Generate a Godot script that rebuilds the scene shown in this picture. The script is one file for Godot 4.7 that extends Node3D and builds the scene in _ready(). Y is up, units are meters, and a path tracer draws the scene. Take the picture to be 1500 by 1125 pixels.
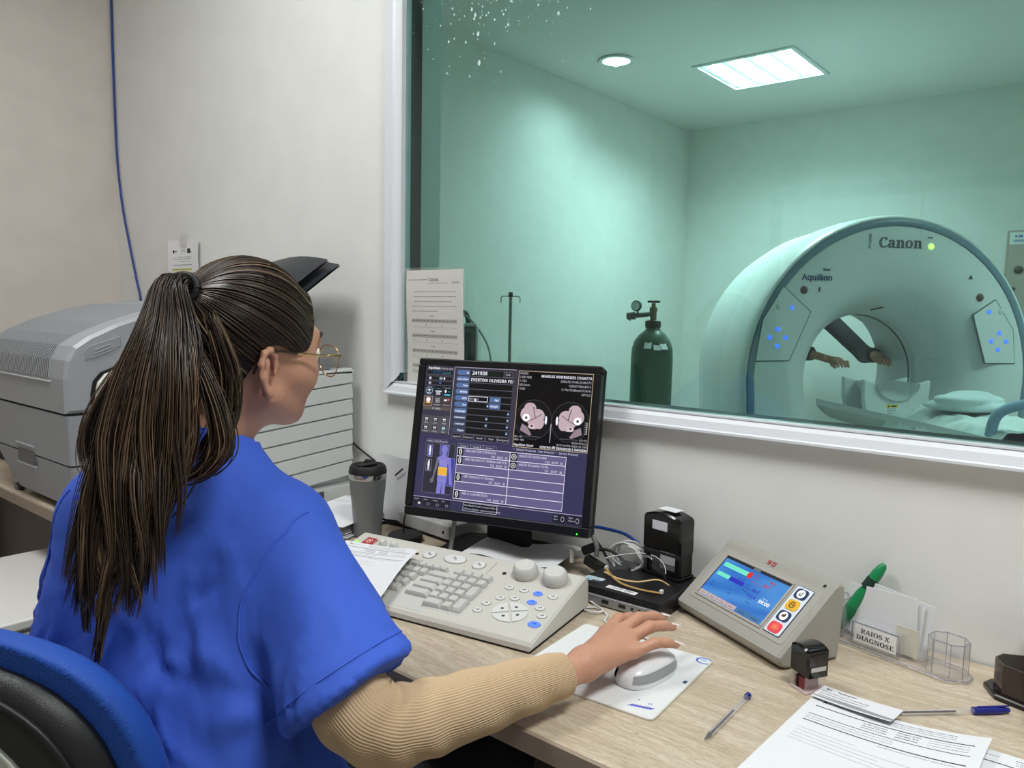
extends Node3D

# ---------- geometry collector ----------
class G:
	var v := PackedVector3Array()
	var n := PackedVector3Array()
	var uv := PackedVector2Array()
	var c := PackedColorArray()
	var ix := PackedInt32Array()
	var col := Color.WHITE
	var X := Transform3D()

	func at(t: Transform3D) -> G:
		X = t
		return self

	func add(p: Vector3, nn: Vector3, u := Vector2.ZERO) -> int:
		v.append(X * p); n.append((X.basis * nn).normalized()); uv.append(u); c.append(col)
		return v.size() - 1

	# corners run counter-clockwise seen from outside
	func tri_i(a: int, b: int, d: int) -> void:
		ix.append(a); ix.append(d); ix.append(b)

	func quad(a: Vector3, b: Vector3, d: Vector3, e: Vector3, u0 := Vector2(0, 1), u1 := Vector2(1, 0)) -> void:
		var nn := (b - a).cross(e - a).normalized()
		var i := add(a, nn, Vector2(u0.x, u0.y))
		add(b, nn, Vector2(u1.x, u0.y)); add(d, nn, Vector2(u1.x, u1.y)); add(e, nn, Vector2(u0.x, u1.y))
		tri_i(i, i + 1, i + 2); tri_i(i, i + 2, i + 3)

	# rows of points; outside is on the left of (next column) x (next row)
	func grid(rows: Array, close_u := false, close_v := false, flip := false, uvs := Vector2.ONE) -> void:
		var h := rows.size()
		var w: int = rows[0].size()
		var b := v.size()
		var acc := PackedVector3Array()
		acc.resize(h * w)
		var fl := PackedInt32Array()
		for j in (h if close_v else h - 1):
			var j2 := (j + 1) % h
			for i in (w if close_u else w - 1):
				var i2 := (i + 1) % w
				var p0: Vector3 = rows[j][i]
				var p1: Vector3 = rows[j][i2]
				var p2: Vector3 = rows[j2][i2]
				var p3: Vector3 = rows[j2][i]
				var nn := (p2 - p0).cross(p3 - p1)
				if flip: nn = -nn
				var q := [j * w + i, j * w + i2, j2 * w + i2, j2 * w + i]
				for k in q: acc[k] += nn
				if flip: fl.append_array([q[0], q[2], q[1], q[0], q[3], q[2]])
				else: fl.append_array([q[0], q[1], q[2], q[0], q[2], q[3]])
		for j in h:
			for i in w:
				add(rows[j][i], acc[j * w + i].normalized() if acc[j * w + i].length() > 1e-14 else Vector3.UP, Vector2(float(i) / maxf(1, w - 1) * uvs.x, float(j) / maxf(1, h - 1) * uvs.y))
		for k in range(0, fl.size(), 3):
			tri_i(b + fl[k], b + fl[k + 1], b + fl[k + 2])

	func grid_of(rows: Array, flip := false, top_down := false) -> G:
		# top_down: rows run downwards, print is upright
		if top_down:
			var r2 := rows.duplicate()
			r2.reverse()
			grid(r2, false, false, flip)
			for i in uv.size(): uv[i].y = 1.0 - uv[i].y
		else: grid(rows, false, false, flip)
		return self

	func fan(pts: PackedVector3Array, nn: Vector3) -> void:
		var m := Vector3.ZERO
		for p in pts: m += p
		m /= pts.size()
		var o := add(m, nn)
		for p in pts: add(p, nn)
		var s := pts.size()
		for i in s:
			var a := o + 1 + i
			var b := o + 1 + (i + 1) % s
			if (v[a] - v[o]).cross(v[b] - v[o]).dot(X.basis * nn) > 0: tri_i(o, a, b)
			else: tri_i(o, b, a)

	# box with chamfered edges; s full size, centred on o
	func box(o: Vector3, s: Vector3, r := 0.0) -> G:
		var h := s * 0.5
		r = minf(r, minf(h.x, minf(h.y, h.z)) * 0.95)
		if r <= 0.0:
			for a in 3:
				for sg in [-1.0, 1.0]:
					var nn := Vector3.ZERO; nn[a] = sg
					var p := Vector3.ZERO; p[(a + 1) % 3] = h[(a + 1) % 3]
					var q := Vector3.ZERO; q[(a + 2) % 3] = h[(a + 2) % 3]
					var m := o + nn * h[a]
					if sg > 0: quad(m - p - q, m + p - q, m + p + q, m - p + q)
					else: quad(m - p - q, m - p + q, m + p + q, m + p - q)
			return self
		var id := {}
		for sx in [-1, 1]:
			for sy in [-1, 1]:
				for sz in [-1, 1]:
					for a in 3:
						var sg := Vector3(sx, sy, sz)
						var p := Vector3.ZERO
						for k in 3: p[k] = sg[k] * (h[k] if k == a else h[k] - r)
						var nn := Vector3.ZERO; nn[a] = sg[a]
						var uu := Vector2(p[(a + 1) % 3] / s[(a + 1) % 3] + 0.5, p[(a + 2) % 3] / s[(a + 2) % 3] + 0.5)
						id[[sx, sy, sz, a]] = add(o + p, nn, uu)
		var emit := func(l: Array, outward: Vector3):
			var a: int = l[0]
			for k in range(1, l.size() - 1):
				if (v[l[k]] - v[a]).cross(v[l[k + 1]] - v[a]).dot(X.basis * outward) > 0: tri_i(a, l[k], l[k + 1])
				else: tri_i(a, l[k + 1], l[k])
		for a in 3:
			var b := (a + 1) % 3
			var d := (a + 2) % 3
			for sg in [-1, 1]:
				var l := []
				for pr in [[-1, -1], [1, -1], [1, 1], [-1, 1]]:
					var k := [0, 0, 0]; k[a] = sg; k[b] = pr[0]; k[d] = pr[1]
					l.append(id[[k[0], k[1], k[2], a]])
				var nn := Vector3.ZERO; nn[a] = sg
				emit.call(l, nn)
			for s1 in [-1, 1]:
				for s2 in [-1, 1]:
					var l := []
					for pr in [[-1, b], [1, b], [1, d], [-1, d]]:
						var k := [0, 0, 0]; k[a] = pr[0]; k[b] = s1; k[d] = s2
						l.append(id[[k[0], k[1], k[2], pr[1]]])
					var nn := Vector3.ZERO; nn[b] = s1; nn[d] = s2
					emit.call(l, nn)
		for sx in [-1, 1]:
			for sy in [-1, 1]:
				for sz in [-1, 1]:
					emit.call([id[[sx, sy, sz, 0]], id[[sx, sy, sz, 1]], id[[sx, sy, sz, 2]]], Vector3(sx, sy, sz))
		return self

	# profile: points (radius, height) from bottom to top, turned about y
	func lathe(prof: Array, seg := 24, sharp := false) -> G:
		var rows := []
		for p in prof:
			var r := PackedVector3Array()
			for i in seg:
				var a := TAU * i / seg
				r.append(Vector3(cos(a) * p[0], p[1], -sin(a) * p[0]))
			rows.append(r)
		if sharp:
			for j in rows.size() - 1: grid([rows[j], rows[j + 1]], true)
		else: grid(rows, true)
		if prof[0] != prof[-1]:
			if prof[0][0] > 1e-5: fan(rows[0], Vector3.DOWN)
			if prof[-1][0] > 1e-5: fan(rows[-1], Vector3.UP)
		return self

	func tint_rows(from: int, seg: int, cols: Array) -> void:
		for i in range(from, c.size()): c[i] = cols[mini((i - from) / seg, cols.size() - 1)]

	func tube(path: Array, rad, seg := 8, caps := true, flat := 1.0) -> G:
		var rows := []
		var m := path.size()
		var side := Vector3.ZERO
		for j in m:
			var t: Vector3 = (path[mini(j + 1, m - 1)] - path[maxi(j - 1, 0)])
			t = t.normalized() if t.length() > 1e-9 else Vector3.UP
			if side == Vector3.ZERO:
				side = t.cross(Vector3.UP if absf(t.y) < 0.9 else Vector3.RIGHT).normalized()
			side = (side - t * side.dot(t)).normalized()
			var up := side.cross(t)
			var rr: float = rad[j] if rad is Array else rad
			var r := PackedVector3Array()
			for i in seg:
				var a := TAU * i / seg
				r.append(path[j] + side * cos(a) * rr + up * sin(a) * rr * flat)
			rows.append(r)
		grid(rows, true, false, true)
		if caps:
			fan(rows[0], (path[0] - path[1]).normalized())
			fan(rows[-1], (path[m - 1] - path[m - 2]).normalized())
		return self

	# loft between closed loops of equal size
	func loft(rows: Array, flip := false, caps := true) -> G:
		grid(rows, true, false, flip)
		if caps:
			var m0 := Vector3.ZERO
			for p in rows[0]: m0 += p
			m0 /= rows[0].size()
			var m1 := Vector3.ZERO
			for p in rows[-1]: m1 += p
			m1 /= rows[-1].size()
			fan(rows[0], (m0 - m1).normalized())
			fan(rows[-1], (m1 - m0).normalized())
		return self

	# flat outline in x,y pulled out along z from z0 to z1, edges chamfered by b
	func prism(poly: PackedVector2Array, z0: float, z1: float, b := 0.0, smooth := false) -> G:
		if Geometry2D.is_polygon_clockwise(poly) == false and _area(poly) < 0: poly.reverse()
		if _area(poly) < 0: poly.reverse()
		var inner := poly
		if b > 0:
			var off := Geometry2D.offset_polygon(poly, -b, Geometry2D.JOIN_MITER)
			if off.size() == 1 and off[0].size() == poly.size():
				inner = _align(off[0], poly)
			else: b = 0.0
		for e in [[z1, 1.0], [z0, -1.0]]:
			var t := Geometry2D.triangulate_polygon(inner)
			var o := v.size()
			for p in inner: add(Vector3(p.x, p.y, e[0]), Vector3(0, 0, e[1]), p)
			for k in range(0, t.size(), 3):
				var A := inner[t[k]]
				var ccw := (inner[t[k + 1]] - A).cross(inner[t[k + 2]] - A) > 0
				if ccw == (e[1] > 0): tri_i(o + t[k], o + t[k + 1], o + t[k + 2])
				else: tri_i(o + t[k], o + t[k + 2], o + t[k + 1])
		var loops := []
		var zs := [[inner, z0], [poly, z0 + b], [poly, z1 - b], [inner, z1]] if b > 0 else [[poly, z0], [poly, z1]]
		for l in zs:
			var r := PackedVector3Array()
			for p in l[0]: r.append(Vector3(p.x, p.y, l[1]))
			loops.append(r)
		for j in loops.size() - 1:
			if smooth: grid([loops[j], loops[j + 1]], true)
			else:
				for i in poly.size():
					var k := (i + 1) % poly.size()
					quad(loops[j][i], loops[j][k], loops[j + 1][k], loops[j + 1][i])
		return self

	func _area(p: PackedVector2Array) -> float:
		var s := 0.0
		for i in p.size(): s += p[i].cross(p[(i + 1) % p.size()])
		return s

	func _align(q: PackedVector2Array, p: PackedVector2Array) -> PackedVector2Array:
		if _area(q) < 0: q.reverse()
		var best := 0
		for i in q.size():
			if q[i].distance_to(p[0]) < q[best].distance_to(p[0]): best = i
		var r := PackedVector2Array()
		for i in q.size(): r.append(q[(best + i) % q.size()])
		return r

	func move(d: Vector3) -> G:
		for i in v.size(): v[i] += d
		return self

	func join(o: G) -> G:
		var b := v.size()
		v.append_array(o.v); n.append_array(o.n); uv.append_array(o.uv); c.append_array(o.c)
		for k in o.ix: ix.append(k + b)
		return self

	func renormal() -> void:
		for i in n.size(): n[i] = Vector3.ZERO
		for k in range(0, ix.size(), 3):
			var nn := (v[ix[k + 2]] - v[ix[k]]).cross(v[ix[k + 1]] - v[ix[k]])
			n[ix[k]] += nn; n[ix[k + 1]] += nn; n[ix[k + 2]] += nn
		for i in n.size(): n[i] = n[i].normalized()

	func mesh() -> ArrayMesh:
		var a := []
		a.resize(Mesh.ARRAY_MAX)
		a[Mesh.ARRAY_VERTEX] = v; a[Mesh.ARRAY_NORMAL] = n; a[Mesh.ARRAY_TEX_UV] = uv; a[Mesh.ARRAY_COLOR] = c; a[Mesh.ARRAY_INDEX] = ix
		var m := ArrayMesh.new()
		m.add_surface_from_arrays(Mesh.PRIMITIVE_TRIANGLES, a)
		return m

# ---------- drawing of print: text, rules, marks ----------
class Cv:
	static var sheets := {}
	var im: Image
	func _init(w: int, h: int, bg: Color) -> void:
		im = Image.create(w, h, false, Image.FORMAT_RGBA8)
		im.fill(bg)
	func rect(x: float, y: float, w: float, h: float, k: Color) -> Cv:
		im.fill_rect(Rect2i(int(x), int(y), maxi(1, int(w)), maxi(1, int(h))), k)
		return self
	func frame(x: float, y: float, w: float, h: float, k: Color, t := 2) -> Cv:
		rect(x, y, w, t, k); rect(x, y + h - t, w, t, k); rect(x, y, t, h, k); rect(x + w - t, y, t, h, k)
		return self
	func oval(x: float, y: float, rx: float, ry: float, k: Color, ring := 0.0) -> Cv:
		for j in range(maxi(0, int(y - ry)), mini(im.get_height(), int(y + ry) + 1)):
			for i in range(maxi(0, int(x - rx)), mini(im.get_width(), int(x + rx) + 1)):
				var d := Vector2((i - x) / rx, (j - y) / ry).length()
				if d <= 1.0 and d >= 1.0 - ring * 2.0 if ring > 0.0 else d <= 1.0: im.set_pixel(i, j, k)
		return self
	func poly(p: Array, k: Color) -> Cv:
		var pp := PackedVector2Array(p)
		var r := Rect2(pp[0], Vector2.ZERO)
		for q in pp: r = r.expand(q)
		for j in range(maxi(0, int(r.position.y)), mini(im.get_height(), int(r.end.y) + 1)):
			for i in range(maxi(0, int(r.position.x)), mini(im.get_width(), int(r.end.x) + 1)):
				if Geometry2D.is_point_in_polygon(Vector2(i + .5, j + .5), pp): im.set_pixel(i, j, k)
		return self
	func line(a: Vector2, b: Vector2, t: float, k: Color) -> Cv:
		var s := (b - a).normalized().orthogonal() * t * 0.5
		return poly([a + s, b + s, b - s, a - s], k)
	# al: 0 left, 0.5 centre, 1 right; y is the baseline
	func text(x: float, y: float, size: int, s: String, k: Color, al := 0.0, face := "Droid Sans", bold := false) -> float:
		var f: SystemFont
		var key := face + str(bold)
		if not sheets.has(key):
			f = SystemFont.new()
			f.font_names = PackedStringArray([face])
			f.font_weight = 700 if bold else 400
			sheets[key] = f
		f = sheets[key]
		var ts := TextServerManager.get_primary_interface()
		var id: RID = f.get_rids()[0]
		var sz := Vector2i(size, 0)
		ts.font_render_range(id, sz, 32, 126)
		var wide := 0.0
		for ch in s: wide += ts.font_get_glyph_advance(id, size, ts.font_get_glyph_index(id, size, ch.unicode_at(0), 0)).x
		x -= wide * al
		for ch in s:
			var gi := ts.font_get_glyph_index(id, size, ch.unicode_at(0), 0)
			var r := ts.font_get_glyph_uv_rect(id, sz, gi)
			var off := ts.font_get_glyph_offset(id, sz, gi)
			var ti := ts.font_get_glyph_texture_idx(id, sz, gi)
			if ti >= 0 and r.size.x > 0:
				var ak := key + str(size) + "_" + str(ti)
				if not sheets.has(ak): sheets[ak] = ts.font_get_texture_image(id, sz, ti)
				var at: Image = sheets[ak]
				for j in int(r.size.y):
					for i in int(r.size.x):
						var al2 := at.get_pixel(int(r.position.x) + i, int(r.position.y) + j).a
						if al2 > 0.03:
							var px := int(x + off.x) + i
							var py := int(y + off.y) + j
							if px >= 0 and py >= 0 and px < im.get_width() and py < im.get_height():
								im.set_pixel(px, py, im.get_pixel(px, py).lerp(k, al2))
								if bold and px + 1 < im.get_width(): im.set_pixel(px + 1, py, im.get_pixel(px + 1, py).lerp(k, al2 * .6))
			x += ts.font_get_glyph_advance(id, size, gi).x
		return x
	# a line of small print too fine to read
	func fine(x: float, y: float, w: float, h: float, k: Color, rng: RandomNumberGenerator) -> Cv:
		var e := x + w
		while x < e:
			var q := rng.randf_range(h * 1.2, h * 4.5)
			var cx := x
			while cx < minf(x + q, e):
				var ww := rng.randf_range(.35, .7) * h
				rect(cx, y + rng.randf_range(0, .25) * h, maxf(1, ww), h * rng.randf_range(.6, .9), k)
				cx += ww + maxf(1.0, h * .22)
			x += q + h * .5
		return self
	func tex() -> ImageTexture:
		im.generate_mipmaps()
		return ImageTexture.create_from_image(im)

# ---------- scene helpers ----------
var used := {}
func numbered(s: String) -> String:
	if not used.has(s):
		used[s] = 0
		return s
	used[s] += 1
	return "%s_%03d" % [s, used[s]]

func tag(o: Node3D, label: String, category: String, group := "", kind := "") -> Node3D:
	o.set_meta("label", label)
	if category: o.set_meta("category", category)
	if group: o.set_meta("group", group)
	if kind: o.set_meta("kind", kind)
	return o

func thing(called: String, label: String, category: String, at := Vector3.ZERO, turn := 0.0, group := "") -> Node3D:
	var o := Node3D.new()
	o.name = numbered(called)
	add_child(o)
	o.position = at
	o.rotation.y = turn
	tag(o, label, category, group)
	return o

func obj(called: String, g: G, m: Material, parent: Node3D = null, label := "") -> MeshInstance3D:
	var o := MeshInstance3D.new()
	o.mesh = g.mesh()
	o.material_override = m
	o.cast_shadow = GeometryInstance3D.SHADOW_CASTING_SETTING_ON
	if parent == null:
		o.name = numbered(called)
		add_child(o)
	else:
		o.name = called
		parent.add_child(o, true)
	if label: o.set_meta("label", label)
	return o

func again(src: MeshInstance3D, parent: Node3D, t: Transform3D, m: Material = null) -> MeshInstance3D:
	var o := MeshInstance3D.new()
	o.mesh = src.mesh
	o.material_override = m if m else src.material_override
	o.name = String(src.name).rstrip("0123456789")
	o.transform = t
	parent.add_child(o, true)
	return o

func struct(called: String, g: G, m: Material, label: String, parent: Node3D = null) -> MeshInstance3D:
	var o := obj(called, g, m, parent, label)
	if parent == null: o.set_meta("kind", "structure")
	return o

func mat(k: Color, rough := 0.6, metal := 0.0, spec := 0.5) -> StandardMaterial3D:
	var m := StandardMaterial3D.new()
	m.albedo_color = k
	m.roughness = rough
	m.metallic = metal
	m.metallic_specular = spec
	return m

func rgb8(r: float, g: float, b: float) -> Color:
	return Color(r / 255.0, g / 255.0, b / 255.0)

func printed(t: Texture2D, rough := 0.7) -> StandardMaterial3D:
	var m := mat(Color.WHITE, rough)
	m.albedo_texture = t
	return m

func glowing(k: Color, e: float) -> StandardMaterial3D:
	var m := mat(k, 0.5)
	m.emission_enabled = true
	m.emission = k
	m.emission_energy_multiplier = e
	return m

func screen_mat(t: Texture2D, e: float) -> StandardMaterial3D:
	var m := mat(Color(.02, .02, .022), 0.25)
	m.emission_enabled = true
	m.emission = Color.WHITE
	m.emission_operator = BaseMaterial3D.EMISSION_OP_MULTIPLY
	m.emission_texture = t
	m.emission_energy_multiplier = e
	return m

func clear(k: Color, alpha: float, rough := 0.05) -> StandardMaterial3D:
	var m := mat(Color(k.r, k.g, k.b, alpha), rough)
	m.transparency = BaseMaterial3D.TRANSPARENCY_ALPHA
	return m

func grainy(m: StandardMaterial3D, scale: float, depth: float, freq := 0.05) -> StandardMaterial3D:
	var nz := FastNoiseLite.new()
	nz.seed = 7
	nz.frequency = freq
	nz.fractal_octaves = 4
	var im := nz.get_seamless_image(256, 256)
	im.bump_map_to_normal_map(depth)
	im.generate_mipmaps()
	m.normal_enabled = true
	m.normal_texture = ImageTexture.create_from_image(im)
	m.uv1_triplanar = true
	m.uv1_world_triplanar = true
	m.uv1_scale = Vector3.ONE * scale
	return m

func yrot(a: float, o := Vector3.ZERO) -> Transform3D:
	return Transform3D(Basis(Vector3.UP, a), o)

func curve(pts: Array, steps: int) -> Array:
	# smooth path through the points
	var out := []
	var m := pts.size()
	for i in m - 1:
		var p0: Vector3 = pts[maxi(i - 1, 0)]
		var p1: Vector3 = pts[i]
		var p2: Vector3 = pts[i + 1]
		var p3: Vector3 = pts[mini(i + 2, m - 1)]
		for k in steps:
			out.append(p1.cubic_interpolate(p2, p0, p3, float(k) / steps))
	out.append(pts[m - 1])
	return out

func ring2(rx: float, ry: float, seg: int, pw := 2.0) -> PackedVector2Array:
	var r := PackedVector2Array()
	for i in seg:
		var a := TAU * i / seg
		var cc := cos(a)
		var ss := sin(a)
		r.append(Vector2(signf(cc) * pow(absf(cc), 2.0 / pw) * rx, signf(ss) * pow(absf(ss), 2.0 / pw) * ry))
	return r

func rrect(w: float, h: float, r: float, seg := 4) -> PackedVector2Array:
	var o := PackedVector2Array()
	for q in [[1, 1, 0.0], [-1, 1, 90.0], [-1, -1, 180.0], [1, -1, 270.0]]:
		for i in seg + 1:
			var a := deg_to_rad(q[2] + 90.0 * i / seg)
			o.append(Vector2(q[0] * (w / 2 - r) + cos(a) * r, q[1] * (h / 2 - r) + sin(a) * r))
	return o

# ---------- smooth joined capsules meshed as surface nets ----------
# bone: {a, b, ra, rb} capsule, or {c, e: radii, q: Basis} ellipsoid; k join softness; cp/cn cut plane; sub = carve
func nets(bones: Array, cell: float, kk := 0.02) -> G:
	var lo := Vector3.INF
	var hi := -Vector3.INF
	var boxes := []
	for b in bones:
		var l: Vector3
		var h: Vector3
		if b.has("a"):
			var R := Vector3.ONE * maxf(b.ra, b.rb)
			l = b.a.min(b.b) - R
			h = b.a.max(b.b) + R
		else:
			var R := Vector3.ONE * maxf(b.e.x, maxf(b.e.y, b.e.z))
			l = b.c - R
			h = b.c + R
		var mg := Vector3.ONE * (cell * 2.0 + float(b.get("k", kk)) * 1.5)
		boxes.append([l - mg, h + mg])
		if not b.has("sub"):
			lo = lo.min(l - Vector3.ONE * cell * 3)
			hi = hi.max(h + Vector3.ONE * cell * 3)
	var N := Vector3i(((hi - lo) / cell).ceil()) + Vector3i.ONE
	var nx := N.x
	var nxy := N.x * N.y
	var F := PackedFloat32Array()
	F.resize(nxy * N.z)
	F.fill(1.0)
	for bi in bones.size():
		var b: Dictionary = bones[bi]
		var i0 := Vector3i(((boxes[bi][0] - lo) / cell).floor()).clamp(Vector3i.ZERO, N - Vector3i.ONE)
		var i1 := Vector3i(((boxes[bi][1] - lo) / cell).ceil()).clamp(Vector3i.ZERO, N - Vector3i.ONE)
		var k: float = b.get("k", kk)
		var cap: bool = b.has("a")
		var sub: bool = b.has("sub")
		var cut: bool = b.has("cn")
		var A: Vector3 = b.get("a", Vector3.ZERO)
		var AB: Vector3 = b.get("b", Vector3.ZERO) - A
		var L2 := maxf(AB.length_squared(), 1e-9)
		var ra: float = b.get("ra", 0.0)
		var dr: float = b.get("rb", 0.0) - ra
		var ce: Vector3 = b.get("c", Vector3.ZERO)
		var er: Vector3 = b.get("e", Vector3.ONE)
		var qi: Basis = (b.get("q", Basis()) as Basis).inverse()
		var cp: Vector3 = b.get("cp", Vector3.ZERO)
		var cn: Vector3 = b.get("cn", Vector3.UP)
		for z in range(i0.z, i1.z + 1):
			for y in range(i0.y, i1.y + 1):
				var o := z * nxy + y * nx
				for x in range(i0.x, i1.x + 1):
					var p := lo + Vector3(x, y, z) * cell
					var d: float
					if cap:
						var t := clampf((p - A).dot(AB) / L2, 0.0, 1.0)
						d = (p - A - AB * t).length() - ra - dr * t
					else:
						var q := qi * (p - ce) / er
						var k0 := q.length()
						var k1 := (q / er).length()
						d = k0 * (k0 - 1.0) / maxf(k1, 1e-6)
					if cut: d = maxf(d, (p - cp).dot(cn))
					var f0 := F[o + x]
					if sub:
						var h1 := maxf(k - absf(-d - f0), 0.0) / k
						F[o + x] = maxf(f0, -d) + h1 * h1 * k * 0.25
					else:
						var h2 := maxf(k - absf(d - f0), 0.0) / k
						F[o + x] = minf(f0, d) - h2 * h2 * k * 0.25
	var g := G.new()
	var id := PackedInt32Array()
	id.resize(F.size())
	id.fill(-1)
	var co := [0, 1, nx, nx + 1, nxy, nxy + 1, nxy + nx, nxy + nx + 1]
	var cv := [Vector3(0, 0, 0), Vector3(1, 0, 0), Vector3(0, 1, 0), Vector3(1, 1, 0), Vector3(0, 0, 1), Vector3(1, 0, 1), Vector3(0, 1, 1), Vector3(1, 1, 1)]
	var ed := [[0, 1], [2, 3], [4, 5], [6, 7], [0, 2], [1, 3], [4, 6], [5, 7], [0, 4], [1, 5], [2, 6], [3, 7]]
	for z in N.z - 1:
		for y in N.y - 1:
			var o := z * nxy + y * nx
			for x in N.x - 1:
				var s := 0
				for q in 8:
					if F[o + x + co[q]] < 0.0: s += 1
				if s == 0 or s == 8: continue
				var m := Vector3.ZERO
				var cnt := 0
				for e in ed:
					var fa := F[o + x + co[e[0]]]
					var fb := F[o + x + co[e[1]]]
					if (fa < 0.0) != (fb < 0.0):
						m += cv[e[0]].lerp(cv[e[1]], fa / (fa - fb))
						cnt += 1
				id[o + x] = g.add(lo + (Vector3(x, y, z) + m / cnt) * cell, Vector3.UP)
	for z in range(1, N.z - 1):
		for y in range(1, N.y - 1):
			var o := z * nxy + y * nx
			for x in range(1, N.x - 1):
				var f0 := F[o + x]
				for ax in 3:
					var st: int = [1, nx, nxy][ax]
					var f1 := F[o + x + st]
					if (f0 < 0.0) == (f1 < 0.0): continue
					var u: int = [nx, nxy, 1][ax]
					var w: int = [nxy, 1, nx][ax]
					var a := id[o + x - u - w]
					var b2 := id[o + x - w]
					var c2 := id[o + x]
					var d2 := id[o + x - u]
					if f0 < 0.0:
						g.tri_i(a, b2, c2); g.tri_i(a, c2, d2)
					else:
						g.tri_i(a, c2, b2); g.tri_i(a, d2, c2)
	g.renormal()
	return g

var M := {}
const DESK := 0.75

func wood_texture() -> ImageTexture:
	var nz := FastNoiseLite.new()
	nz.seed = 21
	nz.frequency = 0.03
	nz.fractal_octaves = 3
	var a := nz.get_image(48, 1024, false, false, false)
	a.resize(1024, 1024, Image.INTERPOLATE_CUBIC)
	nz.seed = 5
	nz.frequency = 0.11
	var b := nz.get_image(96, 1024, false, false, false)
	b.resize(1024, 1024, Image.INTERPOLATE_CUBIC)
	nz.seed = 9
	nz.frequency = 0.006
	var w := nz.get_image(1024, 1024, false, false, false)
	nz.seed = 33
	nz.frequency = 0.35
	var s := nz.get_image(128, 1024, false, false, false)
	s.resize(1024, 1024, Image.INTERPOLATE_BILINEAR)
	var o := Image.create(1024, 1024, false, Image.FORMAT_RGB8)
	var pale := rgb8(210, 197, 177)
	var mid := rgb8(184, 168, 145)
	var dark := rgb8(158, 140, 116)
	for y in 1024:
		for x in 1024:
			var wv := int(w.get_pixel(x / 3, y / 6).r * 40.0)
			var yy := (y + wv) % 1024
			var t := a.get_pixel(x, yy).r * .55 + b.get_pixel(x, yy).r * .45
			var k := mid.lerp(pale, clampf((t - .35) * 2.6, 0, 1))
			var f := s.get_pixel(x, yy).r
			if f > .54: k = k.lerp(dark, clampf((f - .54) * 3.6, 0, .85))
			o.set_pixel(x, y, k)
	o.generate_mipmaps()
	return ImageTexture.create_from_image(o)

func mottled(k0: Color, k1: Color, freq: float, size := 256) -> ImageTexture:
	var nz := FastNoiseLite.new()
	nz.seed = 4
	nz.frequency = freq
	nz.fractal_octaves = 5
	var im := nz.get_seamless_image(size, size)
	var o := Image.create(size, size, false, Image.FORMAT_RGB8)
	for y in size:
		for x in size: o.set_pixel(x, y, k0.lerp(k1, im.get_pixel(x, y).r))
	o.generate_mipmaps()
	return ImageTexture.create_from_image(o)

func materials() -> void:
	M.wall = mat(Color.WHITE, .75)
	M.wall.albedo_texture = mottled(rgb8(230, 231, 227), rgb8(236, 237, 233), .02)
	M.wall.uv1_triplanar = true
	M.wall.uv1_world_triplanar = true
	M.wall_side = mat(Color.WHITE, .75)
	M.wall_side.albedo_texture = mottled(rgb8(212, 204, 196), rgb8(221, 213, 205), .02)
	M.wall_side.uv1_triplanar = true
	M.wall_side.uv1_world_triplanar = true
	M.ceiling = mat(rgb8(232, 232, 228), .85)
	M.floor = mat(Color.WHITE, .35)
	M.floor.albedo_texture = mottled(rgb8(150, 147, 140), rgb8(172, 168, 160), .05)
	M.floor.uv1_triplanar = true
	M.floor.uv1_world_triplanar = true
	M.white = mat(rgb8(228, 229, 230), .35)
	M.frame = mat(rgb8(225, 228, 233), .3)
	M.seal = mat(rgb8(30, 33, 33), .55)
	M.wood = mat(Color.WHITE, .42)
	M.wood.albedo_texture = wood_texture()
	M.edge = mat(rgb8(150, 135, 118), .5)
	M.dark_panel = mat(rgb8(86, 80, 72), .6)
	M.black = mat(rgb8(17, 17, 19), .35)
	M.black_matt = mat(rgb8(20, 20, 22), .65)
	M.black_gloss = mat(rgb8(10, 10, 12), .12)
	M.grey_light = mat(rgb8(196, 197, 196), .45)
	M.beige = mat(rgb8(201, 198, 189), .42)
	M.key = mat(rgb8(196, 195, 190), .45)
	M.chrome = mat(rgb8(205, 207, 210), .18, 1.0)
	M.steel = mat(rgb8(150, 152, 155), .35, 1.0)
	M.paper = mat(rgb8(224, 225, 227), .8)
	M.paper.backlight_enabled = true
	M.paper.backlight = Color(.25, .25, .25)
	M.blue_cable = mat(rgb8(22, 62, 140), .45)
	M.white_cable = mat(rgb8(220, 220, 220), .45)
	M.acrylic = clear(rgb8(215, 216, 228), .07, .02)
	M.led_green = glowing(Color(.25, 1, .2), 2.0)

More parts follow.
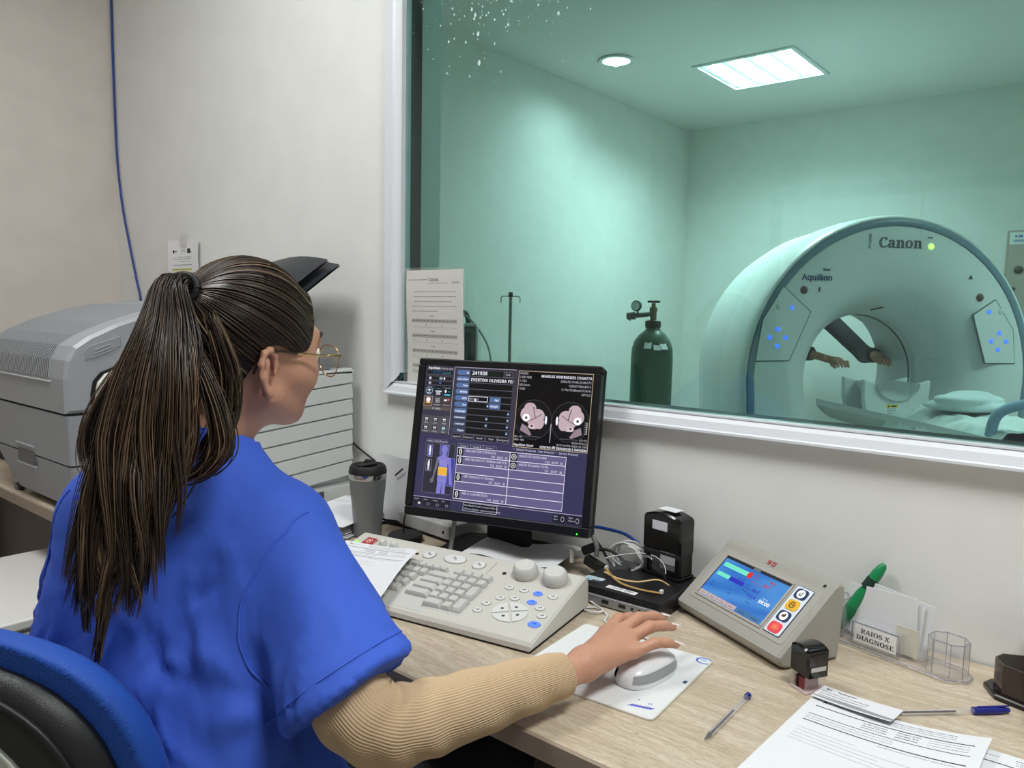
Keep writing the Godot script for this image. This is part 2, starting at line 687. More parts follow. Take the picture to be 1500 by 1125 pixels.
func setup() -> void:
	var cam := Camera3D.new()
	cam.name = "camera"
	add_child(cam)
	cam.transform = Transform3D(Basis(Vector3(.76782439, .01990065, -.64035121), Vector3(-.07480642, .99546528, -.05876117), Vector3(.63627801, .09302064, .76583122)).orthonormalized(), Vector3(0, 1.27, 1.335))
	cam.keep_aspect = Camera3D.KEEP_HEIGHT
	cam.fov = rad_to_deg(2.0 * atan(562.5 / 1127.0))
	cam.near = .02
	cam.far = 60
	cam.current = true
	var we := WorldEnvironment.new()
	we.name = "environment"
	var e := Environment.new()
	e.background_mode = Environment.BG_COLOR
	e.background_color = Color(.5, .52, .55)
	e.ambient_light_source = Environment.AMBIENT_SOURCE_BG
	e.tonemap_mode = Environment.TONE_MAPPER_LINEAR
	e.tonemap_exposure = 1.0
	e.sdfgi_enabled = true
	e.ssao_enabled = true
	e.ssil_enabled = true
	we.environment = e
	add_child(we)
	# control room ceiling panels, scanner room fittings; the last number is the energy
	panel_light(Vector3(-1.55, 2.8, 1.05), 2.25, "flush ceiling panel light above the operator's chair")
	panel_light(Vector3(.35, 2.8, .80), 3.5, "flush ceiling panel light above the right end of desk")
	troffer(Vector3(-2.0, 2.8, -3.44), 5.6, "square louvred ceiling light above the scanner, left of the pair")
	troffer(Vector3(.9, 2.8, -3.0), 6.0, "square louvred ceiling light on the right of scanner room")
	downlight(Vector3(-2.62, 2.8, -2.75), .5, true, "lit round downlight in scanner room ceiling")
	downlight(Vector3(-2.1, 2.8, -1.75), 0, false, "faint unlit round fitting in scanner room ceiling")

func area(at: Vector3, size: Vector2, energy: float, k: Color, parent: Node3D) -> void:
	var l := AreaLight3D.new()
	l.name = "lamp"
	l.area_size = size
	l.light_energy = energy
	l.light_color = k
	l.shadow_enabled = true
	l.area_range = 14.0
	l.area_attenuation = 2.0
	parent.add_child(l, true)
	l.position = at
	l.rotation.x = -PI / 2

func panel_light(at: Vector3, energy: float, label: String) -> void:
	var t := thing("ceiling_panel_light", label, "ceiling light", at, 0.0, "panel lights of the control room")
	obj("frame", G.new().box(Vector3(0, -.012, -.305), Vector3(.63, .024, .02), .004).box(Vector3(0, -.012, .305), Vector3(.63, .024, .02), .004).box(Vector3(-.305, -.012, 0), Vector3(.02, .024, .59), .004).box(Vector3(.305, -.012, 0), Vector3(.02, .024, .59), .004), M.white, t)
	obj("diffuser_lamp", G.new().box(Vector3(0, -.006, 0), Vector3(.59, .012, .59)), glowing(Color(1, .98, .94), 2.2), t)
	area(Vector3(0, -.016, 0), Vector2(.58, .58), energy, Color(.985, .995, 1.0), t)

func troffer(at: Vector3, energy: float, label: String) -> void:
	var t := thing("louvred_ceiling_light", label, "ceiling light", at, 0.0, "louvred lights of the scanner room")
	for s in [-1, 1]:
		obj("frame", G.new().box(Vector3(0, -.004, s * .304), Vector3(.63, .012, .03), .003), M.white, t)
		obj("frame", G.new().box(Vector3(s * .304, -.004, 0), Vector3(.03, .012, .58), .003), M.white, t)
	obj("reflector", G.new().box(Vector3(0, .095, 0), Vector3(.6, .01, .6)), M.white, t)
	for i in 4:
		var x := -.21 + .14 * i
		obj("tube_lamp", G.new().tube([Vector3(x, .072, -.28), Vector3(x, .072, .28)], .008, 10), glowing(Color(.95, 1, .97), 4.0), t)
	area(Vector3(0, .056, 0), Vector2(.57, .57), energy, Color(.97, 1, .98), t)
	var bm := mat(rgb8(176, 184, 182), .28, .9)
	for i in 5:
		var p := -.288 + .144 * i
		obj("louver_blade", G.new().prism(PackedVector2Array([Vector2(p - .014, .046), Vector2(p - .004, .012), Vector2(p, .002), Vector2(p + .004, .012), Vector2(p + .014, .046)]), -.288, .288), bm, t)
	for i in 6:
		var p := -.288 + .1152 * i
		obj("louver_blade", G.new().box(Vector3(0, .024, p), Vector3(.576, .04, .004)), bm, t)

func downlight(at: Vector3, energy: float, lit: bool, label: String) -> void:
	var t := thing("downlight", label, "ceiling light", at)
	obj("trim_ring", G.new().lathe([[.085, -.002], [.105, -.002], [.11, -.008], [.105, -.014], [.085, -.012], [.085, -.002]], 32), M.white, t)
	obj("lens_lamp" if lit else "cover", G.new().lathe([[.001, -.012], [.085, -.010], [.085, -.004]], 32), glowing(Color(.96, 1, .98), 3.0) if lit else M.white, t)
	if lit:
		var l := SpotLight3D.new()
		l.name = "lamp"
		l.light_energy = energy
		l.light_size = .02
		l.light_color = Color(.96, 1, .98)
		l.spot_angle = 80
		l.spot_angle_attenuation = .8
		l.spot_range = 12
		l.spot_attenuation = 2
		l.shadow_enabled = true
		t.add_child(l)
		l.position = Vector3(0, -.02, 0)
		l.rotation.x = -PI / 2

func structure() -> void:
	struct("floor", G.new().box(Vector3(-.4, -.05, -.3), Vector3(5.6, .1, 9.0)), M.floor, "grey speckled floor of both rooms")
	# ceiling slab left open where the louvred lights are let in
	var cg := G.new()
	var cut := [[-2.3, -1.7, -3.74, -3.14], [.6, 1.2, -3.3, -2.7]]
	var zs := [-4.8, -3.74, -3.3, -3.14, -2.7, 4.2]
	for k in zs.size() - 1:
		var x0 := -3.2
		for h in cut:
			if h[2] <= zs[k] + .001 and h[3] >= zs[k + 1] - .001:
				cg.box(Vector3((x0 + h[0]) / 2, 2.86, (zs[k] + zs[k + 1]) / 2), Vector3(h[0] - x0, .12, zs[k + 1] - zs[k]))
				x0 = h[1]
		cg.box(Vector3((x0 + 2.4) / 2, 2.86, (zs[k] + zs[k + 1]) / 2), Vector3(2.4 - x0, .12, zs[k + 1] - zs[k]))
	struct("ceiling", cg, M.ceiling, "white flat ceiling of both rooms")
	struct("wall_left", G.new().box(Vector3(-3.16, 1.4, 2.05), Vector3(.12, 2.8, 4.3)), M.wall_side, "plain warm white wall on the left")
	struct("wall_scanner_left", G.new().box(Vector3(-3.16, 1.4, -2.45), Vector3(.12, 2.8, 4.7)), M.wall, "plain white left wall of the scanner room")
	struct("wall_right", G.new().box(Vector3(2.26, 1.4, -.3), Vector3(.12, 2.8, 9.0)), M.wall_side, "plain wall on the right")
	struct("wall_far", G.new().box(Vector3(-.42, 1.4, -4.72), Vector3(5.4, 2.8, .12)), M.wall, "plain white far wall of the scanner room")
	struct("wall_rear", G.new().box(Vector3(-.42, 1.4, 4.08), Vector3(5.4, 2.8, .12)), M.wall_side, "plain white wall behind the operator")
	# wall with the window: opening x -1.5..1.4, y 1.08..2.42
	var g := G.new()
	var zc := -.08
	g.box(Vector3(-2.3, 1.4, zc), Vector3(1.6, 2.8, .16))
	g.box(Vector3(1.8, 1.4, zc), Vector3(.8, 2.8, .16))
	g.box(Vector3(-.05, .535, zc), Vector3(2.9, 1.07, .16))
	g.box(Vector3(-.05, 2.615, zc), Vector3(2.9, .37, .16))
	struct("wall_front", g, M.wall, "white painted wall with the observation window")
	# far-side door in the rear wall, mirrored by the glass
	var d := Node3D.new()
	d.name = "door_1"
	add_child(d)
	d.position = Vector3(-1.16, 0, 4.02)
	tag(d, "white double door in the wall behind the operator", "", "", "structure")
	for s in [-1, 1]:
		obj("leaf", G.new().box(Vector3(s * .44, 1.03, -.02), Vector3(.865, 2.04, .04), .004), mat(rgb8(236, 238, 236), .4), d)
		obj("handle", G.new().tube([Vector3(s * .07, 1.03, -.04), Vector3(s * .07, 1.03, -.085), Vector3(s * .18, 1.03, -.085)], .009, 8), M.steel, d)
		obj("jamb", G.new().box(Vector3(s * .915, 1.06, -.025), Vector3(.07, 2.12, .07), .004), mat(rgb8(150, 150, 148), .5), d)
	obj("lintel", G.new().box(Vector3(0, 2.1, -.025), Vector3(1.9, .07, .072), .004), mat(rgb8(150, 150, 148), .5), d)
	window()

func window() -> void:
	var w := Node3D.new()
	w.name = "window_1"
	add_child(w)
	tag(w, "large green tinted lead glass observation window in white frame", "", "", "structure")
	var x0 := -1.532
	var x1 := 1.43
	var y0 := 1.053
	var y1 := 2.45
	# mitred bars: outer band, step, sloping inner band; profile across the bar = (in, out of wall)
	var prof := [[0.0, .0], [0.0, .012], [.003, .016], [.03, .016], [.034, .010], [.036, .010], [.052, .006], [.054, .009], [.057, .009], [.057, -.03], [.0, -.0]]
	var bars := [[Vector3(x0, y0, 0), Vector3(x1, y0, 0), Vector3(0, 1, 0)], [Vector3(x1, y0, 0), Vector3(x1, y1, 0), Vector3(-1, 0, 0)], [Vector3(x1, y1, 0), Vector3(x0, y1, 0), Vector3(0, -1, 0)], [Vector3(x0, y1, 0), Vector3(x0, y0, 0), Vector3(1, 0, 0)]]
	for bi in 4:
		var b: Array = bars[bi]
		var dir: Vector3 = (b[1] - b[0]).normalized()
		var g := G.new()
		var pr := prof
		if bi == 0: pr = [[0.0, .0], [0.0, .018], [.002, .022], [.006, .022], [.008, .017], [.022, .013], [.030, .006], [.031, .008], [.034, .008], [.035, -.03], [.0, -.0]]
		for i in pr.size() - 1:
			var q := [pr[i], pr[i + 1]]
			var pts := []
			for e in q:
				var sh: float = e[0]
				pts.append([b[0] + b[2] * e[0] + dir * sh + Vector3(0, 0, e[1]), b[1] + b[2] * e[0] - dir * sh + Vector3(0, 0, e[1])])
			g.quad(pts[0][0], pts[0][1], pts[1][1], pts[1][0])
		obj("frame_bar", g, M.frame, w)
	# dark gasket deep in the reveal behind the glass
	for s in [[Vector3(-1.487, 1.76, -.034), Vector3(.022, 1.36, .022)], [Vector3(-.03, 1.079, -.034), Vector3(2.92, .018, .022)], [Vector3(-.03, 2.41, -.034), Vector3(2.92, .05, .022)], [Vector3(1.39, 1.76, -.034), Vector3(.05, 1.36, .022)]]:
		obj("gasket", G.new().box(s[0] + Vector3(0, 0, -.012), s[1] + Vector3(0, 0, .022)), M.seal, w)
	var gl := mat(Color(.54, .90, .86).linear_to_srgb(), 0.0)
	gl.refraction_enabled = true
	gl.refraction_scale = .05
	gl.albedo_color.a = 0.0
	gl.transparency = BaseMaterial3D.TRANSPARENCY_ALPHA
	obj("glass_pane", G.new().box(Vector3(-.05, 1.75, -.013), Vector3(2.9, 1.36, .016)), gl, w, "green tinted lead glass")
	# dried splashes on the upper part of the pane
	var rng := RandomNumberGenerator.new()
	rng.seed = 12
	var g := G.new()
	for i in 260:
		var x := -1.15 + rng.randfn(0, .16)
		var y := 2.02 - absf(rng.randfn(0, .09))
		if x < -1.45 or y < 1.7: continue
		var r := absf(rng.randfn(0, .0011)) + .0004
		var pts := PackedVector3Array()
		for k in 6: pts.append(Vector3(x + cos(TAU * k / 6) * r, y + sin(TAU * k / 6) * r * rng.randf_range(.8, 1.8), -.0046))
		g.fan(pts, Vector3(0, 0, 1))
	var sp := obj("dried_splashes", g, mat(rgb8(200, 226, 220), .8), w, "whitish dried specks")
	sp.set_meta("kind", "stuff")

func desk() -> void:
	var t := thing("desk", "long light oak desk along the wall under the window", "desk", Vector3(-1.0, 0, .31))
	# top: world x -3.04..1.1, z .005..62
	var g := G.new()
	var a := Vector3(-2.04, DESK, .30)
	var b := Vector3(2.1, DESK, .30)
	var c2 := Vector3(2.1, DESK, -.305)
	var d := Vector3(-2.04, DESK, -.305)
	g.quad(a, b, c2, d, Vector2(0, .605 / .75), Vector2(4.14 / .75, 0))
	obj("desktop", G.new().join(g), M.wood, t)
	g = G.new()
	var p := [[.305, -.0015], [.305, -.028], [.3, -.03], [-.305, -.03]]
	for q in [[[.30, 0.0], p[0]], [p[0], p[1]], [p[1], p[2]], [p[2], p[3]]]:
		g.quad(Vector3(-2.04, DESK + q[1][1], q[1][0]), Vector3(2.1, DESK + q[1][1], q[1][0]), Vector3(2.1, DESK + q[0][1], q[0][0]), Vector3(-2.04, DESK + q[0][1], q[0][0]))
	g.quad(Vector3(2.1, .72, .3), Vector3(2.1, .72, -.305), Vector3(2.1, .75, -.305), Vector3(2.1, .75, .3))
	obj("edge_band", g, M.edge, t)
	obj("modesty_panel", G.new().box(Vector3(.03, .44, -.2), Vector3(4.1, .56, .018)), M.dark_panel, t)
	obj("pedestal_panel", G.new().box(Vector3(-1.42, .36, .15), Vector3(1.2, .72, .018)), mat(rgb8(112, 104, 94), .6), t)
	for x in [-2.02, -.6, .75, 2.08]:
		obj("panel_leg", G.new().box(Vector3(x, .36, .02), Vector3(.03, .72, .5), .002), M.dark_panel, t)

const SIDE := Basis(Vector3(0, 0, 1), Vector3(0, 1, 0), Vector3(-1, 0, 0))  # outline x -> z, drawn out along -x

func side_prism(poly: Array, x0: float, x1: float, bevel := 0.0, smooth := false) -> G:
	return G.new().at(Transform3D(SIDE, Vector3.ZERO)).prism(PackedVector2Array(poly), -x1, -x0, bevel, smooth)

func control_room() -> void:
	monitor()
	console()
	injector_panel()
	mini_pc()
	stamps()
	mouse_and_pad()
	pens()
	loose_papers()
	organizer()
	right_end()
	left_of_monitor()
	cables()
	notices()
	printers()
	chair()

# ---------------------------------------------------------------- monitor
func screen_texture() -> ImageTexture:
	var c := Cv.new(1280, 1024, rgb8(58, 55, 86))
	var w := Color(.95, .95, 1)
	var ln := rgb8(205, 195, 215)
	c.rect(0, 0, 1280, 500, rgb8(58, 56, 70))
	c.rect(0, 500, 1280, 524, rgb8(57, 54, 86))
	# left column of tools
	c.text(18, 26, 24, "Aquilion", w, 0, "Droid Sans", true)
	c.text(222, 26, 17, "May 19 08:26 2026", w, 1)
	for r in [[34, 30], [78, 28], [114, 28]]:
		c.rect(8, r[0], 216, r[1], rgb8(24, 27, 34))
		c.frame(8, r[0], 216, r[1], rgb8(140, 130, 140), 1)
	c.rect(58, 40, 70, 18, rgb8(24, 58, 92)).text(150, 58, 16, "Img 02:05", rgb8(70, 190, 210), 0.2)
	c.oval(40, 92, 12, 10, rgb8(190, 195, 205)); c.oval(128, 92, 14, 10, rgb8(150, 170, 175)); c.rect(150, 84, 12, 16, w)
	c.oval(40, 128, 12, 10, rgb8(170, 175, 190)); c.rect(118, 120, 16, 14, rgb8(60, 110, 160))
	c.rect(8, 150, 68, 70, rgb8(38, 50, 66)); c.oval(42, 184, 28, 28, rgb8(190, 215, 235), .05); c.rect(39, 166, 6, 28, w); c.rect(26, 178, 32, 5, w); c.rect(28, 200, 28, 5, w)
	c.rect(84, 150, 66, 70, rgb8(18, 24, 32)).text(117, 172, 15, "mA 1", rgb8(90, 200, 220), .5); c.rect(92, 182, 52, 8, rgb8(220, 225, 235)).rect(100, 192, 36, 22, rgb8(170, 175, 185))
	c.rect(158, 150, 66, 70, rgb8(12, 16, 20)).text(191, 166, 12, "Tube/DFS", w, .5); c.oval(176, 184, 8, 12, w); c.rect(166, 204, 50, 11, rgb8(80, 190, 205)).text(206, 192, 14, "0%", rgb8(90, 200, 220), .5)
	c.rect(8, 226, 68, 70, rgb8(94, 68, 48)); c.frame(8, 226, 68, 70, rgb8(220, 205, 190), 2); c.oval(42, 250, 18, 16, w); c.rect(26, 266, 34, 10, rgb8(240, 200, 140))
	c.rect(84, 226, 66, 70, rgb8(66, 60, 62)); c.frame(102, 238, 32, 30, w, 2).rect(110, 248, 16, 12, rgb8(190, 190, 195)).text(117, 290, 12, "Retrospect", w, .5)
	c.rect(158, 226, 66, 70, rgb8(70, 60, 62)); c.rect(170, 244, 24, 12, w).rect(198, 238, 16, 12, rgb8(220, 120, 110)).text(191, 290, 12, "Film/Store", w, .5)
	c.rect(8, 300, 216, 24, rgb8(90, 84, 80)).text(116, 319, 18, "iT Utility", w, .5)
	c.rect(8, 366, 216, 124, rgb8(82, 79, 90))
	for i in 6:
		var x := 44 + (i % 3) * 72
		var y := 396 + (i / 3) * 62
		c.rect(x - 20, y - 18, 40, 30, rgb8(36, 36, 44)); c.rect(x - 13, y - 13, 26, 9, rgb8(225, 225, 230)); c.rect(x - 10, y - 1, 7, 9, rgb8(210, 210, 215)).rect(x + 3, y - 1, 7, 9, rgb8(210, 210, 215))
		c.text(x, y + 26, 12, ["Move", "Home", "Image", "Process", "Filming", "Reset"][i], w, .5)
	c.oval(188, 456, 20, 18, rgb8(40, 110, 120), .12)
	c.rect(232, 8, 3, 486, ln)
	# patient entry panel
	c.rect(234, 2, 480, 3, ln)
	var rows := ["ID", "Last name", "First", "Middle", "DOB", "Sex", "Language", "Comment", "Contrast", "Physn"]
	for i in 10:
		var y := 22 + i * 46.0
		var x0 := 258.0
		c.rect(x0 + 12, y, 86, 36, rgb8(86, 112, 160) if i < 7 else rgb8(58, 72, 100)); c.oval(x0 + 14, y + 18, 16, 18, rgb8(86, 112, 160) if i < 7 else rgb8(58, 72, 100))
		c.text(x0 + 92, y + 26, 18, rows[i], w, 1, "Droid Sans", true)
		c.rect(x0 + 106, y, 330, 40, rgb8(14, 16, 18))
		c.rect(x0 + 106, y + 40, 330, 2, rgb8(120, 116, 128))
		if i > 5: c.rect(x0 + 412, y + 6, 20, 26, rgb8(66, 82, 120)); c.rect(x0 + 418, y + 15, 8, 8, w)
		if i == 5 or i == 7 or i == 8: c.rect(x0 + 250, y + 6, 20, 26, rgb8(66, 82, 120)); c.rect(x0 + 256, y + 15, 8, 8, w)
	c.rect(364, 20, 240, 40, rgb8(20, 30, 26)); c.text(374, 52, 36, "241938", w, 0, "Droid Sans", true)
	c.rect(620, 24, 70, 36, rgb8(40, 40, 46)).frame(620, 24, 70, 36, rgb8(150, 146, 155), 2).text(655, 49, 20, "Info", w, .5)
	c.rect(364, 68, 336, 40, rgb8(12, 14, 16)); c.text(368, 99, 30, "EVERTON OLIVEIRA FER", w, 0, "Droid Sans", true)
	c.rect(694, 64, 30, 48, rgb8(58, 56, 70))
	c.rect(364, 206, 150, 38, rgb8(10, 10, 14)); c.frame(364, 206, 150, 38, w, 4).text(370, 232, 18, "dd/mm/y", w); c.poly([Vector2(412, 218), Vector2(412, 246), Vector2(420, 238), Vector2(430, 236)], w)
	for i in 2:
		c.rect(530, 206 + i * 46, 84, 36, rgb8(86, 112, 160)); c.text(600, 231 + i * 46, 18, ["Age", "Weight"][i], w, 1, "Droid Sans", true)
	for i in 5:
		c.rect(258 + i * 90, 482, 82, 38, rgb8(24, 24, 30)).frame(258 + i * 90, 482, 82, 38, rgb8(120, 116, 130), 2)
		c.text(299 + i * 90, 507, 18, ["Append", "Exposure", "Recall", "Clear", "Emergency"][i], w, .5)
	# slice picture
	var bx := 734.0
	c.rect(bx, 6, 540, 532, rgb8(6, 7, 10))
	c.frame(bx, 6, 540, 532, rgb8(215, 195, 150), 3)
	for sgn in [-1, 1]:
		var ox = bx + 268 + sgn * 132.0
		c.oval(ox, 340, 134, 138, rgb8(62, 64, 70)); c.oval(ox, 340, 130, 134, rgb8(16, 17, 21))
		c.rect(ox - 60, 455, 120, 4, rgb8(90, 95, 100))
		var pk := rgb8(196, 172, 180)
		for q in [[-30, -70, 44, 36], [-52, -25, 46, 50], [26, -18, 54, 48], [-6, 10, 44, 40], [46, 28, 34, 44], [8, 46, 40, 30]]:
			c.oval(ox - sgn * (q[0]), 330 + q[1], q[2], q[3], pk)
		c.line(Vector2(ox + sgn * 6, 252), Vector2(ox - sgn * 14, 330), 5, rgb8(52, 46, 52)); c.line(Vector2(ox - sgn * 14, 330), Vector2(ox + sgn * 50, 360), 4, rgb8(60, 52, 58)); c.line(Vector2(ox - sgn * 14, 330), Vector2(ox - sgn * 60, 300), 4, rgb8(60, 52, 58))
		c.oval(ox + sgn * 54, 330, 27, 27, Color(1, 1, 1)); c.oval(ox + sgn * 54, 330, 9, 9, rgb8(60, 52, 58))
		c.poly([Vector2(ox + sgn * 80, 372), Vector2(ox + sgn * 92, 420), Vector2(ox + sgn * 20, 452), Vector2(ox + sgn * 4, 444), Vector2(ox + sgn * 40, 392)], rgb8(150, 132, 140))
		c.oval(ox + sgn * 8, 388, 26, 17, rgb8(215, 195, 200)); c.oval(ox + sgn * 8, 384, 10, 6, rgb8(40, 36, 42))
		c.oval(ox - sgn * 92, 338, 9, 30, w)
	c.rect(bx + 266, 360, 5, 130, rgb8(175, 178, 185))
	c.text(bx + 532, 46, 25, "MARILIS RODRIGUES CEGATTA", w, 1, "Droid Sans", true)
	var rr := ["2026.05.19 08:24:48.075", "120kV/150mA/0.5", "0.75s/10.00mm/1.0x16", "HP15.0"]
	for i in 4: c.text(bx + 530, 74 + i * 28, 20, rr[i], w, 1)
	var rl := ["226202", "L (081188)", "1 /794", "500.0mm", "+0.00"]
	for i in 5: c.text(bx + 8, 30 + i * 27, 19, rl[i], w)
	c.text(bx + 6, 470, 18, "WL+ 40", w); c.text(bx + 6, 492, 18, "WW+ 400", w); c.text(bx + 6, 528, 22, "Aquilion Start", w, 0, "Droid Sans", true)
	c.text(bx + 300, 528, 24, "P", w, .5, "Droid Sans", true)
	c.text(bx + 534, 464, 18, "47/151", w, 1); c.text(bx + 534, 486, 18, "BUFF/97/H12", w, 1); c.text(bx + 534, 507, 18, "[TCOT+PCDS+AIDR 3D STR]", w, 1); c.text(bx + 534, 531, 21, "CENTRO DE DIAGNOSE E IMAGEM", w, 1, "Droid Sans", true)
	for i in 6: c.rect(bx + 505, 336 + i * 15, 18, 2, w)
	c.rect(bx + 521, 336, 3, 78, w)
	# body chooser
	c.frame(62, 560, 236, 360, rgb8(120, 118, 132), 2)
	c.rect(64, 562, 232, 356, rgb8(47, 46, 58))
	for i in 3: c.frame(64 + i * 56, 534, 54, 28, rgb8(120, 118, 132), 2).text(91 + i * 56, 554, 17, ["Adult", "Child", "Trauma"][i], w, .5)
	for i in 2:
		c.rect(76, 576 + i * 104, 44, 86, rgb8(70, 72, 140) if i == 0 else rgb8(34, 34, 44)); c.frame(76, 576 + i * 104, 44, 86, rgb8(180, 178, 210), 2)
		c.oval(98, 590 + i * 104, 7, 8, w); c.rect(90, 598 + i * 104, 16, 28, w); c.rect(91, 626 + i * 104, 6, 28, w).rect(99, 626 + i * 104, 6, 28, w)
	var bd := rgb8(130, 125, 205)
	c.rect(178, 570, 74, 74, rgb8(84, 84, 150)); c.frame(178, 570, 74, 74, rgb8(160, 158, 220), 2)
	c.rect(254, 660, 50, 200, rgb8(64, 68, 160)); c.frame(254, 660, 50, 200, rgb8(140, 140, 215), 2)
	c.oval(215, 602, 24, 30, bd); c.rect(203, 626, 24, 24, bd); c.poly([Vector2(160, 664), Vector2(198, 646), Vector2(232, 646), Vector2(272, 664), Vector2(268, 700), Vector2(250, 700), Vector2(248, 920), Vector2(220, 920), Vector2(216, 830), Vector2(212, 920), Vector2(180, 920), Vector2(182, 700), Vector2(164, 700)], bd)
	c.poly([Vector2(160, 664), Vector2(180, 690), Vector2(152, 800), Vector2(150, 840), Vector2(126, 852), Vector2(122, 824), Vector2(140, 800)], rgb8(108, 108, 118))
	c.poly([Vector2(272, 664), Vector2(254, 690), Vector2(270, 800), Vector2(276, 850), Vector2(300, 850), Vector2(292, 800)], bd)
	for i in 5: c.rect(192 + i * 11, 676, 3, 40, rgb8(160, 150, 225))
	c.rect(178, 730, 72, 58, rgb8(236, 178, 62)); c.frame(178, 730, 72, 58, rgb8(255, 215, 130), 2); c.frame(178, 788, 72, 40, rgb8(160, 158, 230), 2)
	# protocol table
	for i in 3: c.frame(318 + i * 100, 548, 98, 30, rgb8(150, 146, 165), 2).text(367 + i * 100, 570, 17, "Group " + "ABC"[i], w, .5)
	c.rect(316, 578, 816, 360, rgb8(104, 96, 136))
	var names := ["ABDOME SEM CONTRASTE", "ABD TRIFASICO C/ BOMBA SEM PCD", "", "ABD TRIFASICO C/ BOMBA", "", "ABD C/ CONTRASTE/IV"]
	var num := ["144", "145", "", "147", "", "149"]
	for i in 7: c.rect(316, 576 + i * 60, 816, 4, w)
	for i in 6:
		if names[i]:
			c.rect(320, 582 + i * 60, 44, 50, rgb8(10, 10, 14)); c.oval(342, 606 + i * 60, 12, 22, rgb8(225, 225, 225)); c.rect(338, 592 + i * 60, 8, 30, rgb8(90, 90, 96))
			c.text(382, 604 + i * 60, 20, names[i], w); c.text(706, 630 + i * 60, 20, num[i] + "   BUFF   M", w, 1)
		if i < 2:
			c.rect(728, 582 + i * 60, 48, 50, rgb8(8, 8, 10)); c.oval(752, 607 + i * 60, 20, 20, rgb8(205, 205, 205), .16); c.oval(752, 607 + i * 60, 8, 9, rgb8(180, 180, 180))
			c.text(792, 604 + i * 60, 20, ["ANGIO DE AORTA ABD", "ANGIO DE AORTA TOTAL"][i], w); c.text(1110, 630 + i * 60, 20, ["150", "151"][i] + "   BUFF   M", w, 1)
	c.frame(316, 576, 408, 364, w, 3); c.frame(722, 576, 410, 364, w, 3)
	c.text(740, 562, 19, "^   Default Protocol", w); c.text(900, 562, 19, "o   User Protocol", w); c.text(1050, 562, 19, "^   Service Protocol", w)
	# lower bar
	c.rect(0, 952, 1280, 3, ln)
	c.rect(0, 955, 1280, 69, rgb8(56, 53, 82))
	for i in 4:
		c.rect(6 + i * 74, 960, 72, 58, rgb8(34, 33, 44)); c.text(12 + i * 74, 976, 13, ["Expert", "Zoom", "Patient", "Exit"][i], w); c.oval(52 + i * 74, 1000, 12, 9, rgb8(200, 200, 210), .1 if i else 0.0)
	c.rect(402, 958, 260, 58, rgb8(20, 19, 26)); c.frame(402, 958, 260, 58, w, 2); c.text(410, 982, 17, "The Medical staff is responsible to", w); c.text(410, 1006, 17, "define radiation exposure and safety.", w)
	for i in 2: c.rect(1070 + i * 104, 960, 100, 58, rgb8(34, 33, 44)); c.text(1078 + i * 104, 980, 14, ["Quit", "Next"][i], w); c.text(1078 + i * 104, 1000, 14, ["Scan", "Patient"][i], w); c.oval(1140 + i * 104, 990, 12, 18, rgb8(200, 200, 210), .1)
	return c.tex()

func monitor() -> void:
	var t := thing("monitor", "black square desktop monitor showing a scan planning screen", "monitor", Vector3(-1.035, DESK, .115), deg_to_rad(17.5))
	var X := Transform3D(Basis(Vector3.RIGHT, deg_to_rad(-11)), Vector3(.01, .253, .045))
	var g := G.new().at(X)
	# bezel ring
	var ow := .408
	var oh := .336
	var sw := .376
	var sh := .301
	var sy := .003
	g.box(Vector3(0, (sh / 2 + sy + oh / 2) / 2, -.01), Vector3(ow, oh / 2 - sh / 2 - sy, .022), .003)
	g.box(Vector3(0, -(sh / 2 - sy + oh / 2) / 2, -.01), Vector3(ow, oh / 2 - sh / 2 + sy, .022), .003)
	for s in [-1, 1]: g.box(Vector3(s * (sw + ow) / 4, sy, -.01), Vector3((ow - sw) / 2, sh, .022), .002)
	obj("bezel", g, M.black, t)
	g = G.new().at(X)
	g.box(Vector3(0, 0, -.032), Vector3(ow, oh, .024), .006)
	g.box(Vector3(0, -.01, -.055), Vector3(.26, .2, .03), .01)
	obj("back_shell", g, M.black_matt, t)
	g = G.new().at(X)
	var q := Vector3(0, sy, -.006)
	g.quad(q + Vector3(-sw / 2, -sh / 2, 0), q + Vector3(sw / 2, -sh / 2, 0), q + Vector3(sw / 2, sh / 2, 0), q + Vector3(-sw / 2, sh / 2, 0))
	g.box(Vector3(0, sy, -.0125), Vector3(sw, sh, .012))
	obj("screen", g, screen_mat(screen_texture(), 1.0), t, "scan planning screen with slice picture and protocol list")
	obj("power_lamp", G.new().at(X).box(Vector3(.181, -.162, .001), Vector3(.003, .003, .002), .001), M.led_green, t)
	g = G.new().box(Vector3(0, .09, -.045), Vector3(.1, .17, .03), .008)
	g.box(Vector3(0, .16, -.03), Vector3(.12, .1, .03), .008)
	obj("stand_neck", g, M.black_matt, t)
	obj("stand_base", G.new().at(Transform3D(Basis(Vector3.RIGHT, -PI / 2), Vector3(0, 0, -.01))).prism(rrect(.26, .19, .04), 0, .014, .003), M.black_matt, t)
	# sheet lying on the foot of the stand
	var s := G.new()
	var rows := []
	for j in 7:
		var r := PackedVector3Array()
		for i in 9: r.append(Vector3(-.105 + .21 * i / 8.0 + .008 * j / 6.0, .001 + .006 * sin(i * .9 + j * .3), .075 - .15 * j / 6.0))
		rows.append(r)
	s.grid(rows)
	var sheet := obj("paper_sheet", s, M.paper)
	sheet.position = Vector3(-.983, DESK + .022, .112)
	sheet.rotation.y = deg_to_rad(15)
	tag(sheet, "pale blank sheet lying on the monitor's black foot", "paper")

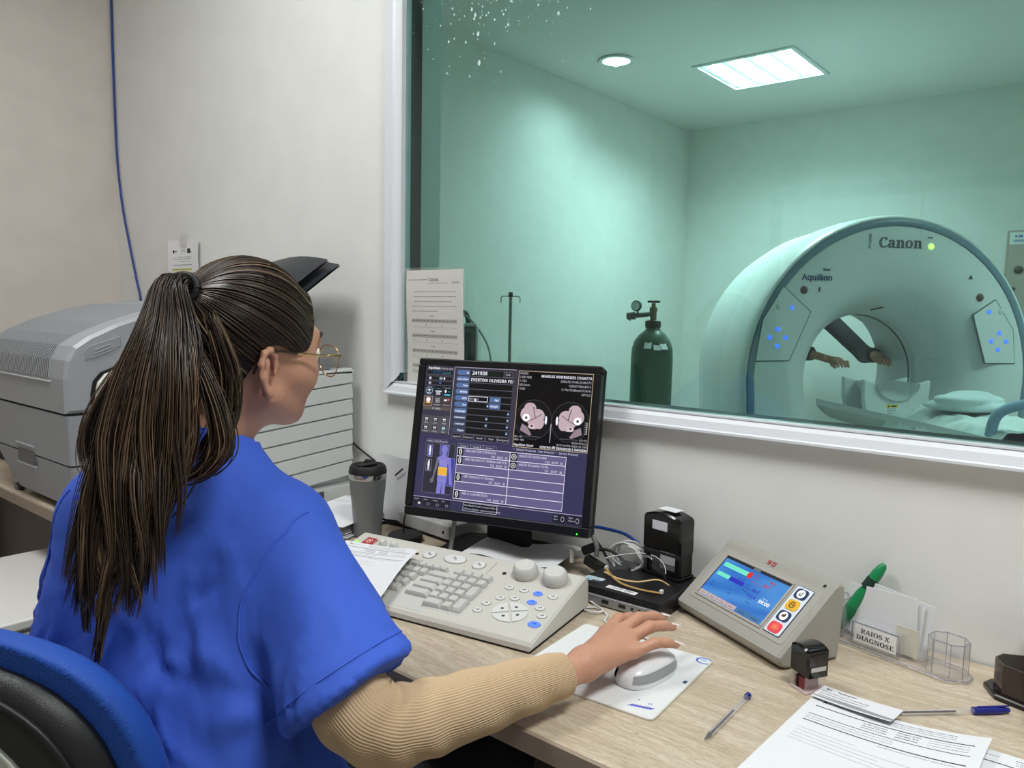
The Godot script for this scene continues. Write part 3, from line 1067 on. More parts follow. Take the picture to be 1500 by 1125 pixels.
# ---------------------------------------------------------------- control console
func console() -> void:
	var t := thing("control_console", "beige scanner control keyboard with two big dials and lit blue buttons", "control console", Vector3(-.957, DESK, .381), deg_to_rad(10.5))
	var pf := [Vector2(.109, .004), Vector2(.109, .012), Vector2(.105, .0178), Vector2(-.082, .0613), Vector2(-.092, .0630), Vector2(-.101, .0600), Vector2(-.107, .050), Vector2(-.109, .004)]
	obj("housing", side_prism(pf, -.2485, .2485, .0035), M.beige, t)
	obj("base_plate", G.new().box(Vector3(0, .002, 0), Vector3(.49, .004, .21)), M.black_matt, t)
	var sl := atan2(.044, .189)
	var P := Transform3D(Basis(Vector3.RIGHT, sl), Vector3(0, .062, -.085))  # x across, z down the slope
	var key_w := 0.0158
	# key wells
	obj("key_bed", G.new().at(P).box(Vector3(-.098, -.0012, .124), Vector3(.272, .004, .132), .001), M.key, t)
	obj("key_bed", G.new().at(P).box(Vector3(.064, -.0012, .119), Vector3(.082, .004, .114), .001), M.key, t)
	var cap := func(w: float, d: float) -> G:
		var rows := []
		for e in [[0.0, 1.0], [.004, .97], [.0078, .80], [.0085, .74]]:
			var r := PackedVector3Array()
			for p in rrect(w * e[1] - (1.0 - e[1]) * .0, d * e[1], .0015, 1): r.append(Vector3(p.x, e[0], -p.y))
			rows.append(r)
		return G.new().loft(rows)
	var made := {}
	var put := func(x: float, z: float, w: float, d: float):
		var id := "%.4f_%.4f" % [w, d]
		var xf := P * Transform3D(Basis(), Vector3(x, .0006, z))
		if made.has(id): again(made[id], t, xf)
		else:
			made[id] = obj("key", cap.call(w, d), M.key, t)
			made[id].transform = xf
	# typing block
	for r in 6:
		var z := .067 + r * .0195
		var x = -.228 + [0.0, 0.0, .004, .007, .0, .0][r]
		var n := [15, 13, 12, 11, 11, 4][r] as int
		for i in n:
			var w := key_w
			if r == 5: w = [.024, .02, .105, .024][i]
			if r == 4 and i == 0: w = .03
			if r == 3 and i == 0: w = .026
			put.call(x + w / 2, z, w - .0012, .0172 if r > 0 else .012)
			x += w
		if r in [1, 2, 3, 4]:
			var w = .038 - x - .002
			if w > .008: put.call(x + w / 2, z, minf(w, .05) - .0012, .0172)
	# number block
	for r in 6:
		for i in 4:
			var z := .066 + r * .0195
			if (r == 3 or r == 5) and i == 3: continue
			if r == 5 and i == 1: continue
			var wide := r == 5 and i == 0
			var tall := (r == 2 or r == 4) and i == 3
			put.call(.033 + i * .0195 + (.0097 if wide else 0.0), z + (.0097 if tall else 0.0), (.0365 if wide else .0178), .036 if tall else .0172)
	# row of fittings along the back
	var ov := func(x: float, z: float, rx: float, rz: float, h: float, m: Material, nm: String):
		var rows := []
		for e in [[0.0, 1.0], [h * .7, 1.0], [h, .88], [h * 1.02, .0]]:
			var r := PackedVector3Array()
			for p in ring2(rx * e[1], rz * e[1], 20): r.append(Vector3(p.x, e[0], -p.y))
			rows.append(r)
		var g := G.new().at(P * Transform3D(Basis(), Vector3(x, 0, z)))
		g.grid(rows, true)
		return obj(nm, g, m, t)
	var ringm := mat(rgb8(130, 130, 126), .5)
	var btn := mat(rgb8(214, 214, 210), .3)
	for q in [[-.108, .029, .0125, .0125], [-.061, .0255, .0125, .0125], [-.005, .0225, .0235, .0145], [.05, .026, .0125, .0125]]:
		ov.call(q[0], q[1], q[2] + .0012, q[3] + .0012, .0008, ringm, "button_rim")
		ov.call(q[0], q[1], q[2], q[3], .0028, btn, "scan_button")
	var mark := G.new().at(P)
	for q in [[-.108, .029], [-.061, .0255], [-.005, .0225], [.05, .026]]:
		mark.box(Vector3(q[0], .003, q[1]), Vector3(.006, .0006, .0012)).box(Vector3(q[0] - .002, .003, q[1] - .003), Vector3(.0012, .0006, .004)).box(Vector3(q[0] + .004, .003, q[1] + .002), Vector3(.0012, .0006, .004))
	obj("button_marks", mark, mat(rgb8(70, 72, 76), .6), t)
	var red := Cv.new(64, 64, rgb8(168, 26, 34))
	red.oval(32, 32, 20, 20, Color.WHITE, .07); red.poly([Vector2(32, 20), Vector2(44, 40), Vector2(20, 40)], Color.WHITE); red.oval(32, 36, 6, 6, rgb8(168, 26, 34))
	var rg := G.new().at(P * Transform3D(Basis(), Vector3(-.2075, 0, .0246)))
	rg.quad(Vector3(-.011, .0042, .0115), Vector3(.011, .0042, .0115), Vector3(.011, .0042, -.0115), Vector3(-.011, .0042, -.0115))
	rg.box(Vector3(0, .0016, 0), Vector3(.024, .005, .025), .001)
	obj("stop_switch", rg, printed(red.tex(), .35), t, "red switch with white sign")
	for x in [-.1746, -.1472]:
		obj("small_knob", G.new().at(P * Transform3D(Basis(), Vector3(x, 0, .024))).lathe([[.0085, 0], [.0085, .004], [.0065, .009], [.005, .0115], [.0, .012]], 16), btn, t)
	obj("status_lamp", G.new().at(P * Transform3D(Basis(), Vector3(-.236, 0, .031))).lathe([[.004, 0], [.004, .0008], [.0, .0022]], 12), glowing(Color(.4, 1, .12), 1.6), t)
	obj("speaker_hole", G.new().at(P * Transform3D(Basis(), Vector3(-.087, .0004, .03))).lathe([[.0038, 0], [.0032, .0008], [.0, .0005]], 12), M.black_matt, t)
	obj("speaker_hole", G.new().at(P * Transform3D(Basis(), Vector3(.108, .0004, .034))).lathe([[.0042, 0], [.0036, .0008], [.0, .0005]], 12), M.black_matt, t)
	# dials with ribbed skirts
	var dial := G.new()
	var rows := []
	for e in [[.0205, 0.0], [.0222, .003], [.0226, .0095], [.0212, .0165], [.0182, .0215], [.0165, .0230], [.0160, .0222], [.0, .0226]]:
		var r := PackedVector3Array()
		for i in 72:
			var a := TAU * i / 72
			var rr: float = e[0] + (.0006 * (1 if i % 2 == 0 else -1) if e[1] > .002 and e[1] < .02 and e[0] > .017 else 0.0)
			r.append(Vector3(cos(a) * rr, e[1], -sin(a) * rr))
		rows.append(r)
	dial.grid(rows, true)
	var d0 := obj("dial", dial, mat(rgb8(206, 205, 199), .4), t)
	d0.transform = P * Transform3D(Basis(), Vector3(.1475, 0, .026))
	again(d0, t, P * Transform3D(Basis(), Vector3(.206, 0, .027)))
	# small oval buttons
	var blue := glowing(rgb8(70, 110, 255), .9)
	for q in [[.139, .0716, 0], [.1674, .0705, 0], [.1948, .0715, 1], [.2229, .0714, 0], [.1400, .105, 0], [.164, .098, 0], [.197, .0982, 1], [.2174, .1088, 0], [.1257, .1271, 0], [.122, .1500, 0], [.2303, .1274, 0], [.2292, .1523, 2]]:
		var k := 1.25 if q[2] == 2 else 1.0
		ov.call(q[0], q[1], .0090 * k, .0072 * k, .0006, ringm, "button_rim")
		ov.call(q[0], q[1], .0082 * k, .0064 * k, .0018, blue if q[2] else btn, "blue_lamp_button" if q[2] else "oval_button")
		obj("button_mark", G.new().at(P).box(Vector3(q[0], .0020, q[1]), Vector3(.006, .0005, .001)).box(Vector3(q[0] + .002, .0020, q[1] - .0015), Vector3(.001, .0005, .003)), mat(rgb8(60, 62, 80), .6), t)
	# round cluster of four sectors
	for s in 4:
		var a0 := deg_to_rad(90.0 * s + 30.0)
		var pl := PackedVector2Array()
		pl.append(Vector2(cos(a0 + PI / 4), sin(a0 + PI / 4)) * .0035)
		for i in 9:
			var a := a0 + PI / 2 * i / 8.0
			pl.append(Vector2(cos(a) * .030, sin(a) * .026) + Vector2(cos(a0 + PI / 4), sin(a0 + PI / 4)) * .0014)
		obj("sector_button", G.new().at(P * Transform3D(Basis(Vector3.RIGHT, -PI / 2), Vector3(.1763, 0, .1365))).prism(pl, 0, .002, .0004), btn, t)
		var am := a0 + PI / 4
		obj("button_mark", G.new().at(P).box(Vector3(.1763 + cos(am) * .017, .0022, .1365 - sin(am) * .015), Vector3(.005, .0005, .004)), mat(rgb8(60, 62, 66), .6), t)
	obj("panel_joint", G.new().at(P).box(Vector3(.077, .0002, .03), Vector3(.0006, .0004, .05)), ringm, t)
	# patient sheet lying over the typing keys
	var pc := form_page(512, 700, 3, 0.0)
	var sg := G.new()
	var pr := []
	for j in 12:
		var r := PackedVector3Array()
		for i in 9:
			var u := i / 8.0
			var w2 := j / 11.0
			var l := Vector3(-.245 + .178 * u + .045 * w2, .0105 + .012 * u * u + .004 * sin(w2 * 5.0) + .006 * u * w2, .048 + .20 * w2)
			r.append(P * l)
		pr.append(r)
	sg.grid(pr, false, false, true)
	var ps := obj("paper_form", sg, pc)
	ps.position = Vector3(-.957, DESK, .381)
	ps.rotation.y = deg_to_rad(10.5)
	tag(ps, "printed patient form lying on the keys of the beige console", "paper")

func form_page(w: int, h: int, sd: int, bend: float) -> StandardMaterial3D:
	var c := Cv.new(w, h, Color(.885, .89, .90))
	var rng := RandomNumberGenerator.new()
	rng.seed = sd
	var k := rgb8(40, 40, 44)
	var g := rgb8(120, 120, 126)
	c.text(w * .08, h * .055, int(w * .045), "X<", k, 0, "Droid Sans", true)
	c.fine(w * .14, h * .04, w * .12, h * .008, g, rng)
	for i in 3: c.fine(w * .34, h * (.03 + .018 * i), w * .5, h * .008, k if i == 0 else g, rng)
	c.rect(w * .06, h * .092, w * .88, h * .007, k)
	for i in 3:
		c.fine(w * .36, h * (.112 + .02 * i), w * .14, h * .009, k, rng); c.fine(w * .55, h * (.112 + .02 * i), w * .12, h * .009, k, rng); c.fine(w * .72, h * (.112 + .02 * i), w * .2, h * .007, g, rng)
	c.rect(w * .06, h * .178, w * .88, h * .005, k)
	for i in 2: c.fine(w * .06, h * (.20 + .02 * i), w * .5, h * .007, g, rng)
	c.rect(w * .06, h * .245, w * .88, h * .007, k)
	c.fine(w * .5, h * .265, w * .4, h * .007, g, rng)
	for i in 5: c.fine(w * .07, h * (.32 + .028 * i), w * rng.randf_range(.3, .7), h * .007, rgb8(160, 160, 165), rng)
	var m := printed(c.tex(), .8)
	m.backlight_enabled = true
	m.backlight = Color(.2, .2, .2)
	return m

# ---------------------------------------------------------------- injector panel with small screen
func injector_panel() -> void:
	var t := thing("injector_panel", "grey sloping touch panel with blue screen and four round keys", "control panel", Vector3(-.4945, DESK, .1746), deg_to_rad(-26.7))
	var pf := [Vector2(-.006, 0.002), Vector2(.006, .006), Vector2(.013, .014), Vector2(.014, .022), Vector2(.0095, .0265), Vector2(-.0905, .1166), Vector2(-.098, .1205), Vector2(-.107, .119), Vector2(-.113, .111), Vector2(-.114, .1), Vector2(-.106, .002)]
	var gm := mat(rgb8(160, 158, 150), .5)
	obj("housing", side_prism(pf, -.126, .126, .004), gm, t)
	obj("foot", G.new().box(Vector3(0, .001, -.05), Vector3(.2, .002, .08)), M.black_matt, t)
	var P := Transform3D(Basis(Vector3.RIGHT, deg_to_rad(42)), Vector3(0, .035, 0))
	# raised bezel round screen and keys
	var gb := G.new().at(P * Transform3D(Basis(Vector3.RIGHT, -PI / 2), Vector3(.004, 0, -.053)))
	gb.prism(rrect(.226, .108, .008), -.002, .0012, .0008)
	obj("face_plate", gb, mat(rgb8(166, 164, 156), .5), t)
	var c := Cv.new(512, 288, rgb8(58, 130, 210))
	for j in 288:
		for i in 512:
			var f := .5 + .5 * sin(i * .012 + j * .021 + sin(j * .03) * 1.5)
			c.im.set_pixel(i, j, rgb8(52, 118, 205).lerp(rgb8(86, 158, 226), f * .7))
	c.rect(0, 0, 512, 16, rgb8(36, 40, 50)); c.rect(0, 0, 6, 288, rgb8(28, 32, 44)); c.text(256, 14, 14, "PRONTO", Color.WHITE, .5)
	c.rect(22, 40, 210, 30, rgb8(120, 238, 205)); c.oval(236, 55, 20, 22, rgb8(226, 48, 52)); c.rect(252, 46, 40, 18, rgb8(66, 120, 210))
	c.text(270, 44, 13, "Fluxo", rgb8(200, 40, 50)); c.text(270, 62, 13, "Volume", rgb8(200, 40, 50)); c.text(380, 52, 24, "14.4", rgb8(210, 36, 44), 0, "Droid Sans", true); c.text(360, 86, 26, "25.7", rgb8(220, 30, 40), 0, "Droid Sans", true)
	c.rect(270, 84, 80, 2, rgb8(220, 60, 60))
	c.rect(22, 110, 100, 26, rgb8(120, 238, 205)); c.oval(122, 123, 12, 13, rgb8(120, 238, 205)); c.rect(128, 110, 110, 28, rgb8(48, 52, 196)); c.oval(238, 124, 8, 14, rgb8(48, 52, 196))
	c.text(180, 104, 13, "Soro", rgb8(30, 40, 150)); c.text(210, 102, 16, "1.6", rgb8(30, 40, 150)); c.text(260, 118, 13, "Fluxo", rgb8(30, 50, 140)); c.text(260, 136, 13, "Volume", rgb8(30, 50, 140)); c.text(258, 158, 13, "Pressao", rgb8(30, 50, 140))
	c.text(318, 138, 27, "55.2", rgb8(40, 44, 190), 0, "Droid Sans", true); c.text(306, 176, 27, "172.0", rgb8(40, 44, 190), 0, "Droid Sans", true); c.text(414, 150, 13, "Tempo", Color.WHITE); c.text(402, 180, 32, "99:00", Color.WHITE, 0, "Droid Sans", true)
	for i in 6: c.text(34 + (i % 3) * 150, 190 + (i / 3) * 22, 12, ["mL/s", "mL", "psi", "Fase 1", "Fase 2", "Atraso"][i], rgb8(24, 40, 110))
	for i in 4: c.rect(4 + i * 78, 258, 74, 28, rgb8(196, 178, 178)).text(41 + i * 78, 278, 13, ["Prot", "Editar", "Purga", "Menu"][i], rgb8(120, 80, 90), .5)
	for i in 2: c.rect(320 + i * 92, 256, 88, 30, rgb8(70, 120, 170)).text(364 + i * 92, 277, 13, ["Reserva", "Resumo"][i], rgb8(20, 40, 90), .5)
	var g := G.new().at(P)
	g.quad(Vector3(-.0945, .0022, -.0105), Vector3(.0605, .0022, -.0105), Vector3(.0605, .0022, -.0955), Vector3(-.0945, .0022, -.0955))
	g.box(Vector3(-.017, .0008, -.053), Vector3(.155, .0024, .085))
	obj("screen", g, screen_mat(c.tex(), .95), t, "blue touch screen with injection figures")
	var sb := G.new().at(P)
	for e in [[Vector3(-.017, .002, -.0978), Vector3(.163, .003, .0045)], [Vector3(-.017, .002, -.0082), Vector3(.163, .003, .0045)], [Vector3(-.0968, .002, -.053), Vector3(.0045, .003, .085)], [Vector3(.0628, .002, -.053), Vector3(.0045, .003, .085)]]: sb.box(e[0], e[1], .0012)
	obj("screen_surround", sb, mat(rgb8(176, 168, 160), .5), t)
	obj("key_strip", G.new().at(P * Transform3D(Basis(Vector3.RIGHT, -PI / 2), Vector3(.0875, 0, -.0535))).prism(rrect(.035, .092, .003), 0, .0024, .0003), mat(rgb8(25, 36, 80), .45), t)
	obj("key_strip", G.new().at(P * Transform3D(Basis(Vector3.RIGHT, -PI / 2), Vector3(.0875, 0, -.0535))).prism(rrect(.033, .090, .0025), 0.001, .0026, .0002), mat(rgb8(222, 230, 238), .4), t)
	var ks := [[rgb8(28, 44, 96), Color.WHITE], [rgb8(238, 182, 40), rgb8(238, 182, 40)], [rgb8(28, 44, 96), Color.WHITE], [rgb8(232, 70, 76), rgb8(240, 90, 92)]]
	for i in 4:
		var zz := -.0862 + i * .0222
		var xf := P * Transform3D(Basis(Vector3.RIGHT, -PI / 2), Vector3(.0875, .0024, zz))
		var k := obj("round_key", G.new().at(xf).prism(rrect(.024, .0185, .006), 0, .0012, .0003), mat(ks[i][0], .4), t)
		var gi := G.new().at(P * Transform3D(Basis(), Vector3(.0875, .0034, zz)))
		gi.lathe([[.0076, 0], [.0076, .0005], [.0, .0006]], 20)
		obj("key_face", gi, mat(ks[i][1], .4), k)
		var gk := G.new().at(P * Transform3D(Basis(), Vector3(.0875, .0041, zz)))
		if i == 0: gk.box(Vector3(-.002, 0, .001), Vector3(.0014, .0004, .005)).box(Vector3(.002, 0, -.0005), Vector3(.0014, .0004, .007)).box(Vector3(0, 0, .003), Vector3(.004, .0004, .0014))
		elif i == 1: gk.lathe([[.0042, 0], [.0056, 0], [.0056, .0004], [.0042, .0004], [.0042, 0]], 18).box(Vector3(0, .0002, 0), Vector3(.005, .0004, .0012)).box(Vector3(.0016, .0002, 0), Vector3(.0012, .0004, .003))
		elif i == 2: gk.box(Vector3(0, 0, 0), Vector3(.006, .0004, .004)).box(Vector3(.002, 0, -.002), Vector3(.003, .0004, .004))
		else: gk.lathe([[.0022, 0], [.0032, 0], [.0032, .0004], [.0022, .0004], [.0022, 0]], 18)
		obj("key_sign", gk, mat([rgb8(30, 60, 50), rgb8(110, 70, 10), rgb8(90, 50, 40), rgb8(255, 190, 80)][i], .5), k)
	# red maker's mark, screw
	var lg := G.new().at(P * Transform3D(Basis(), Vector3(-.003, .0006, -.1155)))
	for e in [[-.008, -.003, .007, .0013], [-.008, .0, .007, .0013], [-.008, .003, .007, .0013], [-.0108, -.0015, .0013, .004], [-.0052, .0015, .0013, .004], [.002, -.003, .009, .0013], [.0055, .0, .0013, .007], [.0005, .001, .0013, .006], [.003, .0038, .006, .0013]]: lg.box(Vector3(e[0] + .0015, 0, e[1]), Vector3(e[2], .0008, e[3]))
	obj("red_emblem", lg, mat(rgb8(176, 40, 34), .5), t)
	obj("screw", G.new().at(P * Transform3D(Basis(), Vector3(.110, .0004, -.116))).lathe([[.0028, 0], [.0024, .0007], [.0, .0004]], 10), M.black_matt, t)
	obj("screw", G.new().at(P * Transform3D(Basis(), Vector3(-.115, .0004, -.116))).lathe([[.0028, 0], [.0024, .0007], [.0, .0004]], 10), gm, t)

# ---------------------------------------------------------------- mini computer and what lies on it
func mini_pc() -> void:
	var t := thing("mini_computer", "flat black mini computer with grey front and two usb ports", "computer", Vector3(-.699, DESK, .118), deg_to_rad(2.5))
	obj("chassis", G.new().box(Vector3(0, .017, -.002), Vector3(.175, .031, .171), .003), mat(rgb8(24, 24, 27), .4), t)
	var gl := G.new()
	for i in 46: gl.box(Vector3(-.0855 + i * .0038, .0265, .0835), Vector3(.0022, .011, .0025))
	obj("grille", gl, M.black_matt, t).set_meta("kind", "stuff")
	obj("front_plate", G.new().box(Vector3(0, .0108, .0845), Vector3(.172, .0175, .006), .0015), mat(rgb8(150, 150, 152), .35, .6), t)
	for x in [-.018, .016]: obj("usb_port", G.new().box(Vector3(x, .0115, .0877), Vector3(.0135, .0062, .0012)), M.black, t)
	for x in [.036, .05]: obj("audio_socket", G.new().at(Transform3D(Basis(Vector3.RIGHT, PI / 2), Vector3(x, .0115, .0868))).lathe([[.0028, 0], [.0028, .0012], [.0, .001]], 12), M.black, t)
	obj("power_button", G.new().box(Vector3(.075, .0115, .0877), Vector3(.013, .009, .001), .0003), mat(rgb8(165, 165, 167), .35, .6), t)
	obj("foot", G.new().box(Vector3(0, .001, 0), Vector3(.15, .002, .15)), M.black_matt, t)
	var c := Cv.new(128, 40, Color(.95, .95, .95))
	var rng := RandomNumberGenerator.new()
	rng.seed = 3
	for i in 22: c.rect(6 + i * 5, 6, rng.randi_range(1, 3), 18, Color(.1, .1, .1))
	c.fine(8, 28, 100, 6, Color(.2, .2, .2), rng)
	var lb := G.new()
	lb.quad(Vector3(-.026, .0329, .074), Vector3(.034, .0329, .076), Vector3(.034, .0329, .062), Vector3(-.026, .0329, .060))
	obj("asset_label", lb, printed(c.tex(), .4), t, "white asset label with bars")
	c = Cv.new(96, 64, rgb8(200, 215, 225))
	c.rect(0, 36, 40, 28, rgb8(120, 160, 190)); c.rect(48, 36, 48, 28, rgb8(40, 46, 52)); c.text(6, 24, 18, "CORE i5", rgb8(30, 60, 100)); c.fine(52, 46, 36, 6, Color.WHITE, rng)
	lb = G.new()
	lb.quad(Vector3(-.083, .0329, .062), Vector3(-.046, .0329, .062), Vector3(-.046, .0329, .038), Vector3(-.083, .0329, .038))
	obj("sticker", lb, printed(c.tex(), .3), t)
	# protective spectacles lying folded on the computer
	var s := thing("safety_spectacles", "clear spectacles with tan arms lying folded on the mini computer", "glasses", Vector3(-.70, DESK + .0325, .125), 0.0)
	var tan := mat(rgb8(176, 138, 78), .35)
	var lens := clear(rgb8(200, 205, 215), .14, .04)
	var L := []
	for sgn in [-1.0, 1.0]:
		var rows := []
		for j in 6:
			var r := PackedVector3Array()
			for i in 10:
				var a := i / 9.0
				var b := j / 5.0
				var xx := .006 + .058 * a
				var hh := (.036 - .010 * a) * sin(minf(1.0, .55 + .75 * (1.0 - absf(a - .5) * 1.2)) * PI / 2)
				r.append(Vector3(sgn * xx, .004 + hh * b, -.052 + .05 * pow(a, 2.2) + .008 * b))
			rows.append(r)
		obj("lens", G.new().grid_of(rows), lens, s)
		var edge := []
		for i in 10: edge.append(rows[5][i])
		obj("lens_rim", G.new().tube(edge, .0008, 5), mat(rgb8(215, 218, 225), .1), s)
	obj("nose_bridge", G.new().tube(curve([Vector3(-.01, .032, -.043), Vector3(0, .036, -.041), Vector3(.01, .032, -.043)], 4), .0025, 6), lens, s)
	obj("arm", G.new().tube(curve([Vector3(-.064, .008, .0), Vector3(-.04, .007, .022), Vector3(-.005, .004, .041), Vector3(.035, .004, .045), Vector3(.072, .004, .037)], 5), .0028, 8, true, .55), tan, s)
	obj("arm", G.new().tube(curve([Vector3(.066, .006, -.004), Vector3(.05, .016, .010), Vector3(.02, .01, .030), Vector3(-.02, .007, .030), Vector3(-.058, .006, .014)], 5), .0026, 8, true, .55), mat(rgb8(205, 176, 124), .35), s)
	obj("hinge", G.new().box(Vector3(-.066, .008, -.004), Vector3(.006, .007, .008), .001), M.white, s)
	obj("hinge", G.new().box(Vector3(.072, .006, .034), Vector3(.006, .007, .007), .001), M.white, s)

# ---------------------------------------------------------------- stamps
func stamps() -> void:
	var t := thing("self_inking_stamp", "tall black self-inking stamp standing on the mini computer", "stamp", Vector3(-.672, DESK + .0325, .058), deg_to_rad(-8))
	obj("base_frame", G.new().box(Vector3(0, .004, 0), Vector3(.088, .008, .048), .002), M.black_gloss, t)
	for s in [-1, 1]:
		obj("side_leg", G.new().box(Vector3(s * .036, .03, 0), Vector3(.014, .046, .04), .003), M.black_gloss, t)
	obj("ink_bar", G.new().box(Vector3(0, .012, .004), Vector3(.06, .01, .03), .002), M.black_gloss, t)
	obj("hand_grip", G.new().at(Transform3D(Basis(), Vector3(0, .05, -.022))).prism(arch(.086, .066, .010), 0, .044, .003, true), M.black_gloss, t)
	obj("name_window", G.new().box(Vector3(-.004, .098, .0223), Vector3(.034, .017, .0008), .0003), mat(rgb8(215, 215, 222), .3), t)
	obj("top_label", G.new().box(Vector3(.002, .1258, -.002), Vector3(.04, .0008, .026)), mat(rgb8(225, 226, 228), .4), t)
	obj("belt", G.new().box(Vector3(0, .047, .021), Vector3(.082, .006, .003), .001), mat(rgb8(30, 30, 34), .4), t)
	var s2 := thing("self_inking_stamp", "small glossy black stamp with clear foot standing on the desk", "stamp", Vector3(-.338, DESK, .262), deg_to_rad(-30))
	var cm := clear(rgb8(225, 205, 205), .22, .05)
	for s in [-1, 1]: obj("clear_foot", G.new().box(Vector3(s * .0135, .014, 0), Vector3(.005, .028, .034), .001), cm, s2)
	obj("foot_plate", G.new().box(Vector3(0, .0015, 0), Vector3(.032, .003, .036), .0008), mat(rgb8(225, 205, 205), .3), s2)
	obj("ink_pad", G.new().box(Vector3(0, .012, .002), Vector3(.02, .018, .024), .002), mat(rgb8(120, 40, 46), .6), s2)
	obj("pad_clip", G.new().box(Vector3(-.006, .012, .0145), Vector3(.004, .016, .002)), M.black, s2)
	obj("hand_grip", G.new().at(Transform3D(Basis(), Vector3(0, .024, -.019))).prism(arch(.037, .040, .005), 0, .038, .003, true), M.black_gloss, s2)
	obj("window_strip", G.new().box(Vector3(.0185, .036, .0), Vector3(.001, .006, .026), .0003), mat(rgb8(190, 185, 180), .4), s2)

func arch(w: float, h: float, rise: float) -> PackedVector2Array:
	var p := PackedVector2Array()
	p.append(Vector2(-w / 2, 0))
	p.append(Vector2(w / 2, 0))
	p.append(Vector2(w / 2, h * .9))
	for i in 9:
		var a := 1.0 - i / 4.0
		p.append(Vector2(a * w * .46, h - .001 + rise * (1 - a * a) * .8))
	p.append(Vector2(-w / 2, h * .9))
	return p

# ---------------------------------------------------------------- mouse and pad
func mouse_and_pad() -> void:
	var t := thing("mouse_pad", "white rectangular mouse pad with blue corner marks", "mouse pad", Vector3(-.577, DESK, .391), deg_to_rad(4.5))
	var c := Cv.new(512, 512, Color(.875, .885, .885))
	c.oval(492, 26, 30, 26, rgb8(70, 90, 180), .12); c.oval(488, 20, 10, 9, rgb8(160, 190, 225))
	for i in 9: c.line(Vector2(418 + i * 8, 478 - i * 2), Vector2(428 + i * 8, 462 - i * 2), 5, rgb8(64, 74, 190))
	c.oval(470, 430, 7, 7, rgb8(120, 140, 200), .2); c.oval(430, 425, 3, 3, rgb8(90, 90, 100))
	c.rect(494, 210, 12, 22, rgb8(40, 70, 120))
	var g := G.new()
	g.quad(Vector3(-.11, .0031, .107), Vector3(.11, .0031, .107), Vector3(.11, .0031, -.107), Vector3(-.11, .0031, -.107))
	obj("printed_face", g, printed(c.tex(), .55), t)
	obj("pad_body", G.new().at(Transform3D(Basis(Vector3.RIGHT, -PI / 2), Vector3.ZERO)).prism(rrect(.224, .218, .01), 0, .003, .0006), mat(rgb8(214, 212, 205), .6), t)
	var m := thing("mouse", "white optical mouse with grey sides under the operator's hand", "mouse", Vector3(-.525, DESK + .003, .388), deg_to_rad(-6))
	var rows := []
	for e in [[0.0, .96], [.004, 1.0], [.012, 1.0], [.02, .93], [.027, .78], [.032, .52], [.034, .22]]:
		var r := PackedVector3Array()
		for p in ring2(.0305 * e[1], .056 * e[1], 36, 2.5): r.append(Vector3(p.x, e[0] - .004 * (p.y / .056 * -.6) * (e[0] / .034), -p.y))
		rows.append(r)
	obj("shell", G.new().loft(rows), mat(rgb8(226, 227, 230), .3), m)
	rows = []
	for j in 6:
		var r := PackedVector3Array()
		for i in 14:
			var a := lerpf(-.74, .74, i / 13.0)
			var hgt := lerpf(.009, .0225 - .004 * absf(a), j / 5.0)
			var wd := 1.0 if hgt < .012 else lerpf(1.0, .9, (hgt - .012) / .0105)
			var rr := ring_at(.0311 * wd, .0566 * wd, a)
			r.append(Vector3(rr.x, hgt, rr.y))
		rows.append(r)
	obj("side_grip", G.new().grid_of(rows, true), mat(rgb8(150, 152, 154), .4), m)
	obj("side_grip", G.new().at(Transform3D(Basis.from_scale(Vector3(-1, 1, 1)), Vector3.ZERO)).grid_of(rows, true), mat(rgb8(150, 152, 154), .4), m)
	obj("scroll_wheel", G.new().at(Transform3D(Basis(Vector3.FORWARD, PI / 2), Vector3(0, .024, -.032))).lathe([[.008, -.003], [.009, -.001], [.009, .001], [.008, .003]], 16), M.grey_light, m)
	obj("button_joint", G.new().box(Vector3(0, .0295, -.034), Vector3(.0008, .004, .03)), M.grey_light, m)
	tag(obj("mouse_cable", G.new().tube(curve([Vector3(-.531, DESK + .012, .335), Vector3(-.56, DESK + .005, .29), Vector3(-.63, DESK + .0022, .262), Vector3(-.675, DESK + .0022, .262), Vector3(-.69, DESK + .0022, .235), Vector3(-.722, DESK + .003, .222), Vector3(-.735, DESK + .0035, .24), Vector3(-.715, DESK + .005, .248), Vector3(-.7, DESK + .006, .232), Vector3(-.728, DESK + .006, .216), Vector3(-.75, DESK + .004, .205), Vector3(-.79, DESK + .003, .21), Vector3(-.83, DESK + .003, .19)], 8), .0018, 6), M.white_cable), "thin white mouse cable looped beside the console", "cable")

func ring_at(rx: float, rz: float, a: float) -> Vector2:
	var an := a * PI / 2
	var cc := cos(an)
	var ss := sin(an)
	return Vector2(pow(absf(cc), 2 / 2.5) * rx, signf(ss) * pow(absf(ss), 2 / 2.5) * rz)

# ---------------------------------------------------------------- pens
func pens() -> void:
	var blue := mat(rgb8(26, 34, 128), .25)
	var t := thing("ballpoint_pen", "clear ballpoint pen with blue end plug, no cap, lying near the mouse pad", "pen", Vector3(-.388, DESK + .004, .4155), deg_to_rad(91.6), "ballpoint pens on the desk")
	pen(t, blue, false)
	var t2 := thing("ballpoint_pen", "clear ballpoint pen with blue cap on its end, beside the printed forms", "pen", Vector3(-.171, DESK + .0048, .208), deg_to_rad(44), "ballpoint pens on the desk")
	pen(t2, blue, true)

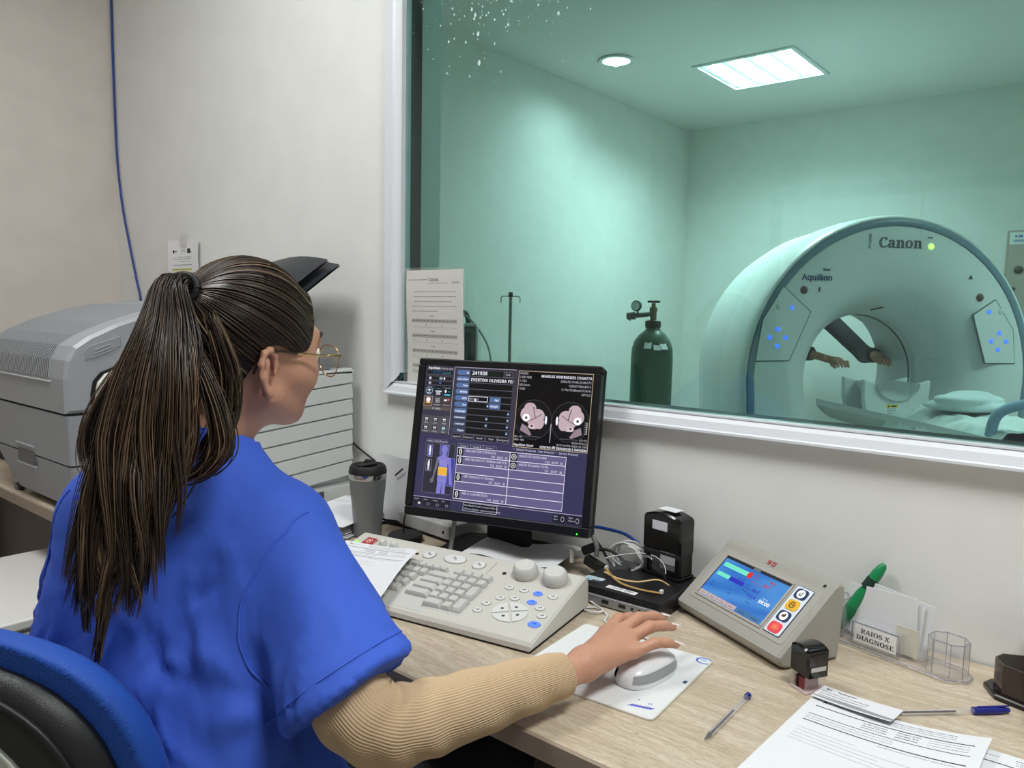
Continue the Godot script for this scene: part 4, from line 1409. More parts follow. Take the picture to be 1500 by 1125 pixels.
func pen(t: Node3D, blue: Material, cap: bool) -> void:
	var X := Transform3D(Basis(Vector3.FORWARD, PI / 2), Vector3.ZERO)  # y of the lathe -> x
	var L := .143 if not cap else .148
	var x0 := -L / 2 if not cap else -.0835
	var f := func(prof: Array, seg: int) -> G:
		return G.new().at(Transform3D(Basis(Vector3.FORWARD, PI / 2), Vector3(x0, 0, 0))).lathe(prof, seg)
	obj("barrel", f.call([[.0030, .014], [.0040, .02], [.0041, L - .006], [.0038, L - .003]], 6), clear(rgb8(226, 228, 236), .14, .06), t)
	obj("ink_refill", f.call([[.0011, .012], [.0013, .02], [.0013, L * .62], [.0, L * .62 + .001]], 8), mat(rgb8(24, 24, 52) if not cap else rgb8(32, 22, 34), .3), t)
	obj("tip_cone", f.call([[.0006, 0], [.0010, .003], [.0019, .009], [.003, .0155]], 10), M.steel if not cap else blue, t)
	if not cap: obj("end_plug", f.call([[.0043, L - .009], [.0043, L - .001], [.0038, L]], 12), blue, t)
	else:
		obj("cap", f.call([[.0052, L - .032], [.0052, L - .004], [.0048, L + .006], [.0034, L + .016], [.0028, L + .0185]], 12), blue, t)
		obj("clip", G.new().at(Transform3D(Basis(), Vector3(x0, 0, 0))).box(Vector3(L - .004, .0056, 0), Vector3(.044, .0014, .003), .0004), blue, t)

# ---------------------------------------------------------------- printed forms on the right
func paper(called: String, label: String, at: Vector3, turn: float, w: float, h: float, m: Material, lift: Callable, group := "") -> void:
	var rows := []
	for j in 15:
		var r := PackedVector3Array()
		for i in 11:
			var u := i / 10.0
			var v := j / 14.0
			r.append(Vector3((u - .5) * w, lift.call(u, v), (v - .5) * h))
		rows.append(r)
	var g := G.new()
	g.grid(rows, false, false, true)
	var o := obj(called, g, m)
	o.position = at
	o.rotation.y = turn
	tag(o, label, "paper", group)

func loose_papers() -> void:
	var f1 := form_page(1024, 1448, 11, 0)
	var f2 := form_page(1024, 1448, 17, 0)
	paper("paper_form", "printed form lying lowest on the desk's right front", Vector3(-.155, DESK + .0015, .438), deg_to_rad(-2), .21, .297, f2, func(u, v): return .001 + .0006 * sin(u * 4.0), "printed forms on the desk")
	paper("paper_form", "printed form with bold rules and a curled top right edge", Vector3(-.222, DESK + .004, .436), deg_to_rad(-2.0), .21, .297, f1, func(u, v): return .0012 + .016 * pow(u, 3.0) * (1.0 - v * .6) + .006 * sin(v * 7.0 + 1.0) * u * u, "printed forms on the desk")
	paper("paper_form", "printed form with bold rules lying rightmost on desk", Vector3(-.045, DESK + .0045, .436), deg_to_rad(3), .21, .297, f2, func(u, v): return .0012 + .003 * sin(u * 5.0) + .004 * (1.0 - u), "printed forms on the desk")
	var c := Cv.new(512, 160, Color(.87, .87, .88))
	var rng := RandomNumberGenerator.new()
	rng.seed = 8
	c.text(30, 40, 34, "X<", rgb8(40, 40, 44), 0, "Droid Sans", true); c.fine(110, 18, 120, 18, rgb8(70, 70, 74), rng)
	for i in 3: c.fine(24, 56 + i * 26, 300, 12, rgb8(100, 100, 106), rng)
	c.poly([Vector2(0, 128), Vector2(300, 110), Vector2(512, 128), Vector2(512, 150), Vector2(0, 140)], rgb8(150, 150, 152))
	paper("paper_slip", "narrow printed slip lying across the top of the forms", Vector3(-.268, DESK + .006, .283), deg_to_rad(-7), .105, .042, printed(c.tex(), .8), func(u, v): return .003 + .006 * u * u)

# ---------------------------------------------------------------- clear organizer
func octagon(w: float, d: float, cut: float) -> PackedVector2Array:
	return PackedVector2Array([Vector2(-w / 2 + cut, -d / 2), Vector2(w / 2 - cut, -d / 2), Vector2(w / 2, -d / 2 + cut), Vector2(w / 2, d / 2 - cut), Vector2(w / 2 - cut, d / 2), Vector2(-w / 2 + cut, d / 2), Vector2(-w / 2, d / 2 - cut), Vector2(-w / 2, -d / 2 + cut)])

func cup_walls(w: float, d: float, cut: float, h: float) -> G:
	var o := octagon(w, d, cut)
	var i2 := octagon(w - .004, d - .004, cut - .0012)
	var g := G.new()
	for k in 8:
		var a := o[k]
		var b := o[(k + 1) % 8]
		var p := i2[k]
		var q := i2[(k + 1) % 8]
		g.quad(Vector3(a.x, 0, -a.y), Vector3(b.x, 0, -b.y), Vector3(b.x, h, -b.y), Vector3(a.x, h, -a.y))
		g.quad(Vector3(q.x, 0.002, -q.y), Vector3(p.x, 0.002, -p.y), Vector3(p.x, h, -p.y), Vector3(q.x, h, -q.y))
		g.quad(Vector3(a.x, h, -a.y), Vector3(b.x, h, -b.y), Vector3(q.x, h, -q.y), Vector3(p.x, h, -p.y))
	return g

func organizer() -> void:
	var t := thing("desk_organizer", "clear acrylic desk organizer with a white name label", "organizer", Vector3(-.285, DESK, .058), deg_to_rad(-14))
	var ac = M.acrylic
	obj("base_tray", G.new().at(Transform3D(Basis(Vector3.RIGHT, -PI / 2), Vector3.ZERO)).prism(octagon(.246, .062, .02), 0, .005, .001), ac, t)
	var cup := cup_walls(.052, .046, .013, .05)
	var o := obj("pen_cup", cup, ac, t)
	o.position = Vector3(.09, .005, 0)
	o = obj("pen_cup", cup_walls(.05, .046, .013, .06), ac, t)
	o.position = Vector3(-.093, .005, 0)
	var rim := G.new()
	for q in [[.09, .052, .046, .055], [-.093, .05, .046, .065]]:
		var oc := octagon(q[1] - .002, q[2] - .002, .0125)
		var pth := []
		for k in 9: pth.append(Vector3(q[0] + oc[k % 8].x, q[3], -oc[k % 8].y))
		rim.tube(pth, .0009, 5)
		for k in 8: rim.tube([Vector3(q[0] + oc[k].x, .005, -oc[k].y), Vector3(q[0] + oc[k].x, q[3], -oc[k].y)], .0006, 4)
	var oc2 := octagon(.244, .060, .02)
	var bp := []
	for k in 9: bp.append(Vector3(oc2[k % 8].x, .0045, -oc2[k % 8].y))
	rim.tube(bp, .0011, 5)
	rim.tube([Vector3(-.05, .038, .016), Vector3(.026, .038, .016), Vector3(.026, .005, .016)], .0011, 5)
	rim.tube([Vector3(-.05, .005, .016), Vector3(-.05, .038, .016)], .0011, 5)
	obj("cup_rim", rim, clear(rgb8(150, 152, 170), .6, .1), t)
	obj("note_slot", G.new().box(Vector3(-.012, .021, .015), Vector3(.074, .034, .002)).box(Vector3(.026, .021, .006), Vector3(.002, .034, .02)).box(Vector3(-.05, .021, .006), Vector3(.002, .034, .02)).box(Vector3(-.012, .04, .006), Vector3(.078, .003, .022), .001), ac, t)
	var c := Cv.new(420, 190, Color(.95, .95, .95))
	c.text(210, 84, 68, "RAIOS X", rgb8(24, 24, 26), .5, "Droid Serif", true)
	c.text(210, 162, 68, "DIAGNOSE", rgb8(24, 24, 26), .5, "Droid Serif", true)
	var g := G.new()
	g.quad(Vector3(-.046, .008, .0171), Vector3(.022, .008, .0171), Vector3(.022, .036, .0171), Vector3(-.046, .036, .0171))
	g.box(Vector3(-.012, .022, .0166), Vector3(.068, .028, .0007))
	obj("name_label", g, printed(c.tex(), .5), t, "white label reading RAIOS X DIAGNOSE")
	# slips of paper standing in it
	var names := ["white note slip standing foremost in the clear organizer", "white note slip standing second in the clear organizer", "tilted white note slip standing rearmost in the clear organizer"]
	var places := [[Vector3(-.012, .044, -.006), .112, .082, 3.0], [Vector3(-.006, .040, -.010), .112, .078, -2.0], [Vector3(.012, .041, -.014), .1, .088, -6.0]]
	for i in 3:
		var q = places[i]
		var sl := obj("note_slip", G.new().at(Transform3D(Basis(Vector3(0, 0, 1), deg_to_rad(q[3])) * Basis(Vector3.RIGHT, deg_to_rad(-5)), q[0])).box(Vector3.ZERO, Vector3(q[1], q[2], .0012), .0003), M.paper)
		sl.position = Vector3(-.290, DESK + .006, .05)
		sl.rotation.y = deg_to_rad(-14)
		tag(sl, names[i], "paper", "note slips in the clear organizer")
	var pn := obj("note_card", G.new().box(Vector3(.036, .022, .006), Vector3(.034, .044, .0012)), mat(rgb8(212, 208, 192), .8))
	pn.position = Vector3(-.290, DESK + .006, .05)
	pn.rotation.y = deg_to_rad(-14)
	tag(pn, "small cream note card beside the white name label", "card")
	# green marker
	var hp := thing("marker_pen", "green felt marker leaning in the clear organizer", "pen", Vector3(-.372, DESK + .0065, .042))
	var dirv := (Vector3(-.306, DESK + .128, .012) - Vector3(-.372, DESK + .0065, .042))
	var X := Transform3D(Basis(Quaternion(Vector3.UP, dirv.normalized())), Vector3.ZERO)
	var gm := mat(rgb8(14, 132, 78), .35)
	obj("barrel", G.new().at(X).lathe([[.005, .012], [.0085, .016], [.0092, .05], [.0092, .09], [.0088, .12], [.0065, .134], [.003, .139]], 16), gm, hp)
	obj("cap", G.new().at(X).lathe([[.006, .001], [.009, .004], [.0095, .04], [.0096, .052]], 16), mat(rgb8(10, 112, 66), .4), hp)
	obj("clip", G.new().at(X).box(Vector3(.0095, .03, 0), Vector3(.002, .036, .005), .0005), mat(rgb8(10, 112, 66), .4), hp)
	obj("barrel_print", G.new().at(X).lathe([[.0090, .088], [.0095, .089], [.0094, .108], [.0089, .109]], 16), mat(rgb8(10, 48, 36), .5), hp)
	for i in 3:
		var sc := obj("paper_clip", G.new().tube([Vector3(-.008, 0, -.003), Vector3(.008, 0, -.003), Vector3(.009, 0, 0), Vector3(.008, 0, .003), Vector3(-.006, 0, .003), Vector3(-.007, 0, .0015), Vector3(.005, 0, .001)], .0005, 5), M.steel)
		sc.position = Vector3(-.364 + .006 * i, DESK + .0085 + .0012 * i, .046 - .003 * i)
		sc.rotation.y = i * 1.3
		tag(sc, ["lowest steel paper clip in the clear organizer's left cup", "middle steel paper clip in the clear organizer's left cup", "topmost steel paper clip in the clear organizer's left cup"][i], "paper clip", "paper clips in the organizer")

# ---------------------------------------------------------------- things at the right end of the desk
func right_end() -> void:
	var t := thing("smoked_box", "smoked brown plastic organizer cup at the right edge", "organizer", Vector3(-.098, DESK, .092), deg_to_rad(-18))
	var sm := mat(rgb8(60, 48, 44), .12)
	sm.albedo_color.a = .72
	sm.transparency = BaseMaterial3D.TRANSPARENCY_ALPHA
	obj("base_tray", G.new().at(Transform3D(Basis(Vector3.RIGHT, -PI / 2), Vector3.ZERO)).prism(octagon(.105, .074, .028), 0, .008, .002), mat(rgb8(30, 26, 26), .2), t)
	var o := obj("cup_wall", cup_walls(.086, .06, .02, .042), sm, t)
	o.position = Vector3(.004, .008, 0)
	var cl := obj("cup_floor", G.new().box(Vector3(.004, .0095, 0), Vector3(.07, .003, .05)), mat(rgb8(40, 34, 32), .4), t)
	var t2 := thing("tumbler", "translucent white tumbler with a white lid by the wall", "cup", Vector3(-.066, DESK, .038))
	var tb := mat(rgb8(214, 212, 202), .3)
	tb.backlight_enabled = true
	tb.backlight = Color(.5, .5, .48)
	obj("body", G.new().lathe([[.024, 0], [.026, .003], [.030, .09], [.0305, .094]], 28), tb, t2)
	obj("lid", G.new().lathe([[.031, .092], [.0375, .0935], [.038, .097], [.033, .100], [.018, .1015], [.016, .099], [.0, .099]], 28), M.white, t2)
	var t3 := thing("plastic_bottle", "translucent plastic bottle at the photo's right edge", "bottle", Vector3(-.048, DESK, .175))
	obj("body", G.new().lathe([[.028, 0], [.0335, .004], [.034, .03], [.032, .06], [.024, .082], [.013, .09], [.012, .1]], 28), tb, t3)
	obj("cap", G.new().lathe([[.0135, .098], [.014, .1], [.014, .116], [.012, .118]], 20), M.white, t3)

# ---------------------------------------------------------------- left of the monitor
func left_of_monitor() -> void:
	var t := thing("travel_mug", "grey steel travel mug with black flip lid and chrome band", "mug", Vector3(-1.362, DESK, .207))
	obj("body", G.new().lathe([[.030, 0], [.0325, .002], [.0325, .010], [.0328, .0105], [.0328, .0125], [.0323, .013], [.0327, .0165], [.033, .017], [.033, .019], [.0325, .0195], [.0330, .023], [.0333, .0235], [.0333, .0255], [.0328, .026], [.0365, .078], [.0405, .112], [.042, .136]], 36), mat(rgb8(118, 122, 124), .4, .2), t)
	obj("chrome_band", G.new().lathe([[.0422, .135], [.0432, .137], [.0432, .1465], [.0424, .148]], 36), M.chrome, t)
	obj("lid", G.new().lathe([[.0428, .147], [.0435, .150], [.0415, .160], [.038, .166], [.036, .1665], [.034, .162], [.0, .161]], 36), M.black_matt, t)
	obj("flip_tab", G.new().box(Vector3(0, .1655, .002), Vector3(.018, .006, .05), .002).box(Vector3(-.016, .168, -.016), Vector3(.022, .010, .014), .003), M.black_matt, t)
	var m := thing("desk_microphone", "round black microphone foot with a thin bent stem", "microphone", Vector3(-1.268, DESK, .176))
	obj("foot", G.new().lathe([[.039, 0], [.0395, .003], [.039, .013], [.036, .0165], [.0, .017]], 36), M.black_matt, m)
	obj("stem", G.new().tube(curve([Vector3(-.006, .016, .0), Vector3(-.004, .06, -.004), Vector3(.012, .12, -.03), Vector3(.02, .17, -.07)], 6), .0018, 6), M.black_matt, m)
	obj("capsule", G.new().at(Transform3D(Basis(), Vector3(.02, .165, -.07))).lathe([[.003, 0], [.006, .004], [.006, .018], [.0, .022]], 12), M.black_matt, m)
	var b := thing("grey_speaker_box", "low rounded grey box standing behind the monitor", "speaker", Vector3(-1.275, DESK, .075), deg_to_rad(-5))
	obj("body", G.new().box(Vector3(.0, .022, 0), Vector3(.2, .04, .085), .008), M.grey_light, b)
	obj("upright", G.new().box(Vector3(-.012, .085, -.018), Vector3(.15, .1, .045), .012), M.grey_light, b)
	obj("socket", G.new().box(Vector3(.08, .022, .0428), Vector3(.005, .006, .001)), M.black, b)
	obj("foot_edge", G.new().box(Vector3(.0, .0015, .0), Vector3(.19, .003, .08)), M.black_matt, b)
	# stack of papers and a leaning sheet
	var rng := RandomNumberGenerator.new()
	rng.seed = 6
	var f := form_page(512, 700, 23, 0)
	for i in 7:
		paper("paper_sheet", ["printed sheet on top of the stack beside the travel mug", "sheet second from top in stack beside the mug", "sheet third from top in stack beside the mug", "sheet fourth from top in stack beside the mug", "sheet fifth from top in stack beside the mug", "sheet second from bottom in stack beside the mug", "lowest sheet of the stack beside the mug"][i], Vector3(-1.487 + rng.randf_range(-.008, .008), DESK + .0315 - i * .0045, .175 + rng.randf_range(-.006, .006)), deg_to_rad(14 + rng.randf_range(-5, 5)), .17, .25, f if i == 0 else M.paper, func(u, v): return .001 + .0012 * sin(u * 6.0 + i) + (.004 * (1.0 - v) * u if i == 0 else 0.0), "sheets stacked beside the travel mug")
	var ls := thing("document_rack", "narrow black document tray behind the travel mug", "document tray", Vector3(-1.405, DESK, .105), deg_to_rad(12))
	obj("tray", G.new().box(Vector3(0, .006, 0), Vector3(.12, .012, .03), .002), M.black_matt, ls)
	for i in 4:
		var st := obj("document", G.new().at(Transform3D(Basis(Vector3(0, 0, 1), deg_to_rad(-9 + i * 3.5)) * Basis(Vector3.RIGHT, deg_to_rad(-6)), Vector3(.004 * i, .089, -.008 + .005 * i))).box(Vector3.ZERO, Vector3(.1, .15, .0008)), M.paper)
		st.position = Vector3(-1.405, DESK, .105)
		st.rotation.y = deg_to_rad(12)
		tag(st, ["rearmost white document in the tray behind the mug", "second rearmost white document in the tray behind the mug", "second foremost white document in the tray behind the mug", "foremost white document in the tray behind the mug"][i], "document", "documents in the tray behind the mug")
	obj("label_strip", G.new().at(Transform3D(Basis(Vector3(0, 0, 1), deg_to_rad(40)), Vector3(.036, .132, .0095))).box(Vector3.ZERO, Vector3(.03, .004, .0006)), M.black, ls)

# ---------------------------------------------------------------- cables
func cables() -> void:
	tag(obj("network_cable", G.new().tube(curve([Vector3(-3.092, 2.79, .006), Vector3(-3.092, 2.41, .006), Vector3(-3.092, 2.3, .006), Vector3(-3.089, 2.1, .006), Vector3(-3.078, 1.828, .006), Vector3(-3.045, 1.646, .006), Vector3(-2.991, 1.49, .006), Vector3(-2.942, 1.362, .006), Vector3(-2.912, 1.27, .006), Vector3(-2.9, 1.1, .02), Vector3(-2.9, .8, .02), Vector3(-2.9, .758, .04)], 6), .0042, 8), M.blue_cable), "blue network cable hanging down the wall near the corner", "cable")
	tag(obj("network_cable", G.new().tube(curve([Vector3(-.9, .82, .03), Vector3(-.86, .832, .028), Vector3(-.82, .833, .025), Vector3(-.783, .829, .022), Vector3(-.744, .808, .018), Vector3(-.72, .785, .014), Vector3(-.70, .757, .012), Vector3(-.62, .7545, .012)], 6), .0035, 8), M.blue_cable), "blue network cable arching behind the tall black stamp", "cable")
	var coil := []
	for i in 60:
		var a := TAU * i / 14.0
		coil.append(Vector3(-.752 + cos(a) * (.036 + .003 * sin(i * .7)), .803 + sin(a) * (.026 + .002 * cos(i * 1.1)), .045 + .0006 * i * (1 if i % 3 else 1.2)))
	coil.push_front(Vector3(-.70, .79, .03))
	tag(obj("cable_coil", G.new().tube(coil, .0022, 6), mat(rgb8(196, 196, 194), .4)), "coiled pale grey cable behind the mini computer", "cable")
	tag(obj("wall_cable", G.new().tube([Vector3(-1.72, .93, .006), Vector3(-1.647, .894, .006), Vector3(-1.576, .867, .006), Vector3(-1.46, .81, .006), Vector3(-1.3, .77, .008)], .0025, 6), M.black_matt), "thin dark cable running down the wall behind the mug", "cable")
	var b := thing("video_cable_plugs", "bundle of black video plugs hanging at the monitor's right side", "cable", Vector3(-.86, DESK, .06))
	obj("plug", G.new().at(Transform3D(Basis(Vector3(0, 0, 1), .5), Vector3(.03, .055, .02))).box(Vector3.ZERO, Vector3(.04, .018, .016), .003), M.black_matt, b)
	obj("plug", G.new().at(Transform3D(Basis(Vector3(0, 0, 1), -.3), Vector3(.045, .028, .028))).box(Vector3.ZERO, Vector3(.045, .02, .016), .003), M.black_matt, b)
	obj("plug", G.new().at(Transform3D(Basis(Vector3(0, 1, 0), .6), Vector3(.01, .08, .01))).box(Vector3.ZERO, Vector3(.034, .016, .014), .003), M.black_matt, b)
	obj("braided_lead", G.new().tube(curve([Vector3(.012, .098, .02), Vector3(.035, .086, .026), Vector3(.05, .066, .03), Vector3(.05, .045, .03)], 6), .0048, 8), mat(rgb8(120, 122, 122), .5), b)
	obj("black_lead", G.new().tube(curve([Vector3(.03, .05, .03), Vector3(.07, .062, .026), Vector3(.10, .052, .022), Vector3(.125, .03, .02), Vector3(.13, .008, .02)], 6), .003, 8), M.black_matt, b)
	obj("black_lead", G.new().tube(curve([Vector3(.0, .09, .0), Vector3(.03, .05, -.015), Vector3(.05, .02, -.02), Vector3(.07, .004, -.02)], 6), .003, 8), M.black_matt, b)
	obj("white_plug", G.new().box(Vector3(.002, .04, .045), Vector3(.008, .03, .008), .002), M.white, b)
	var p := thing("power_lead", "short pale power lead standing under the monitor", "cable", Vector3(-1.118, DESK, .185))
	obj("lead", G.new().tube(curve([Vector3(0, .01, .0), Vector3(.002, .04, -.005), Vector3(-.004, .08, -.02), Vector3(-.004, .12, -.05)], 5), .005, 8), mat(rgb8(178, 180, 178), .4), p)
	obj("plug_collar", G.new().lathe([[.008, 0], [.008, .008], [.006, .012]], 12), mat(rgb8(190, 190, 188), .4), p)
	var d := thing("black_adapter", "flat black adapter box on the desk before the monitor", "adapter", Vector3(-1.165, DESK, .232), deg_to_rad(12))
	obj("case", G.new().box(Vector3(0, .009, 0), Vector3(.11, .018, .06), .004), M.black_matt, d)
	obj("lead", G.new().tube(curve([Vector3(-.055, .009, 0), Vector3(-.08, .003, .02), Vector3(-.1, .003, .0), Vector3(-.11, .003, -.02)], 5), .0025, 6), M.black_matt, d)

# ---------------------------------------------------------------- notices
func notices() -> void:
	var rng := RandomNumberGenerator.new()
	rng.seed = 41
	var c := Cv.new(512, 724, rgb8(238, 238, 240))
	var k := rgb8(60, 60, 64)
	c.oval(86, 96, 12, 16, rgb8(20, 20, 22)); c.rect(104, 92, 30, 8, k); c.frame(200, 78, 66, 36, rgb8(120, 120, 124), 2); c.fine(206, 88, 54, 12, rgb8(120, 120, 124), rng); c.rect(300, 76, 54, 38, rgb8(30, 30, 34)); c.rect(316, 100, 56, 14, rgb8(60, 60, 64))
	for q in [[150, 140, 230, 1], [86, 156, 280, 1], [160, 176, 180, 1], [86, 206, 300, 3], [60, 242, 310, 3], [60, 262, 34, 3], [86, 324, 290, 3], [170, 368, 96, 3], [150, 512, 180, 1]]: c.fine(q[0], q[1], q[2], 9, k if q[3] > 1 else rgb8(130, 130, 134), rng)
	c.rect(56, 236, 320, 30, rgb8(236, 232, 170)); c.fine(60, 242, 310, 10, k, rng)
	for i in 7: c.fine(205, 408 + i * 22, 40, 8, k, rng)
	var rows := []
	for j in 9:
		var r := PackedVector3Array()
		for i in 7: r.append(Vector3(-.105 + .21 * i / 6.0 + .006 * j / 8.0, .15 - .297 * j / 8.0, .003 + .008 * pow(absf(i / 3.0 - 1.0), 2.0) * (1.0 - .3 * j / 8.0) + .004 * sin(j * .8)))
		rows.append(r)
	var t := thing("wall_notice", "printed notice taped to the wall left of the window", "notice", Vector3(-2.575, 1.345, .001))
	obj("sheet", G.new().grid_of(rows, false, true), printed(c.tex(), .75), t)
	obj("tape", G.new().box(Vector3(.0, .155, .0115), Vector3(.042, .05, .0006)), clear(rgb8(236, 236, 230), .35, .2), t)
	# notice on the glass
	c = Cv.new(640, 820, rgb8(226, 224, 218))
	c.rect(20, 66, 220, 4, rgb8(90, 90, 92)); c.text(250, 80, 36, "Canon", rgb8(40, 40, 44), 0, "Droid Serif", true); c.rect(240, 92, 240, 3, rgb8(90, 90, 92)); c.text(600, 96, 24, "Aquilion", rgb8(40, 40, 44), 1)
	for q in [[90, 150, 470], [90, 184, 470], [90, 218, 420], [60, 252, 510], [60, 288, 300]]: c.fine(q[0], q[1], q[2], 8, rgb8(80, 78, 76), rng)
	for i in 4:
		var y := 326.0 + i * 108
		c.fine(270, y - 6, 40, 10, rgb8(80, 78, 76), rng)
		c.rect(58, y + 20, 512, 26, rgb8(176, 172, 164))
		for j in 12: c.fine(66 + j * 42, y + 27, 26, 10, rgb8(40, 40, 40), rng)
		c.oval(74 if i else 220, y + 62, 5, 5, rgb8(60, 60, 60)); c.oval(220, y + 62, 5, 5, rgb8(60, 60, 60)); c.oval(400, y + 64, 5, 5, rgb8(60, 60, 60))
		c.rect(58, y + 78, 512, 2, rgb8(150, 146, 140))
	c.fine(60, 716, 500, 7, rgb8(80, 78, 76), rng); c.fine(60, 730, 100, 6, rgb8(80, 78, 76), rng)
	for i in 6: c.line(Vector2(470 + i * 14, 756 + (i % 2) * 24), Vector2(484 + i * 12, 790 - (i % 3) * 16), 3, rgb8(90, 90, 110))
	rows = []
	for j in 7:
		var r := PackedVector3Array()
		for i in 7: r.append(Vector3(-.1005 + .201 * i / 6.0 + .006 * j / 6.0, .14 - .285 * j / 6.0, .002 + .002 * sin(j * 1.1) + .004 * pow(i / 6.0, 4.0)))
		rows.append(r)
	t = thing("window_notice", "printed maker's notice in a clear sleeve stuck on the window glass", "notice", Vector3(-1.363, 1.229, -.003))
	obj("sheet", G.new().grid_of(rows, false, true), printed(c.tex(), .6), t)
	var sl := G.new()
	sl.quad(Vector3(-.103, -.148, .0075), Vector3(.112, -.148, .0075), Vector3(.106, .146, .0075), Vector3(-.103, .146, .0075))
	obj("sleeve", sl, clear(rgb8(235, 236, 236), .12, .12), t)

# ---------------------------------------------------------------- film printer, copier, low cabinet
func printers() -> void:
	var t := thing("film_printer", "large grey film printer with ribbed arched top on the desk", "printer", Vector3(-2.25, DESK, .33))
	var gm := mat(rgb8(160, 163, 168), .4)
	var gm2 := mat(rgb8(150, 153, 158), .4)
	var loopy := func(x0: float, x1: float, z0: float, z1: float, y: float, r := .012) -> PackedVector3Array:
		var o := PackedVector3Array()
		for p in rrect(x1 - x0, z1 - z0, r, 3): o.append(Vector3((x0 + x1) / 2 + p.x, y, (z0 + z1) / 2 - p.y))
		return o
	obj("lower_body", G.new().loft([loopy.call(-.115, .26, -.25, .25, .008), loopy.call(-.12, .275, -.25, .268, .02), loopy.call(-.20, .28, -.26, .278, .08), loopy.call(-.252, .285, -.27, .284, .127)]), gm2, t)
	obj("middle_body", G.new().loft([loopy.call(-.256, .286, -.27, .285, .131), loopy.call(-.288, .289, -.28, .29, .252)]), gm2, t)
	obj("seam", G.new().box(Vector3(0.01, .129, 0), Vector3(.52, .006, .54)).box(Vector3(0, .2545, 0), Vector3(.56, .006, .55)), M.black, t)
	obj("foot", G.new().box(Vector3(.08, .004, 0), Vector3(.34, .008, .46)), M.black_matt, t)
	var arc := [Vector2(.292, .258), Vector2(.294, .34), Vector2(.288, .385), Vector2(.270, .418), Vector2(.235, .442), Vector2(.17, .472), Vector2(.09, .499), Vector2(.0, .519), Vector2(-.1, .531), Vector2(-.2, .533), Vector2(-.27, .525), Vector2(-.285, .5), Vector2(-.285, .258)]
	obj("top_housing", side_prism(arc, -.29, .29, .008), gm, t)
	# ribs following the arched top
	var outer := []
	var inner := []
	for i in range(1, 8):
		var p: Vector2 = arc[i]
		var nn = (arc[i + 1] - arc[i - 1]).orthogonal().normalized()
		if nn.dot(p - Vector2(0, .2)) < 0: nn = -nn
		outer.append(p + nn * .0022)
		inner.append(p - nn * .004)
	inner.reverse()
	var rp: Array = outer + inner
	var rib := obj("louver_rib", side_prism(rp, -.0023, .0023), gm, t)
	rib.position = Vector3(-.262, 0, 0)
	for i in range(1, 42): again(rib, t, Transform3D(Basis(), Vector3(-.262 + i * .0112, 0, 0)))
	var slot_in := []
	var slot_out := []
	for i in range(1, 6):
		var p: Vector2 = arc[i]
		var nn = (arc[i + 1] - arc[i - 1]).orthogonal().normalized()
		if nn.dot(p - Vector2(0, .2)) < 0: nn = -nn
		slot_out.append(p + nn * .0010)
		slot_in.append(p - nn * .003)
	slot_in.reverse()
	obj("vent_slots", side_prism(slot_out + slot_in, -.259, .197), mat(rgb8(26, 27, 30), .6), t)
	obj("lip", G.new().box(Vector3(-.03, .331, .295), Vector3(.48, .004, .006), .0015), mat(rgb8(196, 198, 202), .3), t)
	# drawer grip in the front
	obj("grip_recess", G.new().box(Vector3(-.0, .118, .2835), Vector3(.12, .038, .006), .002), mat(rgb8(96, 98, 102), .5), t)
	obj("grip_frame", G.new().box(Vector3(0.0, .150, .288), Vector3(.13, .006, .006), .002).box(Vector3(.0, .097, .284), Vector3(.13, .006, .008), .002), gm, t)
	# side emblem with three grooves
	obj("side_emblem", G.new().at(Transform3D(Basis(Vector3.UP, PI / 2), Vector3(.291, .405, .205))).prism(PackedVector2Array([Vector2(-.042, -.020), Vector2(.042, .012), Vector2(.042, .037), Vector2(-.034, .013), Vector2(-.042, .0)]), -.002, .001, .0005), gm2, t)
	for i in 3: obj("emblem_bar", G.new().at(Transform3D(Basis(Vector3.UP, PI / 2) * Basis(Vector3(0, 0, 1), .36), Vector3(.2925, .400 + i * .008, .205))).box(Vector3.ZERO, Vector3(.055 - .008 * i, .002, .002), .0006), gm, t)
	# cream delivery side with slanted control strip
	var cp := [Vector2(.228, .01), Vector2(.228, .30), Vector2(.222, .33), Vector2(.205, .35), Vector2(.15, .372), Vector2(.05, .405), Vector2(-.25, .47), Vector2(-.25, .01)]
	var cs := cp.map(func(p): return Vector2(p.x * 1.02 + .004, p.y * 1.012))
	obj("side_seam", side_prism(cs, .289, .2935), M.black, t)
	obj("side_cover", side_prism(cp, .289, .302, .003), mat(rgb8(222, 222, 210), .4), t)
	obj("control_strip", G.new().at(Transform3D(Basis(Vector3.RIGHT, deg_to_rad(18)), Vector3(.3, .395, .08))).box(Vector3.ZERO, Vector3(.02, .008, .17), .003), mat(rgb8(60, 64, 68), .4), t)
	obj("display_screen", G.new().at(Transform3D(Basis(Vector3.RIGHT, deg_to_rad(18)), Vector3(.308, .398, .11))).box(Vector3.ZERO, Vector3(.006, .007, .04), .001), glowing(rgb8(40, 150, 130), .5), t)
	obj("sticker", G.new().at(Transform3D(Basis(Vector3.RIGHT, deg_to_rad(22)), Vector3(.3025, .345, .13))).box(Vector3.ZERO, Vector3(.001, .02, .07), .0003), mat(rgb8(206, 220, 90), .5), t)
	# clip lying on the desk left of it
	tag(obj("binder_clip", G.new().box(Vector3(0, .008, 0), Vector3(.03, .016, .02), .003).box(Vector3(-.006, .017, .004), Vector3(.02, .004, .012), .001), mat(rgb8(90, 96, 98), .4)), "dark binder clip on the desk left of the film printer", "clip").position = Vector3(-2.405, DESK, .585)
